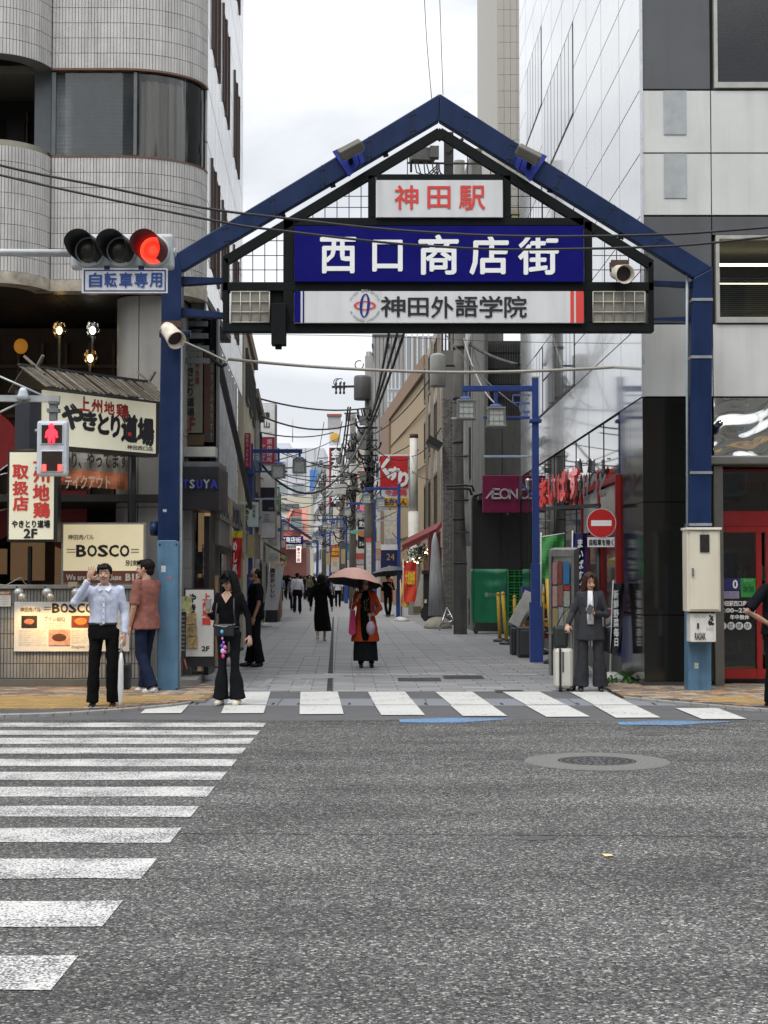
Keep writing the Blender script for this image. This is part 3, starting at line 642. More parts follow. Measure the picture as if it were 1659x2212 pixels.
b = MB(); b.tube([wp(-260,543,SD+.05),wp(152,547,SD+.05)], .042, 12); b.box(wp(-268,0,SD).x-.07, wp(-268,0,SD).x+.07, SD, SD+.14, 0, zp(500,SD)); b.build('mast_arm', mat('galvanised', (.42,.44,.44), .45, .4, .12, 6), ts)
b = MB(); b.tube([wp(372,545,SD+.07),wp(380,545,SD+.07)], .05, 8); b.build('end_cap', M_sig, ts)
cp = thing('cycle_signal_plate', 'white plate lettered for bicycles below the three-lamp signal', 'sign', wp(270, 632, SD-.02))
MB().pbox(177,579,362,633,SD-.03,.012).build('plate', mat('plate_white', (.66,.68,.68), .45, dirt=.1), cp)
for q in ((181,583,358,585.2),(181,627,358,629.2),(181,585.2,183.2,627),(355.8,585.2,358,627)): MB().pbox(*q,SD-.034,.003).build('border', M_navyl, cp)
chars('自転車専用', [(193,590,220,620),(226,589,252,620),(258,589,286,621),(291,589,319,621),(324,590,350,620)], SD-.03, mat('blue_letter', (.015,.06,.28), .5), cp, .022)
for x in (231,305): MB().pbox(x-6,574,x+6,582,SD-.035,.02).build('clip', M_navy, cp)
# pedestrian signal
PD = 19.4
ps = thing('pedestrian_signal', 'white pedestrian signal with a glowing red standing figure', 'traffic signal', wp(112, 1028, PD), 'signals at the crossing')
MB().pbox(79,908,144,1028,PD,.16).build('housing', mat('signal_white', (.52,.56,.60), .4, dirt=.05), ps, bevel=.035)
for y0, y1 in ((915,960),(972,1020)):
    MB().pbox(87,y0,137,y1,PD-.012,.02).build('rim', mat('signal_white', (.52,.56,.60), .4), ps, bevel=.01)
    MB().pbox(90,y0+3,134,y1-3,PD-.016,.01).build('display', mat('display_dark', (.035,.022,.018), .25, coat=.3), ps)
M_led = mat('red_figure', (.95,.02,.03), .4, emit=1.9, ecol=(1,.02,.035))
b = MB(); c = wp(111,921,PD-.03); b.ell(c, (.033,.01,.042))
def px2(l): return [wp(x, y, PD-.035) for x, y in l]
b.prism(px2([(105,926),(117,926),(123,932),(125,945),(121,946),(119,938),(118,956),(113,957),(111,945),(109,957),(104,956),(103,938),(101,946),(97,945),(99,932)]), (0,.01,0)); b.build('standing_figure', M_led, ps)
for x in (95,129): MB().pbox(x-4,1003,x+4,1017,PD-.03,.012).build('countdown_bar', mat('red_bar', (.95,.03,.03), .4, emit=2.2, ecol=(1,.05,.04)), ps)
b = MB(); b.beam(wp(-200,859,PD+.06), wp(129,862,PD+.06), .08, .08); b.box(wp(-205,0,PD).x-.07, wp(-205,0,PD).x+.07, PD, PD+.14, 0, zp(840,PD))
b.tube([wp(-30,800,PD+.06),wp(103,859,PD+.06)], .014, 6); b.tube([wp(-30,905,PD+.06),wp(50,866,PD+.06)], .014, 6); b.build('arm', mat('galvanised', (.42,.44,.44), .45, .4), ps)
b = MB(); b.pbox(106,872,122,882,PD+.02,.1); b.pbox(101,882,126,890,PD,.14); b.pbox(106,890,121,908,PD+.02,.1); b.pbox(104,866,124,872,PD,.14); b.build('hanger', mat('galv_dark', (.20,.21,.21), .5, .5), ps)
for y in (930,1010): MB().tube([wp(76,y,PD+.05),wp(147,y,PD+.05)], .02, 8).build('bolt', mat('galvanised', (.42,.44,.44), .45, .4), ps)
hs = thing('signal_speaker', 'small white horn speaker on the arm of the pedestrian signal', 'loudspeaker', wp(50, 862, PD))
MB().lathe(wp(50,838,PD-.04), [(.03,0),(.05,-.03),(.062,-.08),(.09,-.13),(.085,-.13),(.05,-.1)][::-1], 16, ax=(.1,-.35,1)).build('horn', mat('signal_white', (.52,.56,.60), .4), hs)
MB().tube([wp(52,852,PD),wp(52,872,PD)], .018, 8).build('bracket', mat('galv_dark', (.20,.21,.21), .5, .5), hs)
# ================================================================ left corner building
M_tile = mat('pale_wall_tile', (.52,.505,.485), .55, var=.10, scale=3, rand=.07, bump=.15, dirt=.22)
M_grout = mat('dark_grout', (.16,.15,.14), .9)
M_stone = mat('grey_stone', (.30,.29,.265), .5, var=.08, scale=4, dirt=.15)
M_marble = mat('marble_trim', (.38,.34,.27), .3, var=.45, scale=4)
M_copper = mat('copper_trim', (.16,.09,.06), .45, .5, .2)
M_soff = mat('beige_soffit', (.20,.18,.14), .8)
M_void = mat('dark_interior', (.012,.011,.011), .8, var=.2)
M_alu = mat('grey_aluminium', (.13,.145,.15), .4, .4)
lb = thing('corner_building', 'pale tiled building with rounded bays and dark open ground floor left of the gate', 'building', (-4, 24, 0))
Z0, Z1, Z2 = 5.78, 7.53, 8.82
def path_right():     # front bay: flat, then rounded towards the side street
    pts = [(-4.74+.955*k/22, 21.7, 0) for k in range(22)]
    for k in range(39):
        a = R(90)*k/38; pts.append((-3.785+1.155*sin(a), 22.6-.9*cos(a), atan2(.9*sin(a), 1.155*cos(a))))
    return pts
def path_left():
    pts = [(-6.4+.9*k/20, 21.05, 0) for k in range(20)]
    for k in range(26):
        a = R(90)*k/25; pts.append((-5.5+.75*sin(a), 21.85-.8*cos(a), atan2(.8*sin(a), .75*cos(a))))
    return pts
def resample(pts, step):
    out = []; acc = 0; P_ = [V((p[0], p[1], 0)) for p in pts]
    d = 0; i = 0
    tot = sum((P_[k+1]-P_[k]).length for k in range(len(P_)-1)); n = int(tot/step)
    cum = [0]
    for k in range(len(P_)-1): cum.append(cum[-1]+(P_[k+1]-P_[k]).length)
    for j in range(n):
        s_ = (j+.5)*tot/n
        while i < len(cum)-2 and cum[i+1] < s_: i += 1
        t = (s_-cum[i])/(cum[i+1]-cum[i]); p = P_[i].lerp(P_[i+1], t); dd = P_[i+1]-P_[i]
        out.append((p.x, p.y, atan2(dd.y, dd.x)))
    return out
def band(path, z0, z1, th, off=0, ):
    b = MB(); vs = []; n = len(path)
    for i, (x, y, _) in enumerate(path):
        d = V((path[min(i+1,n-1)][0]-path[max(i-1,0)][0], path[min(i+1,n-1)][1]-path[max(i-1,0)][1], 0)).normalized(); nr = V((d.y, -d.x, 0))
        p = V((x, y, 0))+nr*off; q = p-nr*th
        vs += [V((p.x,p.y,z0)), V((p.x,p.y,z1)), V((q.x,q.y,z1)), V((q.x,q.y,z0))]
    fs = []
    for i in range(n-1):
        a, c = 4*i, 4*i+4; fs += [(a,c,c+1,a+1), (a+1,c+1,c+2,a+2), (a+2,c+2,c+3,a+3), (a+3,c+3,c,a)]
    fs += [(0,1,2,3), (4*n-4,4*n-1,4*n-2,4*n-3)]
    return b.add(vs, fs)
tiles = []
RH = .2195
for pth, tp in ((path_right(), 0), (path_left(), 1)):
    for z0, z1 in ((Z0, Z1), (Z2, 24)): band(pth, z0, z1 if z1 < 20 else 10.95, .25, -.006).build('wall', M_grout, lb)
    band(pth, 10.95, 24, .25, .006).build('upper_wall', M_tile, lb)
    for x, y, a in resample(pth, .0455):
        for z0, rows in ((Z0, 8), (Z2, 9)):
            for r in range(rows): tiles.append(((x+sin(a)*.0, y, z0+RH*(r+.5)), (.0385, .016, RH-.008), a))
    band(pth, Z0-.17, Z0-.003, .27, .02).build('trim', M_marble, lb)
random.seed(1); random.shuffle(tiles)
tiles.sort(key=lambda q: 0 if (q[0][2] > 5.8 and q[0][0] > -4.7 and q[0][2] < 7.6) else 1)
pieces(lb, 'wall_tile', tiles, M_tile, 300)
pr = path_right()
band(pr, Z2-.028, Z2-.002, .3, .015).build('window_trim', M_copper, lb); band(pr, Z1+.002, Z1+.028, .3, .015).build('window_trim', M_copper, lb)
i0 = 4; gl = band(pr[i0:], Z1+.03, Z2-.03, .012, -.05).build('curved_window', pane_mat('smoked_pane', .78, .06), lb)
for q in ((104,113),(283,290)): MB().box(xp(q[0],21.75), xp(q[1],21.75), 21.73, 21.80, Z1+.045, Z2-.045).build('mullion', M_alu, lb)
MB().box(xp(68,21.9), xp(104,21.9), 21.85, 22.6, Z1-.2, Z2).build('steel_column', M_alu, lb)
b = MB()
for k in range(62): z = Z1+.06+k*.0195; b.obox((xp(198,21.85), 21.88, z), (xp(283,21.85)-xp(113,21.85), .022, .004), Matrix.Rotation(R(48), 3, 'X'))
b.build('window_blind', mat('blind_slat', (.50,.54,.55), .5), lb, kind='stuff')
cp_ = [p for p in pr if p[0] > xp(292,21.9)]
cp2 = []
for i in range(len(cp_)*4-4):
    t = i/4; k = int(t); f = t-k; x = cp_[k][0]*(1-f)+cp_[k+1][0]*f; y = cp_[k][1]*(1-f)+cp_[k+1][1]*f
    if xp(418,22.4) < x: break
    cp2.append((x, y+.16+.035*sin(i*.62)+.012*sin(i*1.7), 0))
band(cp2, Z1+.05, Z2-.12, .004).build('curtain', mat('beige_curtain', (.72,.64,.52), .85, stretch=(1,1,.1), var=.15), lb)
# inside of the window band and of the recessed balcony
MB().box(-4.6,-2.8,23.4,23.5,Z1,Z2).build('room_wall', mat('room_dark', (.03,.03,.028), .9), lb)
MB().box(-7,-3.3,21.95,30,Z2+.0,Z2+.12).build('ceiling', M_soff, lb)
MB().box(-7,-3.3,22.0,30,Z1-.14,Z1-.02).build('floor_slab', M_soff, lb)
MB().box(-7,-4.75,23.2,23.3,Z1,Z2).build('balcony_wall', mat('dark_brown_wall', (.03,.025,.022), .8), lb)
MB().box(xp(5,23.1),xp(45,23.1),23.1,23.2,Z1,Z2-.25).build('balcony_door', mat('door_black', (.012,.012,.013), .4), lb)
MB().box(xp(48,23.1),xp(52,23.1),23.08,23.2,Z1,Z2-.2).build('door_frame', M_copper, lb)
band(path_left(), Z1+.02, Z1+.10, .05, -.05).build('balcony_rail', mat('pale_rail', (.30,.28,.22), .4, .3), lb)
# main body behind the bays
MB().box(-12,-3.3,23.3,33.1,Z2+.12,24).build('core', M_stone, lb)
MB().box(-12,-6.4,21.3,23.3,Z0-.1,24).build('core', M_tile, lb)
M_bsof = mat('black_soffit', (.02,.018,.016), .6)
prr, pll = path_right(), path_left()
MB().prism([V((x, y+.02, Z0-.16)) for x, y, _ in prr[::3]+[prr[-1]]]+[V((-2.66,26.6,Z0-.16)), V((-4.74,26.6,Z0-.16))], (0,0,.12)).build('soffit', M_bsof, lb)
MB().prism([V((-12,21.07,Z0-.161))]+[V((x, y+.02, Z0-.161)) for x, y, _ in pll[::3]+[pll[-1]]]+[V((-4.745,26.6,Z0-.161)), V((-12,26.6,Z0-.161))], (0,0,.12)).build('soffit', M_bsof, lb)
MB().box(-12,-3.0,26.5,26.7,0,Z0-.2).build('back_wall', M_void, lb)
M_dimb = mat('dim_brown_wall', (.06,.04,.028), .8, var=.4, scale=2)
MB().box(-7.5,-4.0,24.6,24.7,2.72,5.55).build('back_wall', M_dimb, lb)
for k in range(9): MB().box(-7.4+.38*k,-7.4+.38*k+.05,24.5,24.6,2.72,5.3).build('lattice_post', mat('lattice_wood', (.10,.055,.03), .6), lb)
for z in (3.3,4.1,4.9): MB().box(-7.5,-4.05,24.48,24.55,z,z+.05).build('lattice_rail', mat('lattice_wood', (.10,.055,.03), .6), lb)
for x_, z_w, w_, h_ in ((-5.9,1.5,.5,.6),(-5.2,1.3,.35,.9),(-6.6,1.6,.6,.4)): MB().box(x_,x_+w_,24.3,24.5,z_w,z_w+h_).build('interior_fitting', mat('fitting_warm', (.14,.07,.035), .7, var=.5, scale=6, emit=.05, ecol=(1,.6,.3)), lb)
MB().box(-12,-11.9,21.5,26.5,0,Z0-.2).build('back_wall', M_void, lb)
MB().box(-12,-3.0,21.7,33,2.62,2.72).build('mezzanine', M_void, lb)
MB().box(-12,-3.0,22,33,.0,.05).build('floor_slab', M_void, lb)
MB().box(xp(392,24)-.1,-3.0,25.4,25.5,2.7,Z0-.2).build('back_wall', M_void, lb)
# pier with rounded left flank
xa, xb = xp(297,22.0), xp(349,22.0)
for z0, z1 in ((0.0,2.55),(2.56,3.62),(3.63,Z0-.18)):
    MB().box(xa+.008,xb+.25,22.0,23.0,z0,z1).build('pier_panel', M_stone, lb)
    b = MB(); pts = []
    for k in range(13): a = R(90)*k/12; pts.append((xa-.004-.36*sin(a)*1.05, 22.0+.45*(1-cos(a)), z0))
    pts += [(xa-.004, 23.0, z0)]
    b.prism([V(p) for p in pts], (0,0,z1-z0)).build('pier_flank', M_stone, lb)
# side facade along the shopping street
def SX(D): return -2.63-.042*(D-22.6)
M_wt = mat('white_facade_panel', (.55,.55,.54), .22, .1, var=.10, scale=1.2, rand=.05, coat=.3, dirt=.12)
M_sglass = glass('side_glass', (.03,.035,.04))
ang = atan2(-.042, 1)+pi/2
def sbox(D0, D1, z0, z1, t=.05, off=0, sx=SX, side=1):
    # slab lying along the side facade; side=+1 faces +X
    b = MB(); x0, x1 = sx(D0), sx(D1); a = off*side; c = (off-t)*side
    b.add([(x0+a,D0,z0),(x1+a,D1,z0),(x1+c,D1,z0),(x0+c,D0,z0),(x0+a,D0,z1),(x1+a,D1,z1),(x1+c,D1,z1),(x0+c,D0,z1)],
      [(3,2,1,0),(4,5,6,7),(0,1,5,4),(1,2,6,5),(2,3,7,6),(3,0,4,7)] if side > 0 else [(0,1,2,3),(7,6,5,4),(4,5,1,0),(5,6,2,1),(6,7,3,2),(7,4,0,3)])
    return b
sbox(22.7,33.2,Z0-.25,24,.2,-.03).build('side_wall', M_grout, lb)
cols = [22.65+i*.88 for i in range(13)]
for i in range(12):
    z = 5.45; r = 0
    while z < 17:
        h = .86
        if i in (1,2,4,5,8,9) and r % 4 in (1,2):
            sbox(cols[i]+.06, cols[i+1]-.06, z+.02, z+h-.02, .03, -.02).build('side_window', M_sglass, lb)
            for d in (.0, .80): sbox(cols[i]+d, cols[i]+d+.055, z+.0, z+h, .07, .03).build('window_jamb', mat('brown_mullion', (.10,.07,.06), .5, .3), lb)
        else: sbox(cols[i]+.012, cols[i+1]-.012, z+.012, z+h-.012, .03, 0).build('facade_panel', M_wt, lb)
        z += h; r += 1
# glazed middle storey behind the left post, with its vertical signs
MB().box(xp(392,22.9)-.2, xp(466,22.9), 23.0, 23.1, 2.75, Z0-.25).build('glazing', glass('smoke_glass', (.012,.012,.012)), lb)
MB().box(xp(466,22.9), xp(470,22.9), 22.9, 23.1, 2.75, Z0-.2).build('mullion', M_alu, lb)
sbox(23.0,31.5,3.0,5.42,.05,.0).build('side_glazing', mat('bright_glass', (.72,.74,.76), .07, .85, var=.03, scale=1), lb)
for k in range(9): sbox(23.0+k*.95, 23.06+k*.95, 3.0, 5.42, .08, .03).build('side_mullion', mat('white_mullion', (.5,.5,.5), .4), lb)
MB().box(-3.35, xp(470,22.7), 22.5, 22.9, 2.72, 2.84).build('ledge', M_stone, lb)
MB().box(-3.35, xp(466,22.6), 22.5, 22.8, zp(986,22.5), zp(965,22.5)).build('light_band', mat('pale_band', (.42,.42,.38), .5), lb)
# slats of the dark soffit near x 400-460
for k in range(5): MB().box(-3.3, xp(455-k*3,22.8), 22.55+k*.1, 22.6+k*.1, 4.70+.2*k, 4.78+.2*k).build('louvre', M_alu, lb)
# vertical restaurant sign and lettering behind glass
vs_ = thing('vertical_sign', 'tall dim cream sign with brush lettering reading down, right of the left gate post', 'sign', wp(420, 935, 22.8))
MB().pbox(392,752,437,935,22.86,.06).build('panel', mat('dim_cream', (.17,.175,.13), .5), vs_)
ptext('やきとり道場', 403, 772, 420, 900, 22.86, M_black, vs_, vert=True, bold=.03); ptext('上州地鶏', 422, 765, 431, 830, 22.86, mat('dim_red', (.16,.025,.02), .5), vs_, vert=True, bold=.02)
ptext('2F', 394, 903, 421, 931, 22.86, mat('dim_red', (.16,.025,.02), .5), vs_, bold=.03)
MB().pbox(441,757,462,955,22.88,.05).build('side_panel', mat('dim_brown', (.05,.03,.02), .5), vs_)
ptext('焼鳥日本酒', 442, 770, 449, 930, 22.88, mat('dim_red', (.16,.025,.02), .5), vs_, vert=True); ptext('スマイルカラオケ', 454, 790, 460, 950, 22.88, mat('dim_white', (.22,.22,.22), .5), vs_, vert=True)
MB().pbox(392,938,440,962,22.88,.05).build('wood_panel', mat('wood_brown', (.10,.06,.03), .6, var=.3, stretch=(9,9,1)), vs_)
# fascia TSUYA
fs_ = thing('shop_fascia', 'black box fascia with blue-edged TSUYA letters right of the left gate post', 'sign', wp(430, 1100, 22.1))
MB().box(xp(380,22.1), xp(472,22.1), 22.1, 23.4, zp(1100,22.1), zp(1008,22.1)).build('box', mat('fascia_black', (.010,.010,.013), .4), fs_)
MB().box(xp(380,22.1), xp(470,22.1), 22.2, 23.3, zp(1008,22.1)+.002, zp(996,22.1)).build('top', M_alu, fs_)
for ch, a, c in (('T',397,407),('S',411,421),('U',426,437),('Y',441,453),('A',456,470)):
    ptext(ch, a, 1037, c, 1055, 22.07, mat('blue_edge', (.02,.03,.30), .4), fs_, bold=.035); ptext(ch, a-.8, 1036.4, c-.8, 1054.4, 22.05, mat('silver_letter', (.42,.44,.48), .3, .6) if ch in 'SY' else mat('blue_edge', (.02,.03,.30), .4), fs_, bold=.03)
# ground floor of the shop below the fascia
shp = thing('corner_shop', 'dark shop front with tiled pier and lit doorway beneath the black fascia', 'shop', wp(430, 1480, 23))
MB().box(xp(380,22.5), xp(414,22.5), 22.5, 23.0, .12, zp(1100,22.4)).build('tiled_pier', mat('grey_tile', (.22,.22,.21), .5, rand=.05), shp)
for k in range(5): MB().box(xp(380,22.5), xp(414,22.5)+.003, 22.494, 23, .42+.42*k, .43+.42*k).build('tile_joint', M_grout, shp)
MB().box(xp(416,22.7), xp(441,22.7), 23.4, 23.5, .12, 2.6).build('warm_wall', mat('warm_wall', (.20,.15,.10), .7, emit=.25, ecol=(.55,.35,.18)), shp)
MB().pbox(420,1192,438,1240,23.36,.02).build('poster', mat('poster_tan', (.35,.25,.15), .6, var=.4, scale=7), shp)
MB().box(xp(416,22.6), xp(419,22.6), 22.6, 22.7, .12, 2.6).build('door_frame', M_alu, shp)
MB().box(xp(441,22.6), xp(452,22.6), 22.6, 23.4, .12, 2.45).build('black_panel', mat('fascia_black', (.010,.010,.013), .4), shp)
MB().box(xp(419,22.6), xp(441,22.6), 22.64, 22.65, .12, 2.6).build('pane', pane_mat('clear_pane', .8, .08), shp)
lf = struct('shop_platform', (-3, 24, 0)); 
MB().prism([(gp(300,1492).x,21.55,0),(xp(428,21.4),21.35,0),(xp(455,25.6),26,0),(-6.0,26,0),(-6.0,21.55,0)], (0,0,.13)).build('slab', mat('platform_stone', (.20,.195,.18), .7, var=.12, bump=.2), lf)
# shop fronts further along the left side of the street
def front(D0, D1, z0, z1, nm, m_, off=0, t=.06, par=None): return sbox(D0, D1, z0, z1, t, off).build(nm, m_, par or shp)
front(23.5,33,2.05,2.62,'awning_band',mat('awning_grey', (.12,.12,.11), .6, dirt=.3),.14,.2)
front(23.4,33,2.75,2.95,'canopy_truss',mat('galv_dark', (.20,.21,.21), .5, .5),.10,.05)
front(23.4,33,2.45,2.52,'canopy_rail',mat('galv_dark', (.20,.21,.21), .5, .5),.17,.05)
for k in range(11): D = 23.5+k*.9; MB().beam((SX(D)+.1,D,2.85),(SX(D)+.15,D+.45,2.48),.03,.03).build('truss_web', mat('galv_dark', (.20,.21,.21), .5, .5), shp)
front(23.4,26.0,.13,2.05,'shutter',mat('black_shutter', (.025,.025,.025), .5),-.05)
for k in range(5): front(23.5+k*.5,23.56+k*.5,.13,2.05,'door_bar',M_alu,.0,.08)
front(26.1,29.4,.13,2.05,'shop_wall',mat('shop_tan', (.20,.16,.11), .7, var=.3),-.02)
front(26.3,27.6,.2,1.95,'shop_window',M_sglass,.01,.02); front(29.5,33,.13,2.05,'shop_wall',mat('shop_grey', (.18,.18,.17), .7),-.02)
front(26.2,26.9,2.1,2.9,'lit_box',mat('tan_box', (.35,.27,.17), .6, var=.2),.16,.2); front(28.6,29.2,2.1,2.8,'lit_box',mat('dark_box', (.05,.05,.06), .6, var=.2),.18,.2); front(30.6,31.2,1.9,3.0,'lit_box',mat('dirty_cream', (.3,.27,.2), .6, var=.2),.18,.2)
MB().tube([(SX(22.9)+.05,22.9,4.86),(SX(23.1)+.15,23.1,4.82),(SX(28)+.2,28,3.9),(SX(33)+.2,33,3.05)], .055, 7).build('cable_bundle', mat('bundle_dark', (.05,.05,.05), .8, bump=.5), None, label='thick lashed cable bundle running along the left facade', cat='cable')
MB().tube([(SX(22.9),22.9,4.86),(SX(22.9)+.22,22.9,4.70),(SX(22.9)+.28,22.8,4.72)], .03, 7).build('hook_arm', M_cab, None, label='black hooked bracket sticking out at the left building corner', cat='bracket')
# ---------------------------------------------------------------- low tiled wall with cap
lw = thing('tiled_wall', 'low wall of narrow grey tiles with dark joints along the left sidewalk', 'wall', (-4.6, 21.4, 0))
MB().box(-9, xp(312,21.4), 21.41, 21.6, .0, zp(1272,21.4)).build('core', M_grout, lw)
L = []
x = -6.0
while x < xp(311,21.4)-.03:
    for r in range(6):
        z0 = .15; h = (zp(1273,21.4)-z0)/6
        L.append(((x+.02, 21.405, z0+h*(r+.5)), (.034, .02, h-.012), 0))
    x += .0455
pieces(lw, 'wall_tile', L, mat('grey_wall_tile', (.22,.22,.21), .5, var=.12, rand=.1, dirt=.15), 300, key=lambda q: -q[0][0])
MB().box(-9, xp(314,21.4), 21.36, 21.64, zp(1272,21.4), zp(1263,21.4)).build('cap', mat('cap_stone', (.26,.26,.25), .5, dirt=.2), lw, bevel=.01)
MB().box(-9, xp(330,21.4), 21.30, 21.42, 0, .14).build('plinth', mat('plinth_dark', (.10,.10,.09), .7, var=.2), lw)
# ---------------------------------------------------------------- signs on the left
M_cream = mat('cream_sign', (.66,.64,.50), .4, var=.05, scale=2, emit=.12, ecol=(1,.95,.7))
M_bk = mat('sign_frame_black', (.02,.02,.022), .45)
# main yakitori sign: it stands at an angle, its right end farther away
def lerpD(x, xa=94, Da=20.0, xb=337, Db=21.55):
    t = (x-xa)/(xb-xa); return 1/((1-t)/Da+t/Db)
def yp(x, f):       # f: 0 top .. 1 bottom
    t = (x-94)/(337-94); yt = 837+(876-837)*t; yb = 955+(984-955)*t; return wp(x, yt+(yb-yt)*f, lerpD(x))
ys = thing('yakitori_sign', 'large angled cream signboard with brush lettering under a small plank roof', 'sign', yp(200, 1))
A_, B_, C_, D_ = yp(94,0), yp(337,0), yp(337,1), yp(94,1)
rt = (B_-A_); rt.z = 0; Lr = rt.length; rt.normalize(); nb = V((-rt.y, rt.x, 0))   # pointing away
zt, zb = (A_.z+B_.z)/2, (C_.z+D_.z)/2
def yq(u, v, o=0): return V((A_.x, A_.y, zb))+rt*(u*Lr)+V((0,0,(zt-zb)*v))-nb*o
MB().prism([yq(0,0),yq(1,0),yq(1,1),yq(0,1)], nb*.22).build('panel', M_cream, ys)
MB().prism([yq(-.02,-.06,-.02),yq(1.03,-.06,-.02),yq(1.03,0,-.02),yq(-.02,0,-.02)], nb*.26).build('bottom_frame', M_bk, ys)
MB().prism([yq(1.0,0,.005),yq(1.035,0,.005),yq(1.035,1,.005),yq(1.0,1,.005)], nb*.26).build('end_frame', M_bk, ys)
def ytext(s, u0, v0, u1, v1, mt, bold):
    return text(s, yq(u0, v0, .004), rt, (0,0,1), (u1-u0)*Lr, (v1-v0)*(zt-zb), mt, ys, bold=bold, ext=.002)
M_dkred = mat('brush_red', (.42,.02,.015), .5)
for ch, u0, u1, v0, v1 in (('上',.30,.39,.70,.96),('州',.41,.50,.69,.93),('地',.52,.61,.68,.92),('鶏',.63,.74,.64,.90)): ytext(ch, u0, v0, u1, v1, M_dkred, .035)
for ch, u0, u1, v0, v1 in (('や',.16,.33,.34,.78),('き',.335,.45,.34,.68),('と',.47,.56,.30,.66),('り',.585,.66,.26,.66),('道',.68,.82,.20,.70),('場',.83,.975,.16,.66)): ytext(ch, u0, v0, u1, v1, M_black, .06)
ytext('神田西口店', .73, .04, .97, .125, M_black, .025)
MB().prism([yq(.735,.30,.012),yq(.765,.30,.012),yq(.765,.37,.012),yq(.735,.37,.012)], nb*.004).build('seal', M_redl, ys)
# plank roof above the sign
M_plank = [mat('weathered_plank_%d' % i, c, .85, var=.35, scale=5, stretch=(2,2,6), rand=.18) for i, c in enumerate([(.13,.11,.085), (.09,.075,.055), (.17,.15,.12)])]
rid = lambda u: yq(u, 1.42, -.16); eav = lambda u: yq(u, 1.0, .16)+V((0,0,.02))
random.seed(5)
for k in range(27):
    u = -.06+k*.0415; dz = random.uniform(-.008, .012)
    a, c = rid(u-.07+random.uniform(-.004,.004)), eav(u+.02+random.uniform(-.01,.01)); a.z += dz; c.z += dz
    MB().beam(a, c, .052+random.uniform(-.012,.010), .014, up=(nb*-.6+V((0,0,1)))).build('roof_plank', M_plank[k % 3], ys)
for k in range(14):
    u = -.03+k*.08; a, c = rid(u-.05)+V((0,0,.016)), eav(u+.05)+V((0,0,.02)); MB().beam(a, c, .018, .016, up=(nb*-.6+V((0,0,1)))).build('roof_batten', M_plank[2], ys)
bk_ = lambda u: yq(u, 1.0, -.48)
MB().prism([rid(-.1), rid(1.0), bk_(1.0), bk_(-.1)], (0,0,-.02)).build('rear_slope', M_plank[1], ys)
MB().beam(rid(-.14)+V((0,0,.02)), rid(1.0)+V((0,0,.02)), .05, .03).build('ridge', M_bk, ys)
MB().beam(eav(-.03)-V((0,0,.03)), eav(1.06)-V((0,0,.03)), .03, .03).build('eave_beam', M_bk, ys)
for u, dx in ((.0,1),(1.0,.9)):
    for s_ in (1,-1): MB().beam(rid(u-.02-.03*s_)+V((0,0,.16))+nb*(.12*s_), rid(u+.02)+V((0,0,-.08))-nb*(.12*s_), .035, .03).build('cross_finial', M_plank[2], ys)
MB().prism([yq(-.10,-.1,-.03),yq(-.004,-.1,-.03),yq(-.004,1.0,-.03),yq(-.10,1.0,-.03)], nb*.3).build('side_box', mat('side_navy', (.015,.016,.025), .5), ys)
MB().tube([wp(285,985,21.75), wp(285,1140,21.75)], .06, 8).build('post', M_bk, ys)
# takeaway banner
tb = thing('takeaway_banner', 'pale and orange cloth banner with black hiragana below the angled sign', 'banner', wp(200, 1063, 22.2))
b = MB(); vs = []; nx, nz = 26, 10
for j in range(nz+1):
    for i in range(nx+1):
        x = 124+(277-124)*i/nx; y = 962+6*i/nx+(1052+13*i/nx-968-6*i/nx)*j/nz; p = wp(x, y, 21.85); p.y += .02*sin(i*.9+j*.4)+.01*sin(j*1.3); vs.append(p)
fs = [(j*(nx+1)+i, (j+1)*(nx+1)+i, (j+1)*(nx+1)+i+1, j*(nx+1)+i+1) for j in range(nz) for i in range(nx)]
b.add(vs, fs); 
for k in range(len(b.m)): b.m[k] = 0 if k//nx < 6 else 1
b.build('cloth', [mat('banner_grey', (.24,.23,.20), .8), mat('banner_orange', (.40,.13,.06), .8, var=.25, scale=2)], tb)
ptext('お持帰り、やってます', 100, 976, 275, 1012, 21.80, M_black, tb, bold=.03); ptext('テイクアウト', 141, 1028, 238, 1055, 21.80, mat('banner_pale', (.55,.40,.30), .7), tb, bold=.03)
# dealer sign, cream with red characters
ds = thing('dealer_sign', 'upright cream lightbox with two columns of red characters and 2F', 'sign', wp(68, 1166, 20.9))
MB().pbox(17,973,124,1170,20.92,.22).build('frame', M_bk, ds); MB().pbox(21,977,115,1165,20.9,.03).build('panel', M_cream, ds)
for ch, q in zip('取扱店', [(28,1005,61,1034),(28,1040,61,1069),(29,1073,61,1103)]): ptext(ch, *q, 20.9, M_redl, ds, bold=.045)
for ch, q in zip('上州地鶏', [(73,975,107,1000),(73,1008,106,1042),(72,1047,106,1081),(73,1086,107,1118)]): ptext(ch, *q, 20.9, M_redl, ds, bold=.045)
ptext('やきとり道場', 26, 1124, 108, 1140, 20.9, M_black, ds, bold=.05); ptext('2F', 52, 1143, 80, 1162, 20.9, M_black, ds, bold=.04)
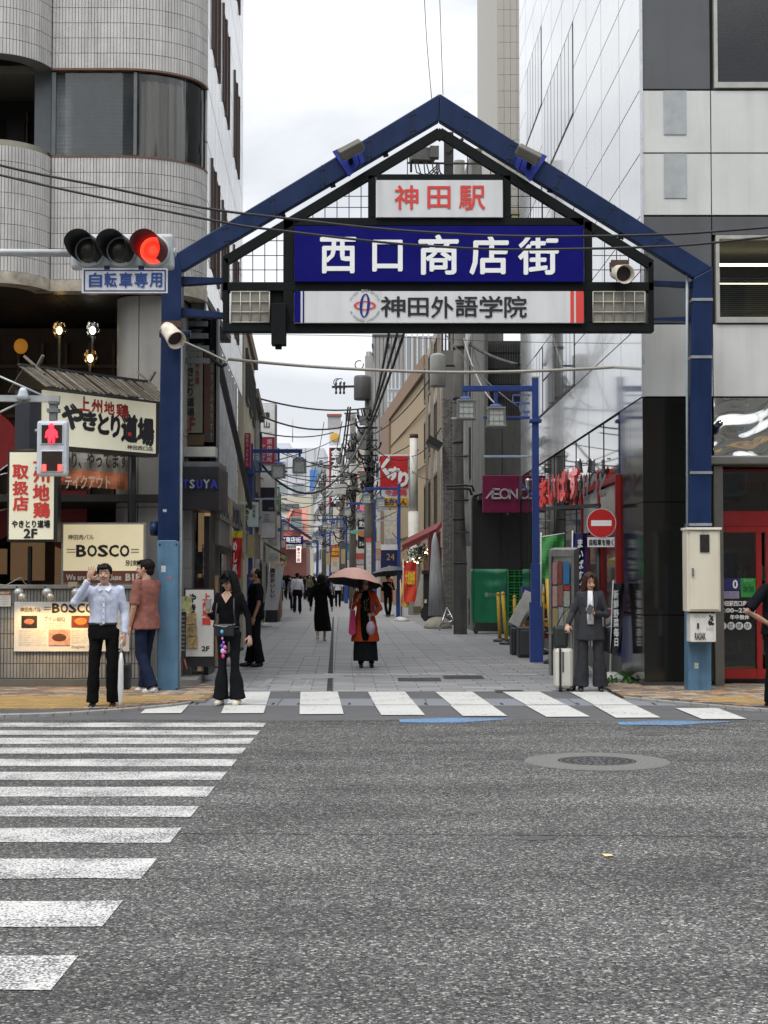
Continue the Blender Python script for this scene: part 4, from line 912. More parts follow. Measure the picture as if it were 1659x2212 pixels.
# BOSCO upper lightbox
M_serif = mat('serif_black', (.012,.008,.008), .5)
def serif(s, x0, y0, x1, y1, D, mt, par, bold=.03):
    """capital letters given slab serifs and thick stems"""
    n = len(s); w = (x1-x0)/n
    for k, ch in enumerate(s):
        if ch == ' ': continue
        a = x0+k*w+w*.08; c = x0+(k+1)*w-w*.08
        ptext(ch, a, y0, c, y1, D, mt, par, bold=bold)
        if ch in 'BFEHI1':
            for yy in (y0, y1): MB().pbox(a-w*.08, yy-(.4 if yy == y0 else .6), a+w*.34, yy+(.8 if yy == y0 else .4), D-.008, .002).build('serif', mt, par)
        if ch in 'SC': MB().pbox(c-w*.06, y0, c+w*.0, y0+(y1-y0)*.3, D-.008, .002).build('serif', mt, par)
bs = thing('bosco_lightbox', 'warm lit BOSCO lightbox with a brown footer standing on the wall', 'sign', wp(224, 1262, 21.5))
MB().pbox(133,1129,314,1262,21.5,.2).build('frame', mat('frame_silver', (.38,.38,.36), .35, .6), bs)
M_warm = mat('warm_panel', (.62,.56,.40), .4, var=.05, emit=.18, ecol=(1,.85,.5))
MB().pbox(137,1133,309,1233,21.485,.03).build('panel', M_warm, bs); MB().pbox(137,1233.3,309,1259,21.483,.03).build('footer', mat('footer_brown', (.16,.05,.03), .4, var=.3, scale=3), bs)
serif('BOSCO', 164, 1178, 281, 1202, 21.485, M_serif, bs, .035)
for x0, x1 in ((144,163),(283,300)):
    for y in (1186,1192): MB().pbox(x0,y,x1,y+1.6,21.478,.003).build('bar', M_serif, bs)
ptext('神田肉バル', 147, 1155, 203, 1166, 21.485, M_black, bs, bold=.02); ptext('別館', 271, 1210, 302, 1222, 21.485, M_black, bs, bold=.02)
ptext('We are a meat house', 143, 1241, 262, 1253, 21.483, mat('pale_serif', (.62,.55,.48), .5), bs, bold=.035); ptext('B1F', 272, 1240, 302, 1254, 21.483, mat('pale_serif', (.62,.55,.48), .5), bs, bold=.05)
# BOSCO menu board on the wall, spotlit
bm = thing('bosco_menu_board', 'white BOSCO menu board with food pictures fixed to the tiled wall', 'sign', wp(145, 1408, 21.36))
MB().pbox(31,1300,279,1407,21.36,.03).build('board', mat('board_white', (.60,.59,.55), .5, var=.03), bm)
serif('BOSCO', 112, 1304, 202, 1323, 21.36, M_serif, bm, .035)
for x0, x1 in ((95,110),(204,216)):
    for y in (1311,1316): MB().pbox(x0,y,x1,y+1.3,21.354,.003).build('bar', M_serif, bm)
M_brn = mat('brown_letter', (.10,.05,.03), .5)
ptext('神田肉バル', 44, 1312, 88, 1322, 21.36, M_brn, bm, bold=.02); ptext('ブイレBBQ', 95, 1331, 141, 1343, 21.36, mat('grey_letter2', (.20,.19,.18), .5), bm, bold=.01)
def foodpic(x0, y0, x1, y1, c1, c2, rot=0):
    a, c = wp(x0, y1, 21.353), wp(x1, y0, 21.353)
    MB().box(a.x,c.x,21.350,21.356,a.z,c.z).build('picture', mat('pic_%s' % c1, hexc(c1), .5, var=.35, scale=18), bm)
    cx, cz = (a.x+c.x)/2, (a.z+c.z)/2; MB().lathe((cx,21.350,cz), [((c.x-a.x)*.34,0),((c.x-a.x)*.30,.004)], 18, ax=(0,-1,0), sy=.55).build('dish', mat('dish_%s' % c2, hexc(c2), .5, var=.3, scale=30), bm)
foodpic(46,1330,80,1356,'1a1614','b06a55'); foodpic(154,1330,196,1355,'6b2a12','c8702c'); foodpic(105,1360,151,1394,'b98d7a','4d2b20')
M_fine = mat('fine_print', (.30,.28,.26), .6)
for (x, y, w, n) in ((41,1361,58,7),(155,1361,40,6),(95,1345,52,3),(201,1331,60,5),(201,1362,60,5)):
    for k in range(n): ptext(['国産牛の熟成肉をじっくり焼いた一皿','炭火で香ばしく仕上げました','当店名物の赤身ステーキです'][k % 3], x, y+k*5, x+w-(k % 3)*5, y+k*5+3.2, 21.36, M_fine, bm)
ptext('English, 中文', 155, 1393, 210, 1400, 21.36, M_fine, bm, bold=.01)
nt2 = thing('wall_notice', 'small notice with a brown heading at the left edge of the wall', 'notice', wp(12, 1310, 21.36)); MB().pbox(-6,1277,23,1310,21.37,.01).build('sheet', mat('board_white', (.60,.59,.55), .5), nt2); MB().pbox(-6,1277,23,1285,21.365,.004).build('heading', mat('heading_brown', (.25,.12,.05), .5), nt2); ptext('お知らせ', 0, 1278.5, 20, 1283.5, 21.365, M_white, nt2)
for k in range(4): ptext('本日の営業時間のご案内', 0, 1288+k*5, 19, 1291+k*5, 21.37, M_fine, nt2)
M_chrome = mat('chrome', (.55,.55,.55), .2, .9)
for i, x in enumerate((42,103,166)):
    sp_ = thing('spotlight', ['first', 'second', 'third'][i]+' silver spotlight from the left above the menu board', 'spotlight', wp(x, 1272, 21.2), 'spotlights above the menu board')
    p = wp(x, 1279, 21.1); q = wp(x+8, 1297, 20.98)
    b = MB(); b.ell(p+V((-.01,0,.0)), (.065,.065,.058), 14, 10); b.build('globe', mat('spot_grey', (.48,.50,.48), .35, .3), sp_)
    MB().lathe(q+V((-.01,0,.04)), [(.025,.06),(.045,.03),(.058,-.03),(.05,-.035)][::-1], 16, ax=(-.35,-.25,1)).build('reflector', mat('spot_reflector', (.5,.46,.4), .3, .5), sp_)
    MB().tube([wp(x-4,1271,21.4), wp(x-6,1268,21.2), p], .012, 6).build('bracket', M_bk, sp_)
    li = bpy.data.lights.new('spot_light', 'SPOT'); li.energy = 11; li.color = (1,.62,.22); li.spot_size = R(95); li.spot_blend = .8; li.shadow_soft_size = .03
    lo = bpy.data.objects.new('spot_light', li); COL.objects.link(lo); lo.parent = sp_; lo.location = q+V((0,-.02,-.02))-sp_.location; lo.rotation_euler = (R(38),0,0)
MB().pbox(147,1257,166,1268,21.2,.1).build('junction_box', mat('box_cream', (.35,.30,.2), .6), None, label='small tan junction box on top of the tiled wall', cat='box')
MB().tube([wp(-10,1262,21.3), wp(14,1264,21.25), wp(30,1255,21.2), wp(45,1247,21.2), wp(52,1258,21.25), wp(64,1268,21.3), wp(98,1266,21.3)], .008, 5).build('cable', mat('pale_cable', (.25,.28,.22), .6), None, label='thin pale cable looping along the top of the tiled wall', cat='cable')
# red spiral stair and lamps inside the dark storey
rs = thing('spiral_stair', 'red-sided curved staircase in the dark left ground floor', 'staircase', wp(0, 1170, 23.5))
M_redp = mat('stair_red', (.30,.012,.012), .4, var=.1)
b = MB(); vs = []
outer = [(-70,880),(0,893),(22,912),(40,936),(50,962),(46,984),(34,1000)]; inner = [(-70,940),(0,1015),(8,1012),(16,1008),(24,1004),(29,1001),(33,1000.5)]
for o_, i_ in zip(outer, inner): vs += [wp(*o_, 22.9), wp(*i_, 22.9), wp(*o_, 22.9)+V((0,.3,0)), wp(*i_, 22.9)+V((0,.3,0))]
b.add(vs, [f for k in range(6) for f in ((4*k,4*k+1,4*k+5,4*k+4),(4*k,4*k+4,4*k+6,4*k+2),(4*k+1,4*k+3,4*k+7,4*k+5))]); b.build('curved_side', M_redp, rs)
MB().prism([wp(118,1060,24),wp(188,1060,24),wp(188,1210,24),wp(118,1180,24)], (0,.1,0)).build('red_wall', M_redp, rs)
MB().prism([wp(-60,1000,24),wp(60,1130,24),wp(-60,1200,24)], (0,.1,0)).build('lower_side', M_redp, rs)
for (x0,y0,x1,y1) in ((-8,1022,17,1004),(-8,1028,16,1022),(-5,1092,17,1068),(-5,1104,17,1098)): MB().tube([wp(x0,y0,22.6),wp(x1,y1,22.6)], .013, 6).build('rail', mat('steel_bright', (.7,.7,.7), .25, .6), rs)
M_glow = mat('warm_bulb', (1,.6,.2), .5, emit=3, ecol=(1,.58,.2)); M_dim = mat('dim_lantern', (.6,.25,.03), .6, emit=.12, ecol=(1,.38,.05)); M_gw = mat('white_bulb', (1,.95,.85), .5, emit=3, ecol=(1,.93,.8))
for i, (x, y, w, py, wh) in enumerate(((128,713,11,800,0),(200,713,12,760,1),(195,773,13,800,0))):
    lp = thing('post_lamp', ['warm glass lamp on a pole behind the plank roof', 'white glass lamp beside the stone pier', 'faceted amber glass lamp just above the plank roof'][i], 'lamp', wp(x, py, 23), 'lamps in the dark storey')
    MB().lathe(wp(x,y,23), [(.05,-.12),(.105,0),(.075,.11),(.06,.11)], 8, sm=False).build('globe', pane_mat('lamp_glass', .8, .12), lp)
    MB().ell(wp(x,y+1,22.92), (.045,.045,.06), 10, 8).build('bulb', M_gw if wh else M_glow, lp)
    MB().tube([wp(x,y+13,23), wp(x,py+8,23)], .022, 8).build('pole', mat('pole_grey', (.15,.15,.13), .5, .3), lp)
for i, (x, y) in enumerate(((45,748),(137,750))):
    b = MB(); b.ell(wp(x,y,25 if i else 24), (.11,.11,.12) , 12, 10); b.build('paper_lantern', M_dim, None, label=['dim round orange lantern at the far left', 'dimmer round lantern behind the lamp pole'][i], cat='lantern')
# interior clutter behind the lightboxes
b = MB(); b.pbox(60,1180,66,1262,22.6,.1); b.build('window_post', M_bk, lb); MB().pbox(66,1172,132,1262,24.5,.1).build('back_panel', mat('interior_brown', (.05,.03,.02), .7, var=.5, scale=3), lb)
# standing signs on the platform
sg = thing('yakitori_menu_stand', 'white upright menu sign with red and black characters on the shop platform', 'sign', wp(431, 1420, 22.2))
MB().pbox(398,1271,463,1440,22.2,.10).build('frame', M_bk, sg); MB().pbox(401,1274,461,1418,22.19,.02).build('panel', mat('board_white', (.60,.59,.55), .5), sg)
ptext('やき鳥', 408, 1283, 424, 1345, 22.19, M_black, sg, vert=True, bold=.05); ptext('上州地鶏', 437, 1282, 455, 1350, 22.19, M_redl, sg, vert=True, bold=.04); ptext('2F', 436, 1396, 452, 1406, 22.19, M_black, sg, bold=.03)
for k in range(3): foodc = MB().pbox(400+k*1.5,1324+k*26,424+k*1.5,1348+k*26,22.17,.01).build('photo', mat('skewer_photo', (.40,.28,.14), .5, var=.6, scale=22), sg)
mb_ = thing('blackboard_menu', 'small black menu board leaning beside the white menu sign', 'sign', wp(400, 1440, 21.9))
MB().pbox(380,1312,401,1424,21.95,.03).build('board', M_bk, mb_); MB().pbox(384,1288,414,1322,21.93,.02).build('photo', mat('green_photo', (.25,.26,.12), .5, var=.6, scale=18), mb_)
for k in range(9): ptext('焼鳥¥180 ¥960'[:5+k % 4], 386, 1330+k*9, 399, 1334+k*9, 21.95, mat('chalk', (.4,.42,.4), .7), mb_)
MB().tube([wp(398,1424,21.9), wp(404,1447,21.8)], .014, 6).build('leg', mat('leg_rust', (.2,.05,.02), .6), mb_)
os_ = thing('orange_poster_stand', 'metal-framed orange poster stand behind the white menu sign', 'sign', wp(438, 1400, 23.4))
MB().pbox(404,1243,470,1440,23.4,.06).build('frame', mat('frame_silver', (.38,.38,.36), .35, .6), os_); MB().pbox(412,1248,467,1430,23.38,.02).build('poster', mat('poster_orange', (.45,.22,.03), .5, var=.15), os_)
MB().lathe(wp(437,1275,23.37), [(.16,0),(.155,.004)], 24, ax=(0,-1,0)).build('disc', M_redl, os_); MB().pbox(404,1246,411,1430,23.37,.02).build('lit_edge', mat('lit_edge', (.7,.8,.75), .4, emit=.5, ecol=(.8,1,.9)), os_)
# ================================================================ right building: white metal panels over black granite and glass
rb = thing('panel_building', 'white metal-panelled building with black granite base right of the gate', 'building', (6, 26, 0))
M_rw = mat('white_metal_panel', (.60,.61,.585), .35, .0, var=.07, scale=1.1, dirt=.12, rand=.02, coat=.15)
M_rws = mat('glossy_side_panel', (.60,.615,.62), .10, .28, var=.06, scale=1.5, rand=.06, coat=.3)
M_rg = mat('grey_metal_panel', (.105,.11,.115), .45, .1, var=.08, scale=1.2, dirt=.1, spec=.3)
M_gran = mat('black_granite', (.010,.010,.009), .10, var=.3, scale=40, spec=.5)
M_mirr = glass('dark_mirror_glass', (.012,.013,.014), .03)
M_seam = mat('panel_seam', (.03,.03,.035), .8)
FR = 21.5; CX = 3.627
def z_(y): return zp(y, FR)
def RX(D): return CX-.0104*(D-FR)
MB().box(CX+.04, xp(1543,FR)-.02, FR+.05, 38.65, z_(857), 17.9).build('core', M_seam, rb)
MB().box(xp(1543,FR)-.01, 16, FR+3.2, 38.6, z_(857), 17.9).build('core', M_seam, rb)
MB().box(xp(1543,FR)-.012, xp(1543,FR)+.055, FR+.09, FR+3.1, z_(700), 17.8).build('partition', M_seam, rb)
for za_, zb_ in ((z_(857),z_(698)),(z_(506),z_(195)),(z_(-182),z_(-498))): MB().box(xp(1543,FR), 15.9, FR+.055, FR+3.15, za_, zb_).build('floor_void', M_seam, rb)
MB().box(CX+.04, 4.56, FR+.3, 38.5, 0, z_(857)-.02).build('core', M_gran, rb)
x2 = xp(1543, FR)
colx = [CX, x2, x2+2.6, x2+5.2, x2+7.8]
def panel(x0, x1, y0, y1, m_, nm='panel'):      # y1 lower edge
    return MB().box(x0+.008, x1-.008, FR, FR+.05, z_(y1)+.008, z_(y0)-.008).build(nm, m_, rb)
rows_c0 = [(-620,-500,M_rg),(-500,-350,M_rw),(-350,-180,M_rw),(-180,193,M_rg),(195,330,M_rw),(331,465,M_rw),(467,699,M_rg),(700,857,M_rw)]
for y0, y1, m_ in rows_c0: panel(colx[0], colx[1], y0, y1, m_)
for i in range(1, 4):
    for y0, y1, m_ in rows_c0:
        if m_ is M_rg:
            ya, yb = (y0+2, y1-10) if y0 < 0 else (509, 690)
            if y0 == 467: panel(colx[i], colx[i+1], 467, 508, M_rg)
            w0, w1 = colx[i]+.05, colx[i+1]-.05
            za, zb_ = z_(yb), z_(ya)
            fr_ = MB(); 
            for q in ((w0,w1,za-.05,za+.03),(w0,w1,zb_-.05,zb_),(w0,w0+.05,za+.03,zb_-.05),(w1-.05,w1,za+.03,zb_-.05)): fr_.box(q[0],q[1],FR-.03,FR+.08,q[2],q[3])
            fo = fr_.build('window', mat('pale_window_frame', (.42,.42,.38), .4, .2), rb)
            MB().box(w0+.05,w1-.05,FR+.02,FR+.03,za+.03,zb_-.05).build('pane', pane_mat('office_pane', .75, .05), fo)
            MB().box(w0,w1,FR+3,FR+3.1,za-.2,zb_+.3).build('room_wall', mat('office_wall', (.05,.055,.05), .9), rb)
            MB().box(w0,w1,FR+.1,FR+3,zb_,zb_+.05).build('ceiling', mat('office_ceiling', (.08,.08,.075), .9), rb)
            b = MB(); n = int((zb_-za)/.028)
            top_open = .45 if y0 == 467 else 0
            for k in range(n):
                z = za+.04+k*.028
                if z < zb_-.05-top_open*(zb_-za): b.obox(((w0+w1)/2, FR+.12, z), (w1-w0-.1, .025, .004), Matrix.Rotation(R(35), 3, 'X'))
            b.build('window_blind', mat('office_blind', (.16,.18,.17), .5), rb, kind='stuff')
            if y0 == 467:
                MB().box(w0+.12,w1+.5,FR+1.0,FR+1.06,z_(541)-.01,z_(541)+.02).build('tube_light', mat('tube_light', (1,.9,.6), .5, emit=4, ecol=(1,.88,.5)), rb)
                MB().box(w0+.1,w0+1.15,FR+.6,FR+.65,z_(594)-.01,z_(594)+.014).build('tube_light', mat('tube_light', (1,.9,.6), .5, emit=4, ecol=(1,.88,.5)), rb)
        else: panel(colx[i], colx[i+1], y0, y1, m_)
for y0, y1 in ((196,291),(332,428)): MB().box(xp(1440,FR), xp(1489,FR), FR-.012, FR, z_(y1), z_(y0)).build('inset_panel', mat('inset_grey', (.36,.385,.39), .5), rb)
# side, ten bays of glossy panels
cD = [21.5,23.3,25.1,26.8,28.5,30.2,31.9,33.7,35.4,37.1,38.7]
def rside(D0, D1, z0, z1, t=.04, off=0): return sbox(D0, D1, z0, z1, t, off, sx=RX, side=-1)
ys_ = [857,699,583,465,330,193,60,-72,-205,-340,-475,-610,-745,-880,-1015,-1150,-1285]
wins = {(5,11),(4,11),(7,9),(8,9),(7,10),(8,10),(6,1),(4,4),(4,1),(4,2),(5,1),(5,2),(7,5),(7,6),(8,5),(8,6),(4,7),(4,8),(5,7),(5,8),(7,1),(7,2),(5,4),(6,7),(6,8)}
for i in range(10):
    for r in range(16):
        z0, z1 = z_(ys_[r]), z_(ys_[r+1])
        if (i, r) in wins:
            w = rside(cD[i]+.02, cD[i+1]-.02, z0+.02, z1-.02, .05, .0).build('window', mat('brown_window_frame', (.10,.075,.065), .5, .3), rb)
            for d in (.06, .62, 1.18):
                rside(cD[i]+d, cD[i]+d+.50, z0+.05 if (i, r-1) not in wins else z0, z1-.05 if (i, r+1) not in wins else z1, .02, .012).build('pane', glass('sky_pane', (.10,.115,.13), .04), w)
        else: rside(cD[i]+.016, cD[i+1]-.016, z0+.010, z1-.010, .04, .0).build('side_panel', M_rws, rb)
MB().box(CX-.004, CX+.035, FR-.012, FR+.04, z_(857), 14).build('corner_trim', mat('corner_trim', (.6,.62,.66), .3, .3), rb)
# granite corner: three courses, front and side
for z0, z1 in ((.10,1.02),(1.03,2.6),(2.61,z_(857)-.01)):
    MB().box(CX, xp(1484,FR), FR+.0, FR+.3, z0, z1-.004).build('granite_slab', M_gran, rb)
    for D0, D1 in ((21.5,22.5),(22.51,23.4)): rside(D0+.002, D1, z0, z1-.004, .05, 0).build('granite_slab', M_gran, rb)
MB().box(CX-.03, xp(1486,FR), FR-.02, FR+.3, 0, .095).build('plinth', mat('plinth_black', (.03,.03,.028), .5), rb)
# mirror glass shop front along the street
for k in range(9):
    D0 = 23.45+k*1.67; rside(D0, D0+1.65, .35, z_(857)-.03, .03, -.01).build('glass_panel', M_mirr, rb)
    if k: rside(D0-.012, D0+.002, .35, z_(857)-.03, .05, .0).build('glass_joint', M_seam, rb)
rside(23.45, 38.5, 0, .34, .05, 0).build('base', mat('base_grey', (.10,.10,.10), .7), rb)
# ---------------------------------------------------------------- red framed shop right of the gate post
sh = thing('red_framed_shop', 'shop entrance with red door frames and wavy mirrored fascia at the right edge', 'shop', (6.2, 22, 0))
M_mir = bpy.data.materials.new('wavy_mirror'); M_mir.use_nodes = True; t = M_mir.node_tree; bb = t.nodes['Principled BSDF']
bb.inputs['Metallic'].default_value = 1; bb.inputs['Roughness'].default_value = .04; bb.inputs['Base Color'].default_value = (.62,.63,.60,1)
ge = t.nodes.new('ShaderNodeNewGeometry'); no = t.nodes.new('ShaderNodeTexNoise'); no.inputs['Scale'].default_value = 1.1; no.inputs['Detail'].default_value = 1; no.inputs['Distortion'].default_value = 1.2
bu = t.nodes.new('ShaderNodeBump'); bu.inputs['Strength'].default_value = 1; bu.inputs['Distance'].default_value = .35
t.links.new(ge.outputs['Position'], no.inputs['Vector']); t.links.new(no.outputs['Fac'], bu.inputs['Height']); t.links.new(bu.outputs[0], bb.inputs['Normal'])
xa = xp(1544, FR)
MB().box(xa, xa+6, FR, FR+.05, z_(984), z_(858)-.01).build('mirror_fascia', M_mir, sh)
MB().box(xa-.2, xa+6, FR-.06, FR+.5, z_(1004), z_(984)-.005).build('canopy', mat('canopy_grey', (.17,.165,.15), .4, .3), sh, bevel=.02)
MB().box(xp(1486,FR), xp(1543,FR), FR+.06, FR+.4, 0.1, z_(857)).build('black_column', M_gran, sh)
MB().box(xp(1543,FR), xp(1562,FR), FR+.0, FR+.25, 0.05, z_(1006)).build('column', mat('column_taupe', (.13,.125,.11), .4, .3), sh)
M_redf = mat('red_frame', (.27,.012,.012), .35, var=.08)
SF = 22.0
MB().pbox(1560,1014,1800,1018,SF-.05,.1).build('top_rail', M_redf, sh); MB().pbox(1560,1104,1800,1136,SF-.05,.12).build('transom', M_redf, sh)
MB().pbox(1560,1136,1800,1150,SF-.04,.12).build('door_rail', M_redf, sh); MB().pbox(1560,1445,1800,1466,SF-.05,.1).build('door_bottom_rail', M_redf, sh)
MB().pbox(1633,1150,1648,1466,SF-.06,.1).build('door_stile', M_redf, sh); MB().pbox(1655,1150,1668,1466,SF-.05,.1).build('door_stile', M_redf, sh)
MB().pbox(1560,1018,1800,1104,SF,.02).build('transom_pane', pane_mat('door_pane', .35, .10), sh); MB().pbox(1560,1150,1633,1445,SF,.02).build('door_pane', pane_mat('door_pane', .35, .10), sh)
MB().pbox(1668,1150,1800,1445,SF,.02).build('door_pane', pane_mat('door_pane', .35, .10), sh)
ptext('まいばすけっと', 1598, 1040, 1655, 1056, SF-.02, mat('dim_red', (.16,.025,.02), .5), sh)
MB().box(xp(1545,26), xp(1545,26)+7, 27, 27.1, 0, 4).build('back_wall', mat('shop_back', (.035,.03,.022), .8, var=.5, scale=3), sh)
MB().box(xp(1545,24)-.2, 12, 22.1, 27, z_(1010), z_(1010)+.05).build('ceiling', mat('shop_ceiling', (.10,.10,.085), .8), sh)
MB().box(xp(1545,24)-.2, 12, 22.0, 27, -.0, .045).build('floor', mat('shop_floor', (.10,.10,.09), .4), sh)
for k in range(4): 
    shf = MB().box(5.5, 7.3, 25-.1, 25.6, .3+.4*k, .34+.4*k).build('shelf', mat('shelf_grey', (.2,.2,.2), .5), sh)
    b = MB(); random.seed(k)
    for j in range(16): w = random.uniform(.05,.1); b.box(5.5+.11*j, 5.5+.11*j+w, 24.95, 25.2, .34+.4*k, .34+.4*k+random.uniform(.12,.28), j % 3)
    b.build('goods', [mat('goods_a', (.30,.10,.05), .6), mat('goods_b', (.10,.2,.1), .6), mat('goods_c', (.35,.33,.25), .6)], sh, kind='stuff')
MB().pbox(1560,1249,1600,1275,SF-.03,.01).build('poster', mat('poster_navy', (.02,.02,.12), .5), sh); ptext('0', 1583, 1253, 1593, 1271, SF-.035, M_white, sh, bold=.03); MB().pbox(1560,1277,1597,1293,SF-.03,.01).build('poster', mat('poster_lilac', (.25,.22,.35), .5, var=.3, scale=30), sh)
MB().pbox(1600,1249,1633,1290,SF-.03,.01).build('poster', mat('poster_green', (.03,.27,.05), .5), sh); ptext('Uber Eats', 1605, 1262, 1628, 1278, SF-.035, mat('poster_dark_green', (.01,.1,.02), .5), sh, bold=.02); ptext('使えます', 1606, 1251, 1627, 1257, SF-.035, mat('poster_pale', (.3,.6,.3), .5), sh)
ptext('神田駅西口商店街店', 1557, 1298, 1640, 1309, SF-.02, M_white, sh, bold=.03); ptext('7:00~23:00', 1557, 1314, 1632, 1323, SF-.02, M_white, sh, bold=.03); ptext('年中無休', 1577, 1328, 1618, 1338, SF-.02, M_white, sh, bold=.03)
for k in range(4): MB().lathe(wp(1561+18*k,1352,SF-.02), [(.055,0),(.055,.004)], 16, ax=(0,-1,0)).build('icon', M_white, sh); ptext('禁', 1555+18*k, 1346, 1566+18*k, 1358, SF-.026, M_black, sh)
# lit street-side shop sign: red upright letters, grey script
nn_ = thing('neon_letters', 'cluster of glossy red raised shop letters on a black rail high on the glass wall', 'sign', (RX(30)-.3, 30, 3))
random.seed(4)
for k, ch in enumerate('まいばす'):
    D = 32.0-k*1.55; p = V((RX(D)-.28, D, zp(1096-k*6, D)))
    text(ch, p, (0,-1,0), (0,0,1), 1.2, zp(1040-k*8,D)-p.z, mat('neon_red', (.62,.02,.015), .25, emit=.25, coat=.4), nn_, bold=.05, ext=.0)
    text(ch, p+V((.06,0,0)), (0,-1,0), (0,0,1), 1.2, zp(1040-k*8,D)-p.z, mat('neon_red_side', (.2,.01,.01), .3), nn_, bold=.06, ext=.0)
for k, ch in enumerate('けっと'):
    D = 25.6-k*.9; p = V((RX(D)-.26, D, zp(1082-k*4, D))); text(ch, p, (0,-1,0), (0,0,1), .7, .36, mat('letter_steel', (.4,.4,.4), .3, .7), nn_, bold=.05)
MB().beam((RX(33)-.3,33,zp(1100,33)), (RX(23.8)-.28,23.8,zp(1092,23.8)), .08, .06).build('rail', M_bk, nn_)
def can(x, y, D, lab, grp='steel can spotlights on the glass wall'):
    t = thing('wall_spotlight', lab, 'spotlight', wp(x, y, D), grp)
    MB().lathe(wp(x,y,D)+V((0,0,-.12)), [(.075,0),(.07,.02),(.058,.2),(.05,.24),(.02,.26)], 16, ax=(-.08,-.1,1)).build('can', mat('brushed_steel', (.45,.45,.45), .25, .9), t)
    MB().tube([wp(x,y-8,D), wp(x+8,y-12,D), (RX(D)-.02, D, wp(x+8,y-12,D).z)], .014, 6).build('arm', mat('brushed_steel', (.45,.45,.45), .25, .9), t)
for i, (x, y, D) in enumerate(((1148,1043,30),(1202,1045,28.3),(1251,1000,26.5),(1310,920+68,25.5),(1335,985,24.8),(1251,1090-45,26.6),(1199,1048,29.2))):
    pass
for i, (x, y, D, l) in enumerate(((1142,1047,33.5,'small can spotlight nearest the blue lamp post'),(1198,1050,30,'can spotlight second from the blue lamp post'),(1251,1007,27.3,'can spotlight below the end of the red letters'),(1309,914+94,25.2,'upper left can spotlight over the red window frame'),(1337,1003,24.6,'upper right can spotlight over the red window frame'))): can(x, y, D, l)
# red window frame standing on the glass wall
rw = thing('red_window_frame', 'tall red window frame with posters on the dark glass wall behind the no entry sign', 'window frame', (RX(25), 25, 1))
def rq(D0, D1, y0a, y0b, y1a, y1b, off, t, m_, nm):
    """slab on the side wall, between depths, its top y0 and bottom y1 given at each end in picture rows"""
    z00, z01, z10, z11 = zp(y0a,D0), zp(y0b,D1), zp(y1a,D0), zp(y1b,D1); b = MB(); a = -off
    p = [V((RX(D0)+a,D0,z10)),V((RX(D1)+a,D1,z11)),V((RX(D1)+a,D1,z01)),V((RX(D0)+a,D0,z00))]
    return b.prism(p, (t,0,0)).build(nm, m_, rw)
for D0, D1, z0, z1 in ((23.5,27.4,3.02,3.12),(23.5,23.6,.95,3.02),(25.3,25.4,.95,3.02),(27.3,27.4,.95,3.02),(23.6,27.3,.95,1.05),(23.6,27.3,2.2,2.27)): rside(D0,D1,z0,z1,.08,.06).build('frame_bar', M_redf, rw)
rside(23.65,25.28,2.32,2.98,.02,.03).build('poster', mat('poster_pale2', (.42,.42,.38), .5, var=.15, scale=6), rw); rside(25.45,27.25,2.32,2.98,.02,.03).build('poster', mat('poster_pale3', (.38,.40,.40), .5, var=.25, scale=6), rw)
# ================================================================ houses further down the street
def prismbox(pts, z0, z1):
    return MB().prism([V((x, y, z0)) for x, y in pts], (0,0,z1-z0))
WIN = {}
def window(par, o, r, w, h, nrm, frame, pane, nm='window', t=.08, bars=1):
    """window standing on a wall: o lower-left corner, r unit vector along the wall, nrm outward"""
    o, r, nrm = V(o), V(r).normalized(), V(nrm).normalized()
    key = (frame.name, bars)
    if key not in WIN:
        b = MB(); f = .06
        for q in ((0,1,0,f),(0,1,1-f,1),(0,f,f,1-f),(1-f,1,f,1-f)): b.box(q[0],q[1],0,1,q[2],q[3])
        for k in range(bars): b.box((k+1)/(bars+1)-.02,(k+1)/(bars+1)+.02,.1,.9,f,1-f)
        WIN[key] = b.mesh('window', V((0,0,0)), frame)
    if pane.name not in WIN: WIN[pane.name] = MB().box(.05,.95,.35,.6,.05,.95).mesh('pane', V((0,0,0)), pane)
    org = worg(par); a = atan2(r.y, r.x)
    fo = bpy.data.objects.new(nm, WIN[key]); COL.objects.link(fo); fo.parent = par; fo.location = o+nrm*t*.6-org; fo.rotation_euler = (0,0,a); fo.scale = (w, t, h)
    po = bpy.data.objects.new('pane', WIN[pane.name]); COL.objects.link(po); po.parent = fo
    return fo
def wq(par, x0, y0, x1, y1, D, t, m_, nm, **kw): return MB().pbox(x0,y0,x1,y1,D,t).build(nm, m_, par, **kw)
G1 = glass('far_pane', (.05,.06,.07), .06); G2 = glass('far_pane_pale', (.20,.25,.27), .08)
M_fr = mat('far_frame', (.35,.35,.34), .5); M_frd = mat('far_frame_dark', (.04,.04,.04), .5)
# R2: dark ribbed house behind the glass building
r2 = thing('dark_ribbed_house', 'dark grey ribbed metal house behind the blue lamp post with a boxed bay', 'house', (4, 46, 0))
def R2X(D): return 2.55-.027*(D-44)
M_rib = mat('dark_ribbed', (.055,.055,.052), .6, dirt=.3, var=.15); M_con = mat('old_concrete', (.17,.165,.15), .8, var=.2, scale=3, dirt=.35, bump=.3)
prismbox([(2.62,44.1),(7,44.1),(7,52),(R2X(52)+.1,52)], 0, zp(735,44)).build('core', M_rib, r2)
L = []
z1 = zp(740,44)
for k in range(42):
    x = xp(1034,44)+k*.032*2.2; 
    if x < xp(1128,44): L.append(((x, 44.05, (1.2+z1)/2), (.04, .06, z1-1.2), 0))
pieces(r2, 'rib', L, M_rib, 300)
for y in (760,795,829,858,1117,1155,1190,1226): MB().box(xp(1034,44), xp(1128,44), 44.0, 44.06, zp(y+1.2,44), zp(y,44)).build('seam', M_seam, r2)
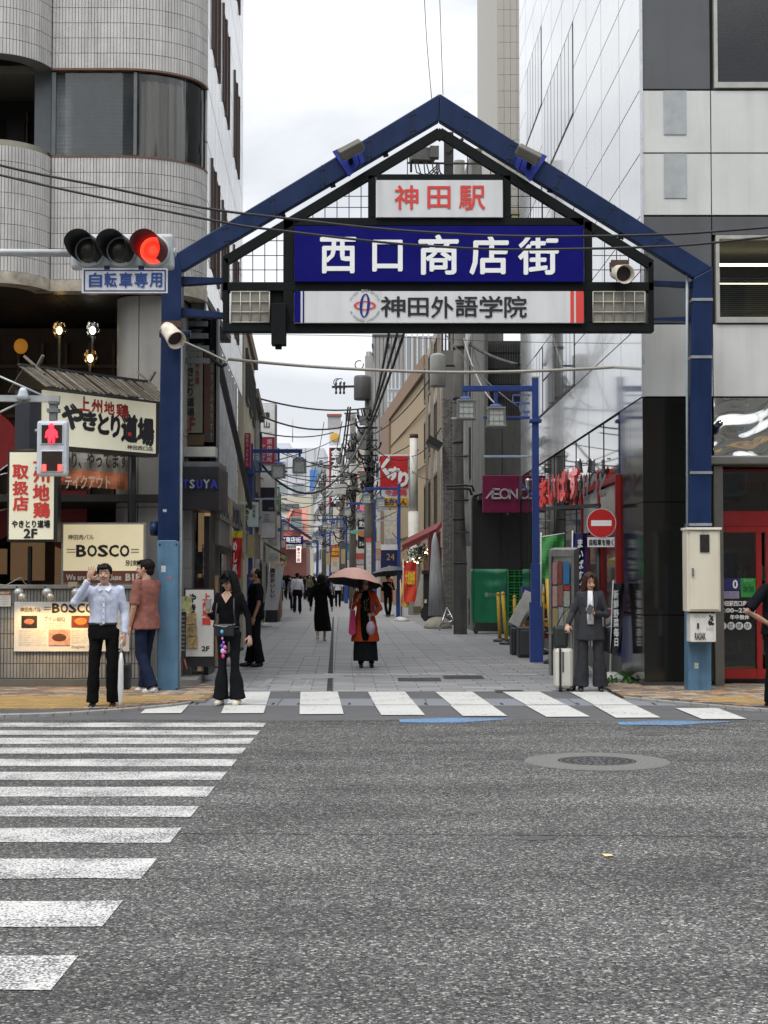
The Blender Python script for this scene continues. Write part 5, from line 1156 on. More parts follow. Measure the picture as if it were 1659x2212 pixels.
MB().box(xp(1048,42.6),xp(1130,42.6),42.6,44.0,zp(1070,42.6),zp(908,42.6)).build('bay', mat('bay_grey', (.10,.10,.09), .6, dirt=.25), r2)
MB().box(xp(1030,43.4),xp(1130,42.6),42.5,44.0,zp(1079,42.6),zp(1070.5,42.6)).build('bay_sill', M_rib, r2)
MB().pbox(1084,910,1086,1070,42.58,.02).build('joint', M_seam, r2)
MB().prism([V((xp(1020,44.3),44.3,3.9)),V((xp(1047,42.7),42.7,3.9)),V((xp(1047.5,42.7)+.1,42.8,3.9)),V((xp(1022,44.4)+.1,44.4,3.9))], (0,0,zp(720,44)-3.9)).build('bay_side', M_con, r2)
MB().pbox(1020,1075,1125,1240,43.3,.6).build('lower_box', mat('lower_dark', (.030,.030,.028), .6, var=.2, dirt=.2), r2)
MB().pbox(1082,1080,1084,1238,43.28,.02).build('joint', M_seam, r2)
for D0, D1, z0, z1 in ((44.2,57,0,zp(700,50)),): 
    b = MB(); b.prism([V((R2X(D0),D0,z0)),V((R2X(D1),D1,z0)),V((R2X(D1)+.3,D1,z0)),V((R2X(D0)+.3,D0,z0))], (0,0,14)); b.build('street_wall', M_con, r2)
def r2win(D0, D1, z0, z1, nm='window'): window(r2, (R2X(D1)-.02, D1, z0), (R2X(D0)-R2X(D1), D0-D1, 0), abs(D1-D0), z1-z0, (-1,0,0), M_frd, G1, nm, .06)
r2win(44.7,47,zp(1040,46.5),zp(925,45)); r2win(44.7,47,zp(870,46),zp(740,46))
for D in (48.3,51.2,54): MB().box(R2X(D)-.12,R2X(D),D,D+.12,0,13).build('wall_pipe', mat('pipe_tan', (.30,.24,.17), .6, dirt=.3), r2)
# brick pilaster with small bricks and R3
r3 = thing('old_brick_house', 'narrow old house with grey brick pilaster and dark framed windows beyond the utility pole', 'house', (2.2, 55, 0))
D = 50.2
xL, xR = xp(957,D), xp(975,D)
MB().box(xL,xR+.3,D+.03,D+1,0,9.0).build('core', M_grout, r3)
L = []
z = .02; r = 0
while z < zp(860,D):
    for k in range(3):
        L.append(((xL+.045+k*.095-(r % 2)*.02, D+.02, z+.035), (.086, .05, .062), 0))
    z += .074; r += 1
pieces(r3, 'brick', L, mat('grey_brick', (.15,.145,.13), .8, var=.2, rand=.25), 300)
MB().prism([V((R2X(51)-.06,51.2,0)),V((R2X(69),69,0)),V((R2X(69)+3,69,0)),V((4,51.2,0))], (0,0,11.5)).build('wall', mat('faded_plaster', (.33,.31,.27), .85, var=.18, scale=2, dirt=.35), r3)
def r3win(D0, D1, z0, z1, m_=M_frd, g=G1): window(r3, (R2X(D1)-.08, D1, z0), (R2X(D0)-R2X(D1), D0-D1, 0), abs(D1-D0), z1-z0, (-1,0,0), m_, g, 'window', .1)
for D0, D1 in ((52,56),(58,60.5),(62,64.5),(66,68)):
    for z0, z1 in ((3.4,5.6),(6.6,8.4),(9.2,10.8)): r3win(D0, D1, z0, z1)
MB().prism([V((R2X(51)-.3,51.2,2.6)),V((R2X(69)-.3,69,2.6)),V((R2X(69),69,2.6)),V((R2X(51),51.2,2.6))], (0,0,.5)).build('string_course', mat('pink_tile', (.35,.28,.24), .8, var=.3, scale=12), r3)
for D in (57,61.3,65): MB().box(R2X(D)-.22,R2X(D)-.1,D,D+.12,0,11).build('wall_pipe', mat('pipe_tan', (.30,.24,.17), .6, dirt=.3), r3)
b = MB(); b.obox(wp(938,958,50)+V((0,0,0)),(.5,.9,.25),Matrix.Rotation(R(30),3,'Y')); b.build('wall_lamp', M_bk, r3)
# tan gable wall with brown border
tn = thing('tan_wall_building', 'tall tan rendered building with a brown border along its edges right of the pharmacy sign', 'building', (1, 80, 0))
M_tan = mat('tan_render', (.33,.25,.15), .85, var=.08, scale=.8, dirt=.15); M_brb = mat('brown_border', (.20,.125,.075), .8, dirt=.1)
def TX(D): return 1.88-.0715*(D-69)
zt_ = zp(905,97)
MB().prism([V((TX(69.1)+.1,69.2,0)),V((TX(97),97,0)),V((TX(97)+8,97,0)),V((TX(69)+8,69.2,0))], (0,0,zt_)).build('wall', M_tan, tn)
def tb_(D0, D1, z0, z1, off, nm='border', m_=M_brb): MB().prism([V((TX(D0)-off,D0,z0)),V((TX(D1)-off,D1,z0)),V((TX(D1)+.05,D1,z0)),V((TX(D0)+.05,D0,z0))], (0,0,z1-z0)).build(nm, m_, tn)
tb_(69,97,zt_-.75,zt_+.02,.10); tb_(90,97.05,0,zt_-.76,.10)
for z in (3.6,6.6,9.2): tb_(69,90,z,z+.03,.02,'joint',M_brb)
for k in range(6): tb_(69.5+k*2.6,69.62+k*2.6,0.1,2.4,.05,'shutter_post',M_brb)
for x0, x1 in ((893,902),): pass
wpst = thing('white_drain_column', 'thick white round column with rusty clamps in front of the tan wall', 'column', (wp(894,1247,64).x, 64, 0))
MB().tube([V((wp(894,1247,64).x,64,0)), wp(894,1105,64)], .235, 16).build('lower_pipe', mat('white_pipe_low', (.56,.54,.48), .6, var=.1, dirt=.15), wpst)
MB().tube([wp(894,1105,64), wp(894,945,64)], .17, 16).build('upper_pipe', mat('white_pipe', (.60,.58,.52), .5, dirt=.15), wpst)
MB().tube([wp(894,946,64), wp(894,938,64)], .18, 16).build('cap', mat('rust_brown', (.06,.03,.02), .8), wpst)
for y in (972,1106,1180): MB().box(wp(886,0,64).x,wp(904,0,64).x,63.9,64.1,zp(y+1,64),zp(y-1,64)).build('clamp', mat('rust_clamp', (.2,.12,.07), .8), wpst)
# grey siding tower behind
gt = thing('grey_siding_building', 'grey ribbed siding building with white balcony posts rising behind the tan wall', 'building', (3, 105, 0))
M_gs = mat('grey_siding', (.26,.255,.25), .7, var=.08, dirt=.1)
MB().box(xp(805,105)+.05, xp(1010,105), 105.08, 116, 0, zp(726,105)).build('core', M_gs, gt)
L = [((xp(807,105)+k*.27, 105.05, zp(726,105)/2), (.2,.08,zp(726,105)), 0) for k in range(24)]
pieces(gt, 'rib', L, M_gs)
MB().box(xp(804,105), xp(872,105), 104.95, 105.1, zp(727,105), zp(722,105)).build('coping', M_frd, gt)
for y0, y1 in ((903,1016),): pass
MB().box(xp(840,102),xp(872,102),101.5,105,zp(880,102),zp(878,102)).build('ledge', M_fr, gt)
for x in (838,846,854,863,878,890,902,914,926): 
    D = 101; MB().box(xp(x,D)-.05,xp(x,D)+.05,D,D+.1,zp(880 if x < 870 else 830,D),zp(800 if x < 870 else 722,D)).build('balcony_post', mat('pale_blue_post', (.45,.50,.55), .5), gt)
for x0, x1, y0, y1 in ((803,806,742,751),(801,806,762,772),(836,842,742,750)): wq(gt, x0,y0,x1,y1,104.8,.2,M_frd,'vent')
for y in (842,868): MB().box(xp(838,101),xp(905,101),100.9,101.05,zp(y,101),zp(y-2,101)).build('rail', mat('pale_blue_post', (.45,.50,.55), .5), gt)
MB().prism([wp(872,862,99),wp(905,835,99),wp(900,870,99),wp(868,905,99)], (0,.3,0)).build('stair_panel', mat('straw_panel', (.45,.40,.25), .7), gt)
# cream tall building behind the glossy panels (upper right of the sky)
cb_ = thing('cream_tower', 'tall cream building rising behind the glossy white panels, right of the sky', 'building', (8, 48, 0))
M_ct = mat('cream_tile', (.40,.38,.34), .7, var=.05, scale=2)
MB().box(xp(1078,46), 4.6, 46.1, 56, zp(480,46), 24).build('core', M_ct, cb_)
L = []
for r in range(30):
    for k in range(4): L.append(((xp(1078,46)+.1+k*.195, 46.08, zp(478,46)+.25+r*.5), (.187,.05,.49), 0))
pieces(cb_, 'wall_tile', L, M_ct)
for y0, y1 in (): window(cb_, (xp(1098,46.02),46.02,zp(y1-10,46)), (1,0,0), .55, 1.1, (0,-1,0), M_fr, G1, 'window', .08, 0)
for k in range(5): MB().box(xp(1105,45), xp(1127,45), 44.5, 46, zp(462,45)-.25-k*.33, zp(462,45)-.17-k*.33).build('louvre', mat('louvre_straw', (.32,.30,.2), .6), cb_)
wq(cb_,1103,452,1128,462,44.6,.8,mat('louvre_straw', (.32,.30,.2), .6),'canopy')
# ---- left side beyond the corner building
def LX(D): return -3.07-.055*(D-33.2) if D < 60 else -3.07-.055*26.8-.0715*(D-60)
l2 = thing('beige_house', 'beige rendered house standing beyond the white left facade', 'house', (-5, 38, 0))
M_bg = mat('beige_render', (.40,.36,.26), .8, var=.08, dirt=.2)
MB().prism([V((LX(34),34,0)),V((LX(42),42,0)),V((LX(42)-6,42,0)),V((LX(34)-6,34,0))], (0,0,zp(800,42))).build('wall', M_bg, l2)
MB().prism([V((LX(34)+.05,34,zp(800,42)-.0)),V((LX(42)+.1,42,zp(800,42))),V((LX(42)-6,42,zp(800,42))),V((LX(34)-6,34,zp(800,42)))], (0,0,.3)).build('coping', mat('brown_border', (.20,.125,.075), .8), l2)
for D in (35,37.6,40):
    for z in (3.4,5.6): window(l2, (LX(D)+.02,D,z), (LX(D+1.6)-LX(D),1.6,0), 1.6, 1.2, (1,0,0), M_frd, G1, 'window', .06)
random.seed(11)
def sidehouse(nm, lab, side, D0, D1, h, col, winm=(1.2,1.1), floors=3, cat='house', over=0, roof=None, dep=7):
    X = LX if side < 0 else (lambda D: (TX(D) if D > 97 else 0)+over)
    t = thing(nm, lab, cat, (X(D0)+side*2, D0, 0))
    m_ = mat(nm+'_wall', col, .8, var=.12, scale=1.5, dirt=.25); s_ = side
    a0, a1 = V((X(D0)-s_*over*(side < 0), D0, 0)), V((X(D1)-s_*over*(side < 0), D1, 0))
    MB().prism([a0, a1, a1+V((s_*dep,0,0)), a0+V((s_*dep,0,0))], (0,0,h)).build('wall', m_, t)
    MB().prism([a0+V((-s_*.12,-.1,h)), a1+V((-s_*.12,.1,h)), a1+V((s_*dep,.1,h)), a0+V((s_*dep,-.1,h))], (0,0,.25)).build('roof', roof or M_con, t)
    n = max(1, int((D1-D0)/3.2)); fh = h/(floors+.2); dr = (a1-a0).normalized()
    for f in range(floors):
        for k in range(n):
            p = a0+dr*((D1-D0)*(k+.5)/n-winm[0]/2)+V((-s_*.03,0,fh*f+fh*.35+.1))
            if f == 0: p.z = .2
            window(t, p, dr, winm[0]*(1.4 if f == 0 else 1), winm[1]*(1.7 if f == 0 else 1), (-s_,0,0), M_frd if (k+f) % 2 else M_fr, G1, 'window', .08)
    # windows on the gable that looks up the street
    for f in range(1, floors): window(t, a0+V((s_*(.5 if s_ > 0 else 1.6),-.03,fh*f+fh*.35)), (1,0,0), 1.1, 1.2, (0,-1,0), M_fr, G1, 'window', .08)
    return t
sidehouse('brown_shop_house','narrow dark brown house behind the beige left house',-1,42.3,49,6.5,(.12,.09,.07))
sidehouse('grey_shop_house','mid grey plastered shop house on the left past the tall sign tower',-1,52,66,5.6,(.24,.24,.23),floors=2)
sidehouse('cream_shop_house','cream shop house far down the left side of the street',-1,67,86,7,(.46,.43,.36))
sidehouse('pale_shop_house','pale grey shop house far down on the left before the second gate',-1,88,120,7.5,(.32,.32,.31))
sidehouse('ochre_shop_house','ochre shop house far left just before the second gate',-1,122,170,8,(.34,.26,.16))
sidehouse('white_shop_house','white narrow house past the tan wall on the right',1,98,112,8.6,(.52,.51,.48),over=-.2)
sidehouse('cream_sign_house','cream house with stacked signs on the right of the street',1,114,132,12.2,(.56,.51,.42),floors=5,over=-.5)
sidehouse('pink_roof_house','pinkish cream house with red canopies on the right behind the poles',1,134,158,10.5,(.54,.47,.41),floors=4,over=-1.0)
sidehouse('light_tower_house','light grey slim tower house far right side of the street',1,160,200,13,(.50,.51,.52),floors=5,over=-1.6)
# end of the street
er = thing('pale_office_block', 'large pale grey office block closing the far end of the street', 'building', (-14, 265, 0))
M_po = mat('pale_office', (.50,.52,.55), .7, var=.05, scale=.3)
MB().box(xp(560,262),xp(700,262),262,280,0,zp(968,262)).build('wall', M_po, er)
MB().box(xp(575,262),xp(623,262),264,276,zp(968,262),zp(955,262)).build('penthouse', M_po, er)
for y in (1008,1055,1100):
    for x in (592,632,672): window(er, (xp(x,262),261.9,zp(y+14,262)), (1,0,0), 1.9, 2.0, (0,-1,0), M_fr, G2, 'window', .3)
for k in range(7): MB().box(xp(560+k*20,262)-.03,xp(560+k*20,262)+.03,261.93,262,0,zp(968,262)).build('joint', M_con, er)
MB().box(xp(669,240),xp(686,240),240,240.4,zp(1060,240),zp(1015,240)).build('blue_net', mat('blue_sheet', (.05,.17,.42), .6, var=.3, scale=1), None, label='blue hanging sheet on the pale office block', cat='sheet')
MB().tube([wp(632,955,262), wp(632,905,262)], .08, 6).build('antenna', M_fr, None, label='thin mast on top of the pale office block', cat='antenna')
yb_ = thing('yellow_low_block', 'low cream block with dark upper windows in front of the pale office', 'building', (-13, 235, 0))
MB().box(xp(585,235),xp(672,235),235,250,0,zp(1072,235)).build('wall', mat('low_cream', (.46,.42,.33), .8, var=.08), yb_)
for x in (590,604,618,632): window(yb_, (xp(x,234),234.9,zp(1104,235)), (1,0,0), .9, 1.1, (0,-1,0), M_frd, G1, 'window', .2, 0)
wb_ = thing('white_low_block', 'small white block with a balcony beside the red mansard roof', 'building', (-14, 222, 0))
MB().box(xp(580,222),xp(640,222),222,232,0,zp(1113,222)).build('wall', mat('low_white', (.52,.54,.56), .8), wb_); window(wb_, (xp(603,222),221.9,zp(1145,222)), (1,0,0), 1.4, 1.6, (0,-1,0), M_frd, G1, 'window', .2)
rm = thing('red_mansard_house', 'house with a steep red and salmon mansard roof above the second gate', 'house', (-12, 205, 0))
M_sal = mat('salmon_roof', (.50,.20,.15), .7, var=.1); M_dr = mat('deep_red_roof', (.22,.05,.035), .7, var=.15); M_mar = mat('maroon_brick', (.12,.04,.03), .8, var=.25, scale=1)
MB().box(xp(600,205),xp(662,205),205,215,0,zp(1165,205)).build('wall', M_mar, rm)
MB().prism([wp(600,1165,205),wp(648,1165,205),wp(656,1100,207),wp(632,1100,207)], (0,6,0)).build('roof', M_dr, rm)
MB().prism([wp(594,1168,204.6),wp(600,1168,204.6),wp(634,1099,206.6),wp(628,1099,206.6)], (0,.8,0)).build('roof_edge', M_sal, rm)
MB().prism([wp(596,1172,204.5),wp(610,1156,204.5),wp(610,1172,204.5)], (0,.5,0)).build('roof_edge', M_sal, rm)
MB().prism([wp(650,1166,204.6),wp(664,1166,204.6),wp(664,1097,206.6),wp(652,1099,206.6)], (0,.8,0)).build('roof_edge', M_sal, rm)
window(rm, wp(627,1144,204.9), (1,0,0), 1.6, 1.7, (0,-1,0), M_fr, G2, 'dormer_window', .5, 1)
for x0, y0, x1, y1 in ((600,1175,660,1240),): pass
wq(rm,600,1178,650,1183,203.9,.8,M_sal,'canopy'); wq(rm,602,1205,618,1214,203.8,.4,mat('olive_sign', (.15,.2,.03), .6),'sign_board')
# second gate far off: same shape, smaller in view
g2 = thing('far_gate', 'second blue gate of the same pattern far down the street', 'gate', (-9.5, 178, 0))
def Q(x, y): return wp(620+(x-950)*.1155, 1247-(1247-y)*.1155, 178)
g2p = lambda pts, t=.4: MB().prism([Q(*p) for p in pts], (0,t,0))
g2p([(340,1490),(384,1490),(392,586),(350,565)]).build('post', M_navy, g2); g2p([(1488,1490),(1536,1490),(1540,578),(1499,600)]).build('post', M_navy, g2)
g2p([(382,546),(392,596),(948,270),(950,202)]).build('beam', M_navy, g2); g2p([(950.4,202),(948.4,270),(1499,610),(1540,578)]).build('beam', M_navy, g2)
g2p([(481,608),(1413,608),(1413,640),(481,640)],.3).build('frame_bar', M_dark, g2)
MB().prism([wp(586,1158,177.6),wp(655,1158,177.6),wp(655,1174,177.6),wp(586,1174,177.6)], (0,.2,0)).build('street_panel', M_royal, g2)
MB().prism([wp(586,1176,177.6),wp(652,1176,177.6),wp(652,1186,177.6),wp(586,1186,177.6)], (0,.2,0)).build('school_panel', M_wpan, g2)
ptext('西口商店街', 594, 1160, 650, 1172, 177.5, M_white, g2, bold=.03, gap=.05); ptext('神田外語学院', 600, 1178, 640, 1184, 177.5, M_black, g2, bold=.02, gap=.05)

# shop fittings that crowd both sides of the lane
random.seed(77)
M_set = [mat('shop_tint_%d' % i, c, .6, var=.25, scale=6) for i, c in enumerate([(.45,.42,.36), (.35,.05,.04), (.04,.08,.25), (.5,.36,.08), (.06,.18,.10), (.30,.30,.31), (.02,.02,.025), (.42,.20,.10)])]
sd = [('cream','white'),('red','cream'),('navy','white'),('amber','red'),('green','cream'),('grey','black'),('black','amber'),('rust','white')]
def pjsign(side, D, z0, z1, w, i, where):
    X = LX(D) if side < 0 else (R2X(D)-.35 if D < 69 else TX(D)-.1); x0, x1 = (X, X+w) if side < 0 else (X-w, X)
    t = thing('projecting_sign', '%s projecting sign with a %s band, %s' % (sd[i][0], sd[i][1], where), 'sign', ((x0+x1)/2, D, z0))
    MB().box(x0,x1,D,D+.18,z0,z1).build('panel', M_set[i], t, bevel=.01); j = {'white':0,'cream':0,'red':1,'black':6,'amber':3}[sd[i][1]]
    MB().box(x0+.05,x1-.05,D-.006,D,z0+(z1-z0)*.62,z1-.08).build('band', M_set[j], t); MB().box(x0+.05,x1-.05,D-.006,D,z0+.08,z0+(z1-z0)*.3).build('lower_band', M_set[5], t)
    MB().box(X-.05 if side < 0 else X, X if side < 0 else X+.05, D+.05, D+.1, z0+.1, z1-.1).build('bracket', M_frd, t)
for n_, (side, D, z0, h, w, i) in enumerate(((-1,66,2.9,.9,.4,5),(-1,69,2.2,1.4,.5,0),(-1,72,4.6,1.2,.5,4),(-1,76,2.4,1.6,.6,1),(-1,80,4.4,1.5,.6,6),(-1,87,2.3,1.0,.8,0),(-1,74,2.8,1.8,.6,2),(-1,82,2.4,1.2,.9,1),(-1,96,3,2.2,.8,5),(-1,108,2.4,1.3,1.1,3),(-1,124,3,2.5,1,1),(-1,140,2.5,1.6,1.2,0),
        (1,84,3,2.2,.7,0),(1,90,5.4,1.6,.7,5),(1,96,2.6,1.2,.9,7),(1,104,4,2.6,.8,2),(1,110,2.4,1.4,1,1),(1,118,6,2.4,.9,0),(1,126,3,2.2,1,4),(1,134,5.5,3,.9,6),(1,142,2.6,1.4,1.3,3),(1,150,4.4,2.6,1,0),(1,160,3,2,1.3,1))):
    pjsign(side, D, z0, z0+h, w, i, '%s along the %s side of the lane' % (['nearest','second','third','fourth','fifth','sixth','seventh','eighth','ninth','tenth','eleventh','farthest'][n_ if side < 0 else n_-12], 'left' if side < 0 else 'right'))
for k, (D, z) in enumerate(((64,4.2),(68,5.4),(74,3.9),(79,5.0),(85,4.4),(92,4.6),(99,3.6))):
    t = thing('air_conditioner', '%s air conditioner box from the front on the left house walls' % ['first','second','third','fourth','fifth','sixth','seventh'][k], 'air conditioner', (LX(D)+.2, D, z), 'air conditioners on the left wall')
    MB().box(LX(D),LX(D)+.3,D,D+.8,z,z+.55).build('case', mat('ac_pale', (.42,.41,.37), .6, dirt=.3), t, bevel=.02); MB().lathe((LX(D)+.301,D+.4,z+.28), [(.22,0),(.20,.012)], 16, ax=(1,0,0)).build('fan_grille', M_frd, t); MB().box(LX(D),LX(D)+.3,D+.1,D+.14,z-.12,z-.003).build('bracket', M_frd, t)
for k, (D, w, c, lab) in enumerate(((54,5,4,'dark green awning on the grey plaster house'),(70,6,3,'amber awning on the cream house at left'),(90,8,1,'red awning on the pale grey house at left'))):
    t = thing('awning', lab, 'awning', (LX(D), D, 2.4)); MB().prism([V((LX(D),D,2.75)),V((LX(D)+.75,D,2.35)),V((LX(D+w)+.75,D+w,2.35)),V((LX(D+w),D+w,2.75))], (0,0,.04)).build('cloth', M_set[c], t); MB().prism([V((LX(D)+.752,D,2.36)),V((LX(D)+.752,D,2.16)),V((LX(D+w)+.752,D+w,2.16)),V((LX(D+w)+.752,D+w,2.36))], (.02,0,0)).build('valance', M_set[c], t)
for k in range(8):
    D = 53+k*4.2; t = thing('shop_display', '%s shelf of goods set out along the left shop fronts' % ['first','second','third','fourth','fifth','sixth','seventh','last'][k], 'display', (LX(D)+.3, D, 0), 'goods set out on the left')
    MB().box(LX(D)+.02,LX(D)+.5,D,D+1.4,0,.7+.2*(k % 3)).build('stand', M_set[(k*3+6) % 8], t); b = MB()
    for j in range(9): b.obox((LX(D)+.25+random.uniform(-.1,.1), D+.1+.15*j, .82+.2*(k % 3)), (random.uniform(.1,.25),.12,random.uniform(.1,.25)), None, j % 3)
    b.build('goods', [M_set[0], M_set[1], M_set[3]], t, kind='stuff')
# ================================================================ lamps, poles, wires, signs, street clutter
M_lp = mat('lamp_post_blue', (.030,.062,.235), .4, var=.1, scale=3, dirt=.2, spec=.35)
M_lpd = mat('lamp_post_navy', (.012,.03,.16), .4, var=.1, scale=3, spec=.35)
M_lg = mat('lantern_grey', (.28,.29,.28), .5, .2); M_lgl = mat('lantern_glass', (.50,.53,.50), .25, var=.2, scale=30)
def street_lamp(label, base, H=5.2, side=-1, k=1.0, m_=M_lp, plate=None, loc=None):
    """square blue post with a stepped foot and two hanging square lanterns on an arm; built at the origin"""
    t = thing('street_lamp', label, 'street lamp', base, 'blue street lamps')
    o = V(base); s_ = side
    def bx(nm, x0,x1,y0,y1,z0,z1,m=m_,bv=.006): return MB().box(o.x+x0,o.x+x1,o.y+y0,o.y+y1,o.z+z0,o.z+z1).build(nm,m,t,bevel=bv)
    bx('foot',-.115,.115,-.115,.115,0,1.1); bx('foot_upper',-.085,.085,-.085,.085,1.1,1.8); bx('post',-.06,.06,-.06,.06,1.8,H)
    bx('collar',-.11,.11,-.11,.11,4.38,4.44); bx('top_cap',-.065,.065,-.065,.065,H,H+.03,mat('cap_cream',(.45,.42,.3),.6))
    bx('arm',s_*1.34,s_*.06,-.05,.05,H-.24,H-.14)
    b = MB()
    for (x0,x1,z0,z1) in ((.10,.42,.30,.46),(.10,.29,.46,.62),(.10,.2,.62,.75)):
        for a,c,e,f in ((x0,x1,z0,z0+.02),(x0,x1,z1-.02,z1),(x1-.02,x1,z0,z1),((x0+x1)/2-.01,(x0+x1)/2+.01,z0,z1)): b.box(o.x+s_*a,o.x+s_*c,o.y-.02,o.y+.02,o.z+H-f,o.z+H-e)
    b.build('lattice', mat('lattice_blue', (.10,.16,.40), .5), t, kind='stuff')
    for x, dz in ((1.27,.36),(.72,.50)):
        X = o.x+s_*x; Z = o.z+H-dz
        MB().box(X-.03,X+.03,o.y-.03,o.y+.03,Z,o.z+H-.24).build('lantern_stem', m_, t)
        b = MB(); b.lathe((X,o.y,Z-.04), [(.13,0),(.10,.05),(.03,.07)], 14); b.build('lantern_dome', mat('lattice_blue', (.10,.16,.40), .5), t)
        b = MB(); b.box(X-.17,X+.17,o.y-.17,o.y+.17,Z-.07,Z-.04); b.box(X-.18,X+.18,o.y-.18,o.y+.18,Z-.40,Z-.375)
        for ax in (-1,1):
            for ay in (-1,1): b.beam((X+ax*.155,o.y+ay*.155,Z-.39),(X+ax*.15,o.y+ay*.15,Z-.06),.03,.03)
        b.build('lantern_frame', M_lg, t)
        gl = MB(); gl.rings([(X,o.y,Z-.42,.19,.19),(X,o.y,Z-.07,.215,.215)], 4); 
        gl = MB().box(X-.13,X+.13,o.y-.13,o.y+.13,Z-.375,Z-.07).build('lantern_glass', M_lgl, t)
        b = MB()
        for q in (-.05,.05): b.box(X+q-.006,X+q+.006,o.y-.138,o.y-.13,Z-.375,Z-.07)
        for q in (-.18,-.3): b.box(X-.13,X+.13,o.y-.138,o.y-.13,Z+q-.006,Z+q+.006)
        b.build('lantern_bar', M_lg, t, kind='stuff')
    bx('banner_arm',s_*.95,s_*.1,-.025,.025,H-1.46,H-1.42,mat('arm_pale',(.3,.36,.48),.5)); bx('upper_banner_arm',s_*.95,s_*.1,-.03,.03,4.45,4.50)
    MB().beam(o+V((s_*.28,0,H-1.9)), o+V((0,0,H-2.25)), .03, .03).build('hook', m_, t)
    return t
lamp0 = street_lamp('large blue lamp post with two square lanterns beside the notice board', (wp(1157,1100,28.1).x,28.1,0), 5.2)
def lampat(x, D, lab, side=-1, plate=False, H=None, k=1):
    base = (wp(x,1247,D).x, D, 0)
    c = dup(lamp0, base, 0 if side < 0 else pi, lab, k); return c
lampat(541, 36, 'dark blue lamp post with lanterns over the left side of the street', 1, k=.9)
lampat(862, 60, 'blue lamp post in front of the red pharmacy sign')
lampat(809, 72, 'blue lamp post half hidden behind the grey utility pole with a strip notice')
lampat(748, 92, 'thin blue lamp post carrying a yellow plate before the dark restaurant sign')
lampat(713, 120, 'distant blue lamp post with a yellow plate left of the red square sign')
lampat(686, 150, 'most distant blue lamp post close to the second gate')
lampat(573, 95, 'blue lamp post crossing the small blue and white sign at far left', 1)
for x, y0, y1, D in ((541,1155,1205,35.7),(741,1186,1218,91.8),(708,1194,1220,119.8)):
    wq_ = MB().pbox(x-8 if D < 50 else x-4,y0,x+8 if D < 50 else x+5,y1,D,.03).build('plate', mat('mustard_plate', (.34,.28,.13), .6), None, label={541:'mustard plate hanging on the left dark blue lamp post',741:'yellow plate on the thin lamp post right of the crowd',708:'small yellow plate on a distant lamp post'}[x], cat='sign')
# ---- utility poles
M_pole = mat('pole_concrete', (.20,.195,.18), .85, var=.18, scale=3, dirt=.35, bump=.3); M_dkm = mat('pole_iron', (.04,.04,.04), .6, .3)
M_tr = mat('transformer_grey', (.30,.30,.28), .5, var=.08, dirt=.15)
def upole(name, label, x, D, r0, r1, ztop):
    X = wp(x,1247,D).x; t = thing('utility_pole', label, 'utility pole', (X, D, 0), 'utility poles')
    MB().tube([(X,D,0),(X,D,ztop)], [r0,r1], 16).build('shaft', M_pole, t); return t, X
u1, X1 = upole('a', 'stout concrete utility pole beside the green covered cart', 994, 41.9, .185, .15, 13)
for z in (1.9,3.1,5.2,6.4,7.8): MB().tube([(X1,41.9,z),(X1,41.9,z+.07)], .195, 16).build('band', M_dkm, u1)
MB().lathe(wp(946,788,41.6)-V((0,0,.15)), [(.20,-.45),(.215,-.42),(.215,.38),(.19,.42),(.1,.46)], 20).build('transformer', M_tr, u1)
MB().tube([wp(956,790,41.6), wp(985,790,41.9)], .03, 6).build('transformer_arm', M_dkm, u1)
MB().tube([wp(1011,720,41.7), wp(1008,760,41.7), wp(1006,990,41.7), wp(1009,1110,41.7), wp(1012,1180,41.7)], [.07]*5, 10).build('drain_pipe', mat('pvc_grey', (.36,.36,.34), .5, dirt=.2), u1)
for y in (870,985,1080,1150): MB().tube([wp(980,y,41.7), wp(1013,y,41.6)], .02, 6).build('bracket', M_dkm, u1)
MB().pbox(975,901,993,905,41.6,.05).build('white_tag', M_wpan, u1)
MB().tube([wp(965,1050,41.6), wp(1000,1048,41.5), wp(1020,1050,41.6), wp(1024,1062,41.6)], .035, 6).build('pipe_bend', M_dkm, u1)
MB().tube([wp(965,1056,41.6), wp(1000,1055,41.5), wp(1015,1057,41.6), wp(1019,1070,41.6)], .035, 6).build('pipe_bend', M_dkm, u1)
u2, X2 = upole('b', 'concrete utility pole with a tall transformer and a strip of notices', 797, 64, .22, .17, 10.8)
MB().tube([wp(797,765,64)-V((0,0,1)), wp(797,760,64)], .12, 8).build('pole_top', mat('galv_dark', (.20,.21,.21), .5), u2)
MB().lathe(wp(783,838,63.6), [(.34,-.5),(.36,-.46),(.36,.42),(.32,.5)], 16).build('transformer', mat('transformer_dark', (.06,.062,.058), .5, dirt=.2), u2)
MB().beam(wp(717,836,63.9), wp(790,834,63.9), .07, .09).build('cross_arm', M_dkm, u2)
for x in (726,735,743): 
    b = MB(); b.lathe(wp(x,836,63.8), [(.03,-.3),(.055,-.25),(.03,-.15),(.055,-.05),(.03,.05),(.05,.15),(.02,.22)], 8); b.build('insulator', M_dkm, u2)
for cx, cy, r in ((735,828,10),(729,826,8),(776,788,9)):
    MB().tube([wp(cx+r*cos(R(a)), cy+r*sin(R(a)), 63.8) for a in range(-20,320,20)], .022, 5).build('looped_lead', M_dkm, u2)
MB().pbox(791,1162,802,1260,63.7,.02).build('strip_notice', mat('strip_notice', (.52,.52,.52), .5, var=.3, scale=3, stretch=(1,1,3)), u2); MB().pbox(791,1162,802,1170,63.68,.02).build('strip_heading', M_redl, u2)
for y in (1028,1086): MB().tube([(X2,64,zp(y,64)),(X2,64,zp(y,64)+.08)], .23, 14).build('band', mat('steel_trim', (.35,.36,.37), .4, .8), u2)
MB().lathe(wp(780,940,63.6), [(.16,-.25),(.18,.2),(.1,.25)], 12).build('small_transformer', M_tr, u2)
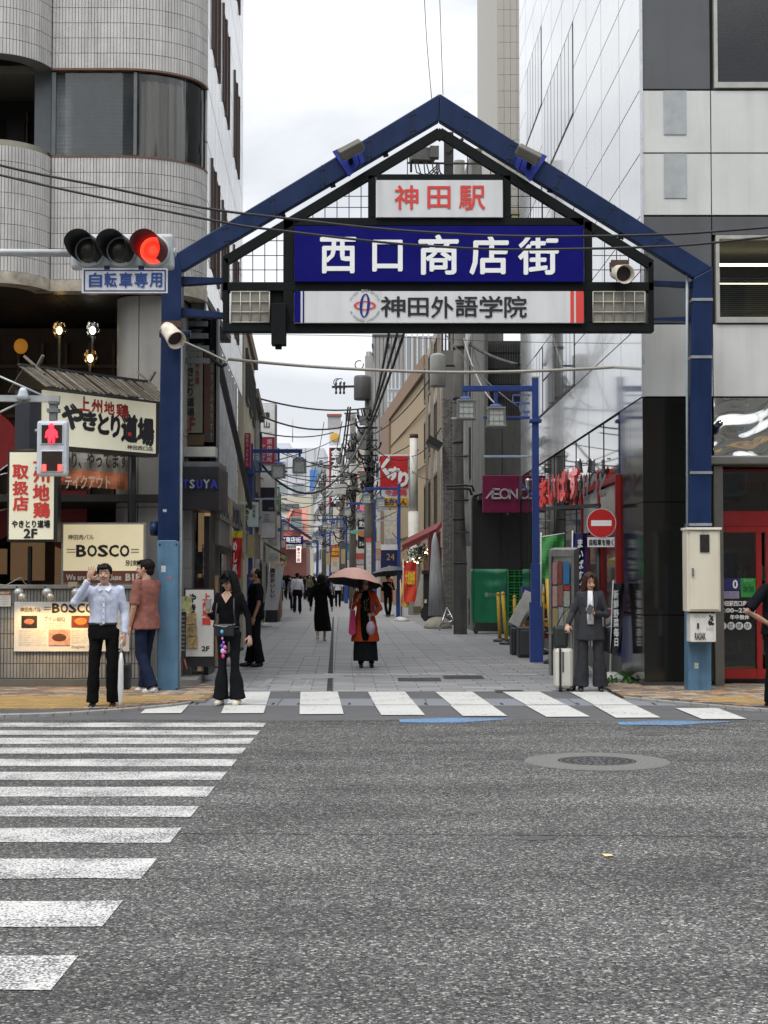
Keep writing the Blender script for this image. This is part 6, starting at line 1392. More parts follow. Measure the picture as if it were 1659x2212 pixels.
u3, X3 = upole('c', 'thinner wire-hung utility pole right of the black kanji signs', 762, 84, .2, .16, 10.5)
u4, X4 = upole('d', 'distant utility pole wrapped in hanging cables above the crowd', 739, 100, .2, .16, 9.5)
u5, X5 = upole('e', 'far utility pole just right of the second gate', 700, 125, .2, .15, 10.5)
u6, X6 = upole('f', 'utility pole on the left behind the stacked sign tower', 549, 47, .14, .1, 7.2)
M_boxd = mat('box_dark_grey', (.12,.12,.115), .6, var=.2)
for t_, (x, D), l in ((u3,(762,83.7),(893,940,975,1010,1060)),(u4,(739,99.6),(985,1030,1080)),(u5,(700,124.6),(990,1040,1090)),(u2,(797,63.6),(900,925,952,985,1020))):
    for i, y in enumerate(l):
        MB().beam(wp(x-26*60/D,y,D), wp(x+20*60/D,y-1,D), .06, .07).build('cross_arm', M_dkm, t_)
        if i % 2 == 0: MB().obox(wp(x-12*70/D,y+9,D-.3),(.28,.25,.36)).build('cable_box', M_boxd, t_)
for x, y, D in ((733,1057,83),(768,1013,83),(722,1062,99)): MB().obox(wp(x,y,D),(.6,.5,.55),Matrix.Rotation(R(15),3,'Z')).build('floodlight_box', mat('box_pale', (.45,.46,.44), .5), u3)
# tangled service drops: every drop is a cable of its own
random.seed(21)
def sag(p, q, s_, n=14): return [p.lerp(q, k/n)-V((0,0,s_*4*(k/n)*(1-k/n))) for k in range(n+1)]
def cab(name, label, p, q, s_, r, grp='cables over the shopping street', m_=M_cab): MB().tube(sag(V(p), V(q), s_), r, 5).build(name, m_, None, label=label, cat='cable', group=grp)
kc = -1
CL = ['uppermost cable from the beige house to the tall transformer pole','second cable down from the beige house to the transformer pole','thin third cable below the two leaving the beige house',
'thick deeply sagging cable below the left lanterns','cable rising from the black panel of the sign tower to the far poles','cable from the sign tower running under the red pharmacy sign top','lower cable from the sign tower to the pharmacy sign',
'leftmost of the three steep black cables leaving the transformer pole','middle of the three steep black cables leaving the transformer pole','rightmost of the three steep black cables leaving the transformer pole','shallower cable from the transformer pole to the round grey transformer',
'left cable rising steeply beside the black kanji sign','right cable rising steeply beside the black kanji sign','cable from the distant pole across to the transformer pole','cable between the far pole and the wire-hung pole',
'short cable right of the second gate','cable over the red mansard roof','lower cable sagging over the red mansard roof','thin rising cable from the sign tower top to the rooftop sign','long slack cable ending above the second gate','short cable passing over the top of the pharmacy sign',
'thin cable climbing the tan wall','thin cable crossing the foot of the tan wall','thin cable from the round grey transformer to the large lamp','thin cable before the dark ribbed house']
for a, b_, Da, Db, s_, r in (((536,854),(800,880),45,60,.25,.03),((536,886),(790,904),45,60,.5,.03),((540,928),(720,934),45,60,.2,.022),
    ((562,1000),(792,930),46,60,1.6,.04),((590,1010),(737,985),50,80,.2,.03),((600,1022),(850,1000),55,62,.5,.02),((590,1030),(860,1015),60,64,.6,.02),
    ((808,880),(840,722),60,44,.1,.045),((800,905),(858,722),58,44,.1,.045),((798,925),(872,722),58,44,.1,.045),((800,940),(935,810),60,48,.3,.02),
    ((735,1000),(752,880),82,66,.1,.04),((741,1005),(757,880),82,66,.1,.04),((713,1035),(790,985),98,64,.4,.03),
    ((700,1060),(762,1010),124,84,.5,.03),((700,1090),(745,1050),124,90,.3,.03),((590,1060),(700,1045),100,124,.5,.03),((600,1080),(720,1060),110,98,.8,.03),
    ((594,995),(733,945),48,84,.1,.02),((540,1022),(690,1020),44,124,.7,.02),((800,960),(885,990),62,66,.3,.02),((882,985),(952,925),66,52,.3,.02),((883,1010),(925,1035),66,56,.1,.02),
    ((940,690),(1123,882),42,30,.2,.018),((1003,690),(1060,935-75),44,36,.1,.02)):
    kc += 1; cab('cable', CL[kc], wp(*a, Da), wp(*b_, Db), s_, r)
random.seed(5)
ON = ['first','second','third','fourth','fifth','sixth','seventh','eighth','ninth','tenth','eleventh','twelfth','thirteenth','fourteenth','fifteenth','sixteenth','seventeenth','eighteenth']
for k in range(18):
    Da = 66+k*5.6; Db = Da+random.uniform(-6,14); xl = wp(0,0,1).x; z = random.uniform(4.6,8.0)
    A_ = V((LX(Da)+.1, Da, z)); B_ = V((TX(max(69,Db))-.2, Db, z+random.uniform(-.8,1.2)))
    cab('cable', '%s of the fine cables strung across the far lane, counted from the near end' % ON[k], A_, B_, random.uniform(.2,1.0), .024)
for k in range(7):
    xq, Dq = ((797,64),(762,84),(739,100),(700,125))[k % 4]; A_ = wp(xq, 900+random.uniform(0,110), Dq-.2); B_ = wp(xq-30, 1010+random.uniform(0,60), Dq+38)
    cab('cable', '%s lengthwise cable following the line of utility poles' % ON[k], A_, B_, .5, .03)
cab('cable', 'thick dark cable dropping from the dark house to the white panelled building', wp(995,730,43), wp(1121,788,36), .1, .045, None)
cab('cable', 'pale service cable hanging down behind the lanterns of the large lamp', wp(1000,725,42), wp(1085,880,33), .4, .02, None, M_rope)
wire('thin_line', 'very thin line across the view just under the gate sign', [(480,722),(800,726),(1100,738),(1520,744)], 24, .005, mat('thin_wire', (.06,.06,.07), .5))
for k in range(150):      # loops and droops round the poles
    px_, D = random.choice(((797,63.4),(797,63.4),(762,83.4),(762,83.4),(739,99.4),(700,124),(700,124)))
    y0 = random.uniform(880,1060) if D < 70 else random.uniform(930,1130) if D < 90 else random.uniform(1000,1170)
    w = random.uniform(4,17)*64/D*1.2; h = random.uniform(6,30)*64/D*1.2
    pts = []
    for j in range(15):
        a = pi*j/14; pts.append(wp(px_+random.choice((-1,1))*0+w*cos(a)*1.0-(w*.6 if k % 2 else -w*.4), y0+h*sin(a)*(1 if k % 3 else .4)+random.uniform(-1,1), D+random.uniform(-.2,.2)))
    MB().tube(pts, random.choice((.02,.03,.04)), 4).build('cable_loop', M_cab if k % 6 else mat('cable_grey', (.2,.2,.2), .6), {63.4:u2,83.4:u3,99.4:u4,124:u5}[D])
# electrical gear seen through the gate top
eg = thing('pole_transformer', 'hanging grey transformer with black leads seen through the top of the gate', 'transformer', wp(915,360,27))
MB().obox(wp(912,336,27),(.42,.3,.22),Matrix.Rotation(R(8),3,'Z')).build('tank', mat('gear_grey', (.12,.12,.11), .5, var=.3, scale=8), eg); MB().obox(wp(938,330,26.9),(.16,.2,.20)).build('side_box', mat('gear_grey', (.12,.12,.11), .5), eg)
MB().tube([wp(888,330,27),wp(888,372,27)], .02, 6).build('hanger', M_dkm, eg)
MB().box(wp(959,0,27).x,wp(979,0,27).x,27,27.15,zp(385,27),zp(285,27)).build('strut', M_dkm, eg)
for k in range(6): MB().tube([wp(895+9*k+random.uniform(-3,3),350,26.8),wp(900+9*k,372+random.uniform(-4,6),26.8),wp(920+8*k,380,26.9),wp(950,352+4*k,26.9)], .012, 5).build('lead', M_dkm, eg)
MB().beam(wp(880,352,27), wp(1070,354,27), .03, .03).build('cross_wire', M_dkm, eg); MB().beam(wp(966,330,27),wp(1000,300,27),.05,.05).build('strut', M_dkm, eg); MB().beam(wp(1002,320,27),wp(1030,352,27),.03,.03).build('strut', M_dkm, eg)
# ---- signs along the street
def sign(name, label, q, D, m_, t=.12, loc=None, cat='sign', frame=None):
    s_ = thing(name, label, cat, wp((q[0]+q[2])/2, q[3], D))
    MB().pbox(*q, D, t).build('panel', m_, s_, bevel=.01)
    if frame: MB().pbox(q[0]-1.5,q[1]-1.5,q[2]+1.5,q[3]+1.5,D+.02,t).build('frame', frame, s_)
    return s_
# sign tower at left
tw = sign('sign_tower', 'tall narrow tower of stacked shop signs on the left of the street', (559,873,594,1162), 50, mat('tower_grey', (.55,.55,.56), .5), .5, frame=mat('tower_frame', (.25,.2,.18), .5))
for y0, y1, m_ in ((875,944,mat('tower_white', (.70,.70,.69), .5)),(945,1001,mat('tower_crimson', (.24,.010,.04), .5)),(1053,1104,mat('tower_black', (.012,.014,.022), .4)),(1105,1126,mat('tower_silver', (.38,.38,.39), .5))): MB().pbox(560,y0,593,y1,49.96,.03).build('sign_panel', m_, tw)
ptext('遠山', 569, 890, 583, 924, 49.95, M_black, tw, vert=True, bold=.02, lh=1.3); ptext('焼肉', 577, 948, 588, 974, 49.95, mat('pink_white', (.6,.45,.47), .5), tw, vert=True); ptext('やっちゃん', 564, 960, 574, 998, 49.95, mat('pink_white', (.6,.45,.47), .5), tw, vert=True); ptext('焼鳥', 576,976,588,998, 49.95, mat('pink_white', (.6,.45,.47), .5), tw, vert=True)
ptext('the BAGUS', 563, 1074, 590, 1080, 49.95, mat('dull_silver', (.28,.3,.32), .5), tw); ptext('BAR', 581, 1096, 590, 1101, 49.95, mat('dull_silver', (.28,.3,.32), .5), tw); ptext('さくら', 571, 1110, 582, 1124, 49.95, M_black, tw, vert=True); ptext('TOHYAMA', 568,933,586,936,49.95,mat('dull_silver', (.28,.3,.32), .5), tw)
s1 = sign('pale_green_sign', 'pale green vertical sign half hidden by the left blue lamp post', (520,1085,557,1138), 33.8, mat('pale_green', (.40,.48,.44), .5), .2); ptext('伊勢ろく', 527,1090,538,1135,33.8,M_black,s1,vert=True,bold=.03); ptext('焼鳥鶏', 545,1090,552,1118,33.8,M_black,s1,vert=True)
s1 = sign('fish_sign', 'small cream sign with two dark characters beyond the sign tower', (571,1132,585,1165), 62, mat('cream_plain', (.5,.46,.34), .5), .15); ptext('魚雄', 574,1136,582,1160,62,M_black,s1,vert=True,bold=.03)
s1 = sign('blue_white_sign', 'small square sign, blue above and white below, far left', (575,1164,595,1188), 70, mat('tower_white', (.70,.70,.69), .5), .15); MB().pbox(576,1166,594,1175,69.96,.03).build('upper_band', mat('sign_blue', (.02,.06,.32), .5), s1); ptext('○○○○', 577,1179,593,1184,70,M_navyl,s1,bold=.04)
s1 = sign('orange_sign', 'small brown and orange shop sign under the blue and white sign', (578,1190,594,1205), 72, mat('sign_brown', (.22,.09,.05), .5), .15); MB().pbox(590,1186,595,1204,71.9,.05).build('orange_edge', mat('sign_orange', (.6,.15,.02), .5), s1)
s1 = sign('purple_side_sign', 'narrow crimson vertical sign sticking out at the end of the white left facade', (529,935,540,1010), 34.5, mat('tower_crimson', (.24,.010,.04), .5), .3); ptext('焼鳥やっちゃん', 531,938,537,1006,34.5,mat('pink_white', (.6,.45,.47), .5),s1,vert=True)
# pharmacy sign
ks = sign('pharmacy_sign', 'square red pharmacy sign with white script over a yellow prescription panel', (818,982,884,1097), 66, M_wpan, .5)
MB().pbox(821,985,881,1053,65.95,.05).build('red_panel', mat('pharmacy_red', (.50,.015,.02), .45), ks); MB().pbox(821,1075,881,1093,65.95,.05).build('yellow_panel', mat('pharmacy_yellow', (.72,.37,.02), .45), ks)
for ch, q in zip('くすり', [(825,988,842,1031),(840,1010,862,1036),(862,1020,881,1050)]): ptext(ch, *q, 65.95, M_white, ks, bold=.07, gap=.03)
ptext('キ薬局', 833,1057,878,1070,66,M_redl,ks,bold=.05,gap=.03); ptext('処方せん', 826,1077,878,1091,65.95,M_black,ks,bold=.03,gap=.03)
MB().pbox(884,983,890,1096,66.1,.3).build('side_box', M_wpan, ks)
s1 = sign('blue_24_sign', 'dark blue sign with the number 24 behind the lamp post', (823,1176,862,1228), 68, mat('tower_black', (.012,.014,.022), .4), .2); MB().pbox(823,1176,862,1188,67.9,.1).build('top_panel', mat('tower_white', (.70,.70,.69), .5), s1); MB().pbox(823,1189,862,1226,67.92,.05).build('blue_panel', mat('deep_blue', (.008,.012,.07), .5), s1); ptext('24', 835,1196,852,1210,67.9,mat('gold_letter', (.4,.3,.12), .5),s1,gap=.03)
s1 = sign('red_square_sign', 'small red square sign with four yellow characters far along the right side', (715,1180,735,1203), 118, mat('sign_red', (.42,.01,.01), .5), .2); ptext('御用', 717,1183,733,1191,118,mat('yellow_letter', (.7,.45,.05), .5),s1,bold=.04,gap=.03); ptext('四川', 717,1193,733,1200,118,mat('yellow_letter', (.7,.45,.05), .5),s1,bold=.04,gap=.03)
s1 = sign('kanji_tower_sign', 'tall black vertical sign with white brush characters above the wires', (714,967,736,1095), 112, mat('tower_black', (.012,.014,.022), .4), .4)
for k, ch in enumerate('金太郎肉酒場'): ptext(ch, 716,970+k*20,734,988+k*20,112,M_white,s1,bold=.05,gap=.05)
MB().pbox(711,967,714,1095,112,.2).build('red_edge', mat('sign_red', (.42,.01,.01), .5), s1)
s1 = sign('smile_sign', 'square pale sign with an orange face above the black kanji tower sign', (711,928,735,961), 114, mat('tower_white', (.70,.70,.69), .5), .3); MB().lathe(wp(723,944,113.9), [(.32,0),(.31,.02)], 16, ax=(0,-1,0)).build('round_mark', mat('orange_yellow', (.7,.42,.06), .5), s1)
s1 = sign('grey_top_sign', 'pale grey rooftop sign box above the orange face sign', (708,898,736,928), 115, mat('tower_silver', (.38,.38,.39), .5), .4); MB().pbox(706,894,738,899,114.9,.5).build('red_top', mat('rusty_red', (.3,.08,.05), .6), s1)
s1 = sign('green_vertical_sign', 'thin dark green vertical sign left of the tall utility pole', (711,1096,719,1128), 108, mat('dark_green', (.015,.07,.05), .5), .15); ptext('さくら水産', 712.5,1098,717.5,1126,108,mat('tower_white', (.70,.70,.69), .5),s1,vert=True)
s1 = sign('black_food_sign', 'black vertical restaurant sign with an oval food picture behind the utility pole', (773,1122,795,1185), 74, mat('tower_black', (.012,.014,.022), .4), .2); MB().lathe(wp(784,1152,73.95), [(.27,0),(.25,.02)], 18, ax=(0,-1,0), sy=.7).build('plate_picture', mat('plate_pic', (.4,.2,.08), .5), s1); ptext('定食', 776,1126,792,1138,74,M_white,s1,bold=.03,gap=.03); ptext('カレー', 776,1170,792,1179,74,M_white,s1,bold=.03,gap=.03)
s1 = sign('narrow_white_sign', 'narrow white and blue sign right of the tall utility pole', (811,996,819,1070), 70, mat('tower_white', (.70,.70,.69), .5), .2); MB().pbox(812,1000,818,1030,69.95,.05).build('blue_panel', mat('teal_blue', (.02,.08,.16), .5), s1)
s1 = sign('white_lantern_sign', 'white vertical lantern sign with red marks right of the second gate', (640,1180,650,1215), 140, mat('lit_white', (.7,.68,.66), .4, emit=.4, ecol=(1,.95,.9)), .3); ptext('串カツ田', 642,1183,648,1213,140,M_redl,s1,vert=True,bold=.05,gap=.05)
s1 = sign('teal_sign', 'small teal lit sign below the long white balcony on the right', (757,1146,773,1153), 78, mat('teal_lit', (.1,.35,.3), .5), .1)
b = wp(757,1098,80)
for i, (x0, y0, x1, y1, D, c, l) in enumerate(((757,1095,793,1105,86,(.45,.05,.08),'red sloping awning on the cream house behind the utility pole'),(757,1010,793,1032,100,(.42,.12,.10),'faded red awning band high on the cream house'))):
    t = thing('awning', l, 'awning', wp((x0+x1)/2,y1,D)); MB().prism([wp(x0,y1,D-1),wp(x1,y1,D-1),wp(x1,y0,D),wp(x0,y0,D)], (0,.1,.05)).build('cloth', mat('awning_red%d' % i, c, .7), t); MB().pbox(x0,y1-.2,x1,y1+1.5,D-1,.05).build('valance', mat('awning_red%d' % i, c, .7), t)
aw = thing('red_awning', 'dark red sloping shop awning with small string lights in front of the tan wall', 'awning', wp(915,1200,56))
MB().prism([wp(868,1178,58),wp(942,1142,54),wp(945,1150,54),wp(870,1188,58)], (.25,0,.3)).build('cloth', mat('awning_maroon', (.17,.02,.02), .7, var=.2), aw)
MB().prism([wp(866,1188,58.2),wp(950,1146,53.5),wp(950,1149,53.5),wp(866,1192,58.2)], (.02,.0,.0)).build('valance', mat('awning_maroon', (.17,.02,.02), .7), aw)
MB().box(wp(925,0,54).x,wp(952,0,54).x,54,55.5,0,zp(1150,54)).build('shop_wall', mat('shop_maroon', (.08,.012,.012), .7, var=.3), aw)
random.seed(8)
for k in range(22):
    x = random.uniform(872,925); MB().ell(wp(x, 1240-(x-868)*.7+random.uniform(-18,6), 57), .035, 6, 5).build('string_light', mat('string_bulb', (1,.8,.4), .5, emit=7, ecol=(1,.72,.3)), aw)
pl = thing('hanging_plant', 'straggly potted shrub with string lights below the red awning', 'plant', wp(905,1225,57))
b = MB()
for k in range(240):
    p = wp(random.gauss(905,12), random.gauss(1195,12), 56.5+random.uniform(-.3,.3)); d = V((random.gauss(0,1),random.gauss(0,1),random.gauss(0,1))).normalized()*.06; e = d.orthogonal().normalized()*.035; b.add([p-d,p+e,p+d,p-e], [(0,1,2,3)])
b.build('foliage', mat('leaf_olive', (.05,.07,.03), .7, var=.4), pl, kind='stuff'); MB().tube([wp(905,1225,57),wp(903,1200,56.6),wp(912,1180,56.5)], .02, 5).build('stem', M_dkm, pl)
# AEON sign
ae = sign('aeon_sign', 'square magenta AEON sign on the dark ribbed house', (1043,1027,1123,1107), 40.5, mat('aeon_magenta', (.20,.004,.055), .45), .25)
MB().pbox(1098,1100,1102,1112,41,.6).build('bracket', M_dkm, ae)
def stroke(pts, w, m_, par, D=40.46): 
    for a, c in zip(pts, pts[1:]): MB().beam(wp(*a,D), wp(*c,D), .02, w, up=(0,1,0)).build('logo_stroke', m_, par) if False else MB().beam(wp(*a,D), wp(*c,D), w, .02, up=(0,1,0)).build('logo_stroke', m_, par)
M_ll = mat('logo_silver', (.55,.54,.56), .4)
for pts in ([(1050,1077),(1066,1057)],[(1064,1056.5),(1080,1056.5)],[(1066,1057),(1063,1077)],[(1062,1076),(1082,1076)],[(1059,1067),(1078,1067)],[(1101,1078),(1101,1056)],[(1101,1057),(1117,1077)],[(1117,1078),(1117,1056)]): stroke(pts, .045, M_ll, ae)
stroke([(1090+9.5*cos(R(a)),1066.5+10*sin(R(a))) for a in range(0,361,30)], .045, M_ll, ae)
# ---- flags, banners, carts, crates
def flag(label, x0, y0, x1, y1, D, cols, txt, lean=0, tcol=None, pole=True, mirror=False, grp=None):
    t = thing('banner_flag', label, 'banner', wp((x0+x1)/2, y1, D), grp)
    n = 14; b = MB(); vs = []; m = 6
    for j in range(n+1):
        for i in range(m+1):
            p = wp(x0+(x1-x0)*i/m+lean*(1-j/n), y0+(y1-y0)*j/n, D); p.y += .03*sin(i*1.2+j*.5); vs.append(p)
    b.add(vs, [(j*(m+1)+i,(j+1)*(m+1)+i,(j+1)*(m+1)+i+1,j*(m+1)+i+1) for j in range(n) for i in range(m)])
    if len(cols) > 1:
        for q in range(len(b.m)):
            if (q//m)/n < cols[1][1]: b.m[q] = 1
    b.build('cloth', [cols[0]]+([cols[1][0]] if len(cols) > 1 else []), t)
    MB().tube([wp(x0+lean-1,y0-6,D+.05), wp(x0+lean*.1-1,min(y1+60,1240+5149/D/1),D+.05)], .015, 6).build('pole', M_wpan, t)
    if pole:
        p = wp(x0+lean*.1-1,1247,D+.05); MB().lathe((p.x,D+.05,0), [(.22,0),(.22,.06),(.08,.14)], 14).build('base', mat('base_white', (.45,.45,.42), .6), t)
    if txt:
        q = txt[1]; 
        if mirror:
            a = wp(q[2], q[3], D); c = wp(q[0], q[1], D); text(txt[0], (a.x, D-.045, a.z), (-1,0,0), (0,0,1), a.x-c.x, c.z-a.z, tcol or M_white, t, bold=.03, ext=0)
        else: ptext(txt[0], *q, D, tcol or M_white, t, bold=.04, gap=.045, vert=txt[2])
    return t
flag('red banner with a yellow top on the left, between shop front and lamp post', 499, 1147, 520, 1250, 27, [mat('flag_red', (.50,.02,.025), .7), (mat('flag_yellow', (.55,.50,.03), .7), .12)], ('めし処', (503,1170,513,1240), True), 4)
flag('tall white banner leaning over the street at the left, dark lettering', 570, 1222, 600, 1318, 48, [mat('flag_white', (.48,.48,.48), .7)], ('鶏のおいしい', (584,1228,594,1290), True), 14, M_black)
flag('red and yellow offer banner on the right behind the dark umbrella', 872, 1214, 900, 1300, 54, [mat('offer_red', (.6,.05,.02), .7), (mat('offer_top', (.45,.02,.02), .7), .2)], ('大感謝祭', (876,1234,896,1262), False), 0, mat('offer_yellow', (.75,.5,.03), .6))
tx = flag('yellow offer banner with a red 15 beside the right shop front', 866, 1258, 884, 1310, 55, [mat('offer_yel', (.68,.42,.03), .7)], ('15', (868,1285,882,1302), False), 0, M_redl)
flag('narrow red banner right of the crowd under the pale umbrella', 846-5, 1228, 855-6, 1300, 62, [mat('offer_red', (.6,.05,.02), .7)], ('酒', (843,1235,848,1250), False), 0)
wb = thing('wrapped_parasol', 'grey closed cloth parasol on a round concrete base outside the right shop', 'parasol', wp(945,1355,47.5))
pb = gp(946,1358); D = pb.y
MB().rings([(wp(942,0,D).x,D,zp(1330,D),.27,.2),(wp(940,0,D).x,D,zp(1250,D),.2,.15),(wp(938,0,D).x,D,zp(1170,D),.1,.08),(wp(938,0,D).x,D,zp(1152,D),.03,.03)], 14).build('cloth', mat('parasol_cloth', (.32,.33,.34), .8, var=.25, scale=5, stretch=(3,3,.4)), wb)
MB().tube([(pb.x,D,.1),(wp(939,0,D).x,D,zp(1150,D))], .025, 8).build('pole', M_fr, wb); MB().lathe((pb.x,D,0), [(.42,0),(.42,.08),(.36,.22),(.2,.36),(.05,.4)], 20).build('base', mat('round_base', (.30,.28,.24), .8, var=.2), wb)
af = thing('a_frame_board', 'leaning striped board beside the wrapped parasol', 'sign', wp(905,1320,52)); MB().prism([wp(893,1320,52),wp(908,1322,52),wp(915,1240,52.5),wp(909,1240,52.5)], (0,.1,0)).build('board', mat('board_striped', (.22,.21,.19), .7, var=.4, scale=9, stretch=(6,1,1)), af); MB().pbox(893,1310,910,1325,51.9,.5).build('planter', mat('planter_olive', (.10,.09,.05), .8), af)
bk = thing('black_menu_cabinet', 'black upright menu cabinet beside the wrapped parasol', 'cabinet', wp(920,1345,49)); MB().pbox(912,1232,938,1240,48.9,.6).build('top', M_bk, bk); MB().pbox(915,1240,934,1342,49,.5).build('body', M_bk, bk); MB().pbox(917,1295,922,1303,48.95,.06).build('tag', M_wpan, bk)
for i, (x, y, r) in enumerate(((945-18,1325,.28),)): MB().tube([wp(x,y,48.8),wp(x,y,48.95)], r, 18).build('wheel', M_bk, bk)
al = thing('aluminium_stand', 'folded aluminium A-frame stand left of the utility pole foot', 'stand', wp(970,1340,46)); 
for a, c in (((966,1313),(949,1361)),((966,1313),(985,1350)),((954,1348),(978,1342)),((960,1330),(975,1328))): MB().tube([wp(*a,45),wp(*c,44.6)], .03, 6).build('leg', mat('brushed_steel', (.45,.45,.45), .25, .9), al)
# green covered cart
gc = thing('covered_cart', 'tall roll cart under a green tarpaulin with faint white lettering', 'cart', wp(1055,1362,42))
M_tarp = mat('green_tarpaulin', (.012,.19,.085), .45, var=.15, scale=2.5)
b = MB(); vs = []; n, m = 12, 14; xa, xb = wp(1018,0,42).x, wp(1093,0,42).x
for j in range(m+1):
    z = zp(1345,42)+(zp(1229,42)-zp(1345,42))*j/m
    for k in range(4*n):
        s_ = k//n; f = (k % n)/n; c = [(xa+f*(xb-xa),42),(xb,42+f*.8),(xb-f*(xb-xa),42.8),(xa,42.8-f*.8)][s_]
        w = .02*sin(k*1.3+j*.3)*(1-abs(j/m-.5)); d = 1 if s_ == 1 else -1 if s_ == 3 else 0
        dip = (.12*max(0, 1-abs(f-.6)*2.5) if s_ == 0 and j > m-4 else 0)
        vs.append(V((c[0]+d*w, c[1]+(w-dip*-.0 if s_ == 0 else 0)+(dip*.6 if s_ == 0 else 0), z-dip*.5)))
N4 = 4*n
b.add(vs, [(j*N4+k, j*N4+(k+1) % N4, (j+1)*N4+(k+1) % N4, (j+1)*N4+k) for j in range(m) for k in range(N4)]+[tuple(range(m*N4, (m+1)*N4))])
for q in range(len(b.sm)-1): b.sm[q] = True
b.build('tarpaulin', M_tarp, gc)
ptext('環境リサイクル カート', 1047, 1280, 1084, 1290, 41.97, mat('faded_white', (.35,.45,.38), .6), gc, bold=.02)
for x in (1026,1082):
    for d in (0,.7): MB().tube([(wp(x,0,42).x-.03,42.05+d,.09),(wp(x,0,42).x+.03,42.05+d,.09)], .09, 12).build('castor', M_bk, gc)
MB().tube([wp(1013,1350,42.2),wp(1013,1300,42.2),wp(1012,1292,42.2),wp(1008,1290,42.2)], .025, 6).build('side_frame', mat('brushed_steel', (.45,.45,.45), .25, .9), gc)
# green crates stacked in open lattice
M_gc = mat('crate_green', (.02,.22,.05), .5, var=.1); M_bc = mat('crate_blue', (.03,.07,.22), .5)
def crate(label, c, sz, m_, grp):
    t = thing('plastic_crate', label, 'crate', c, grp); x, y, z = c; w, d, h = sz
    b = MB(); b.box(x-w/2,x+w/2,y,y+d,z+h*.86,z+h-.004); b.box(x-w/2,x+w/2,y,y+d,z,z+h*.12)
    for k in range(7): X = x-w/2+w*(k+.0)/6.0-(.02 if k == 6 else 0); b.box(X,X+.02,y,y+.02,z+h*.12,z+h*.86)
    b.box(x-w/2+.02,x+w/2-.02,y+.015,y+.03,z+h*.42,z+h*.56); b.box(x-w/2,x-w/2+.02,y,y+d,z+h*.12,z+h*.86); b.box(x+w/2-.02,x+w/2,y,y+d,z+h*.12,z+h*.86)
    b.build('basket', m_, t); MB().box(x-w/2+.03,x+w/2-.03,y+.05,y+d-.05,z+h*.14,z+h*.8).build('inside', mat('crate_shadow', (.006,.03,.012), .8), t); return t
ords = ['lowest','second','third','fourth','fifth','sixth','seventh','eighth','ninth','tenth','topmost']
for k in range(11):
    crate('%s green lattice crate of the high stack right of the covered cart' % ords[k], (wp(1127,0,40.5).x, 40.4, k*.158), (.82,.5,.158), M_gc, 'green crates in a high stack')
for k in range(8):
    crate('%s crate of the blue-green column between covered cart and green stack' % ords[k if k < 7 else 10], (wp(1100,0,41).x, 41.0, k*.20), (.26,.5,.198), M_bc if k % 3 != 1 else M_gc, 'blue and green crates in a narrow column')
# yellow barrier posts
def ypost(x, y, D, lab, h=1.0, tilt=0):
    t = thing('yellow_post', lab, 'post', (wp(x,y,D).x,D,0), 'yellow barrier posts'); X = wp(x,y,D).x
    MB().tube([(X,D,.08),(X+tilt,D,h)], .042, 10).build('tube', mat('post_yellow', (.62,.40,.03), .45, dirt=.2), t); MB().ell((X+tilt,D,h+.02), .05, 10, 6).build('knob', mat('post_yellow', (.62,.40,.03), .45), t)
    MB().lathe((X,D,0), [(.17,0),(.16,.05),(.07,.10)], 14).build('base', M_bk, t)
ypost(1080,1385,37,'yellow barrier post nearest the green covered cart',1.12,-.04); ypost(1094,1394,35.4,'tilted yellow barrier post between the two front ones',1.15,-.08); ypost(1112,1380,37.4,'yellow barrier post beside the grey plank pile',1.05)
ypost(1194,1420,27.6,'yellow barrier post right of the large blue lamp post',1.55,-.09); ypost(1170,1395,31,'yellow barrier post half hidden behind the blue lamp post',1.2,.03)
# grey boxes and planks
for i, (x0, x1, y0, y1, D) in enumerate(((1100,1112,1356,1415,30.6),(1115,1144,1355,1424,29.6))):
    t = thing('black_case', ['narrow black sign case standing behind the other case','wide black sign case on the paving left of the blue lamp post'][i], 'case', wp((x0+x1)/2,y1,D), 'black cases'); MB().box(wp(x0,0,D).x,wp(x1,0,D).x,D,D+.5,0.0,zp(y0,D)).build('body', mat('case_black', (.03,.032,.034), .5, var=.15), t, bevel=.03); MB().box(wp(x0,0,D).x+.03,wp(x1,0,D).x-.03,D-.02,D+.4,.05,zp(y0,D)-.05).build('front', mat('case_front', (.05,.052,.055), .45), t, bevel=.02)
t = thing('leaning_planks', 'pile of pale grey panels leaning to the right behind the black cases', 'panels', wp(1120,1380,31.5))
for k, (a, c) in enumerate((((1108,1352),(1135,1300)),((1112,1356),(1142,1305)),((1132,1318),(1143,1282)))): MB().beam(wp(*a,31+.3*k), wp(*c,31.3+.3*k), .22, .12, up=(0,1,0)).build('panel', mat('panel_pale', (.40,.40,.38), .6, var=.15), t)
ct = thing('roll_cart', 'roll cart with a cream tube frame and yellow and red trays behind the lamp post', 'cart', wp(1165,1395,32))
for a, c in (((1155,1440-40),(1155,1268)),((1155,1268),(1153,1262)),((1174,1264),(1174,1395)),((1155,1266),(1174,1264)),((1166,1340),(1185,1338)),((1166,1340),(1160,1352)),((1160,1352),(1180,1362))): MB().tube([wp(*a,31),wp(*c,31)], .022, 8).build('tube', mat('cream_tube', (.50,.44,.30), .5), ct)
for k in range(7): MB().pbox(1133,1292+k*13,1192,1301+k*13,31.8,.5).build('tray', [mat('tray_maroon', (.12,.01,.02), .5), mat('tray_orange', (.60,.28,.02), .5), mat('tray_dark', (.03,.02,.03), .5)][k % 3], ct)
MB().pbox(1128,1267,1150,1292,32,.4).build('blue_box', M_bc, ct)
for i, (x, y) in enumerate(((1085,1300),(1085,1310))): pass
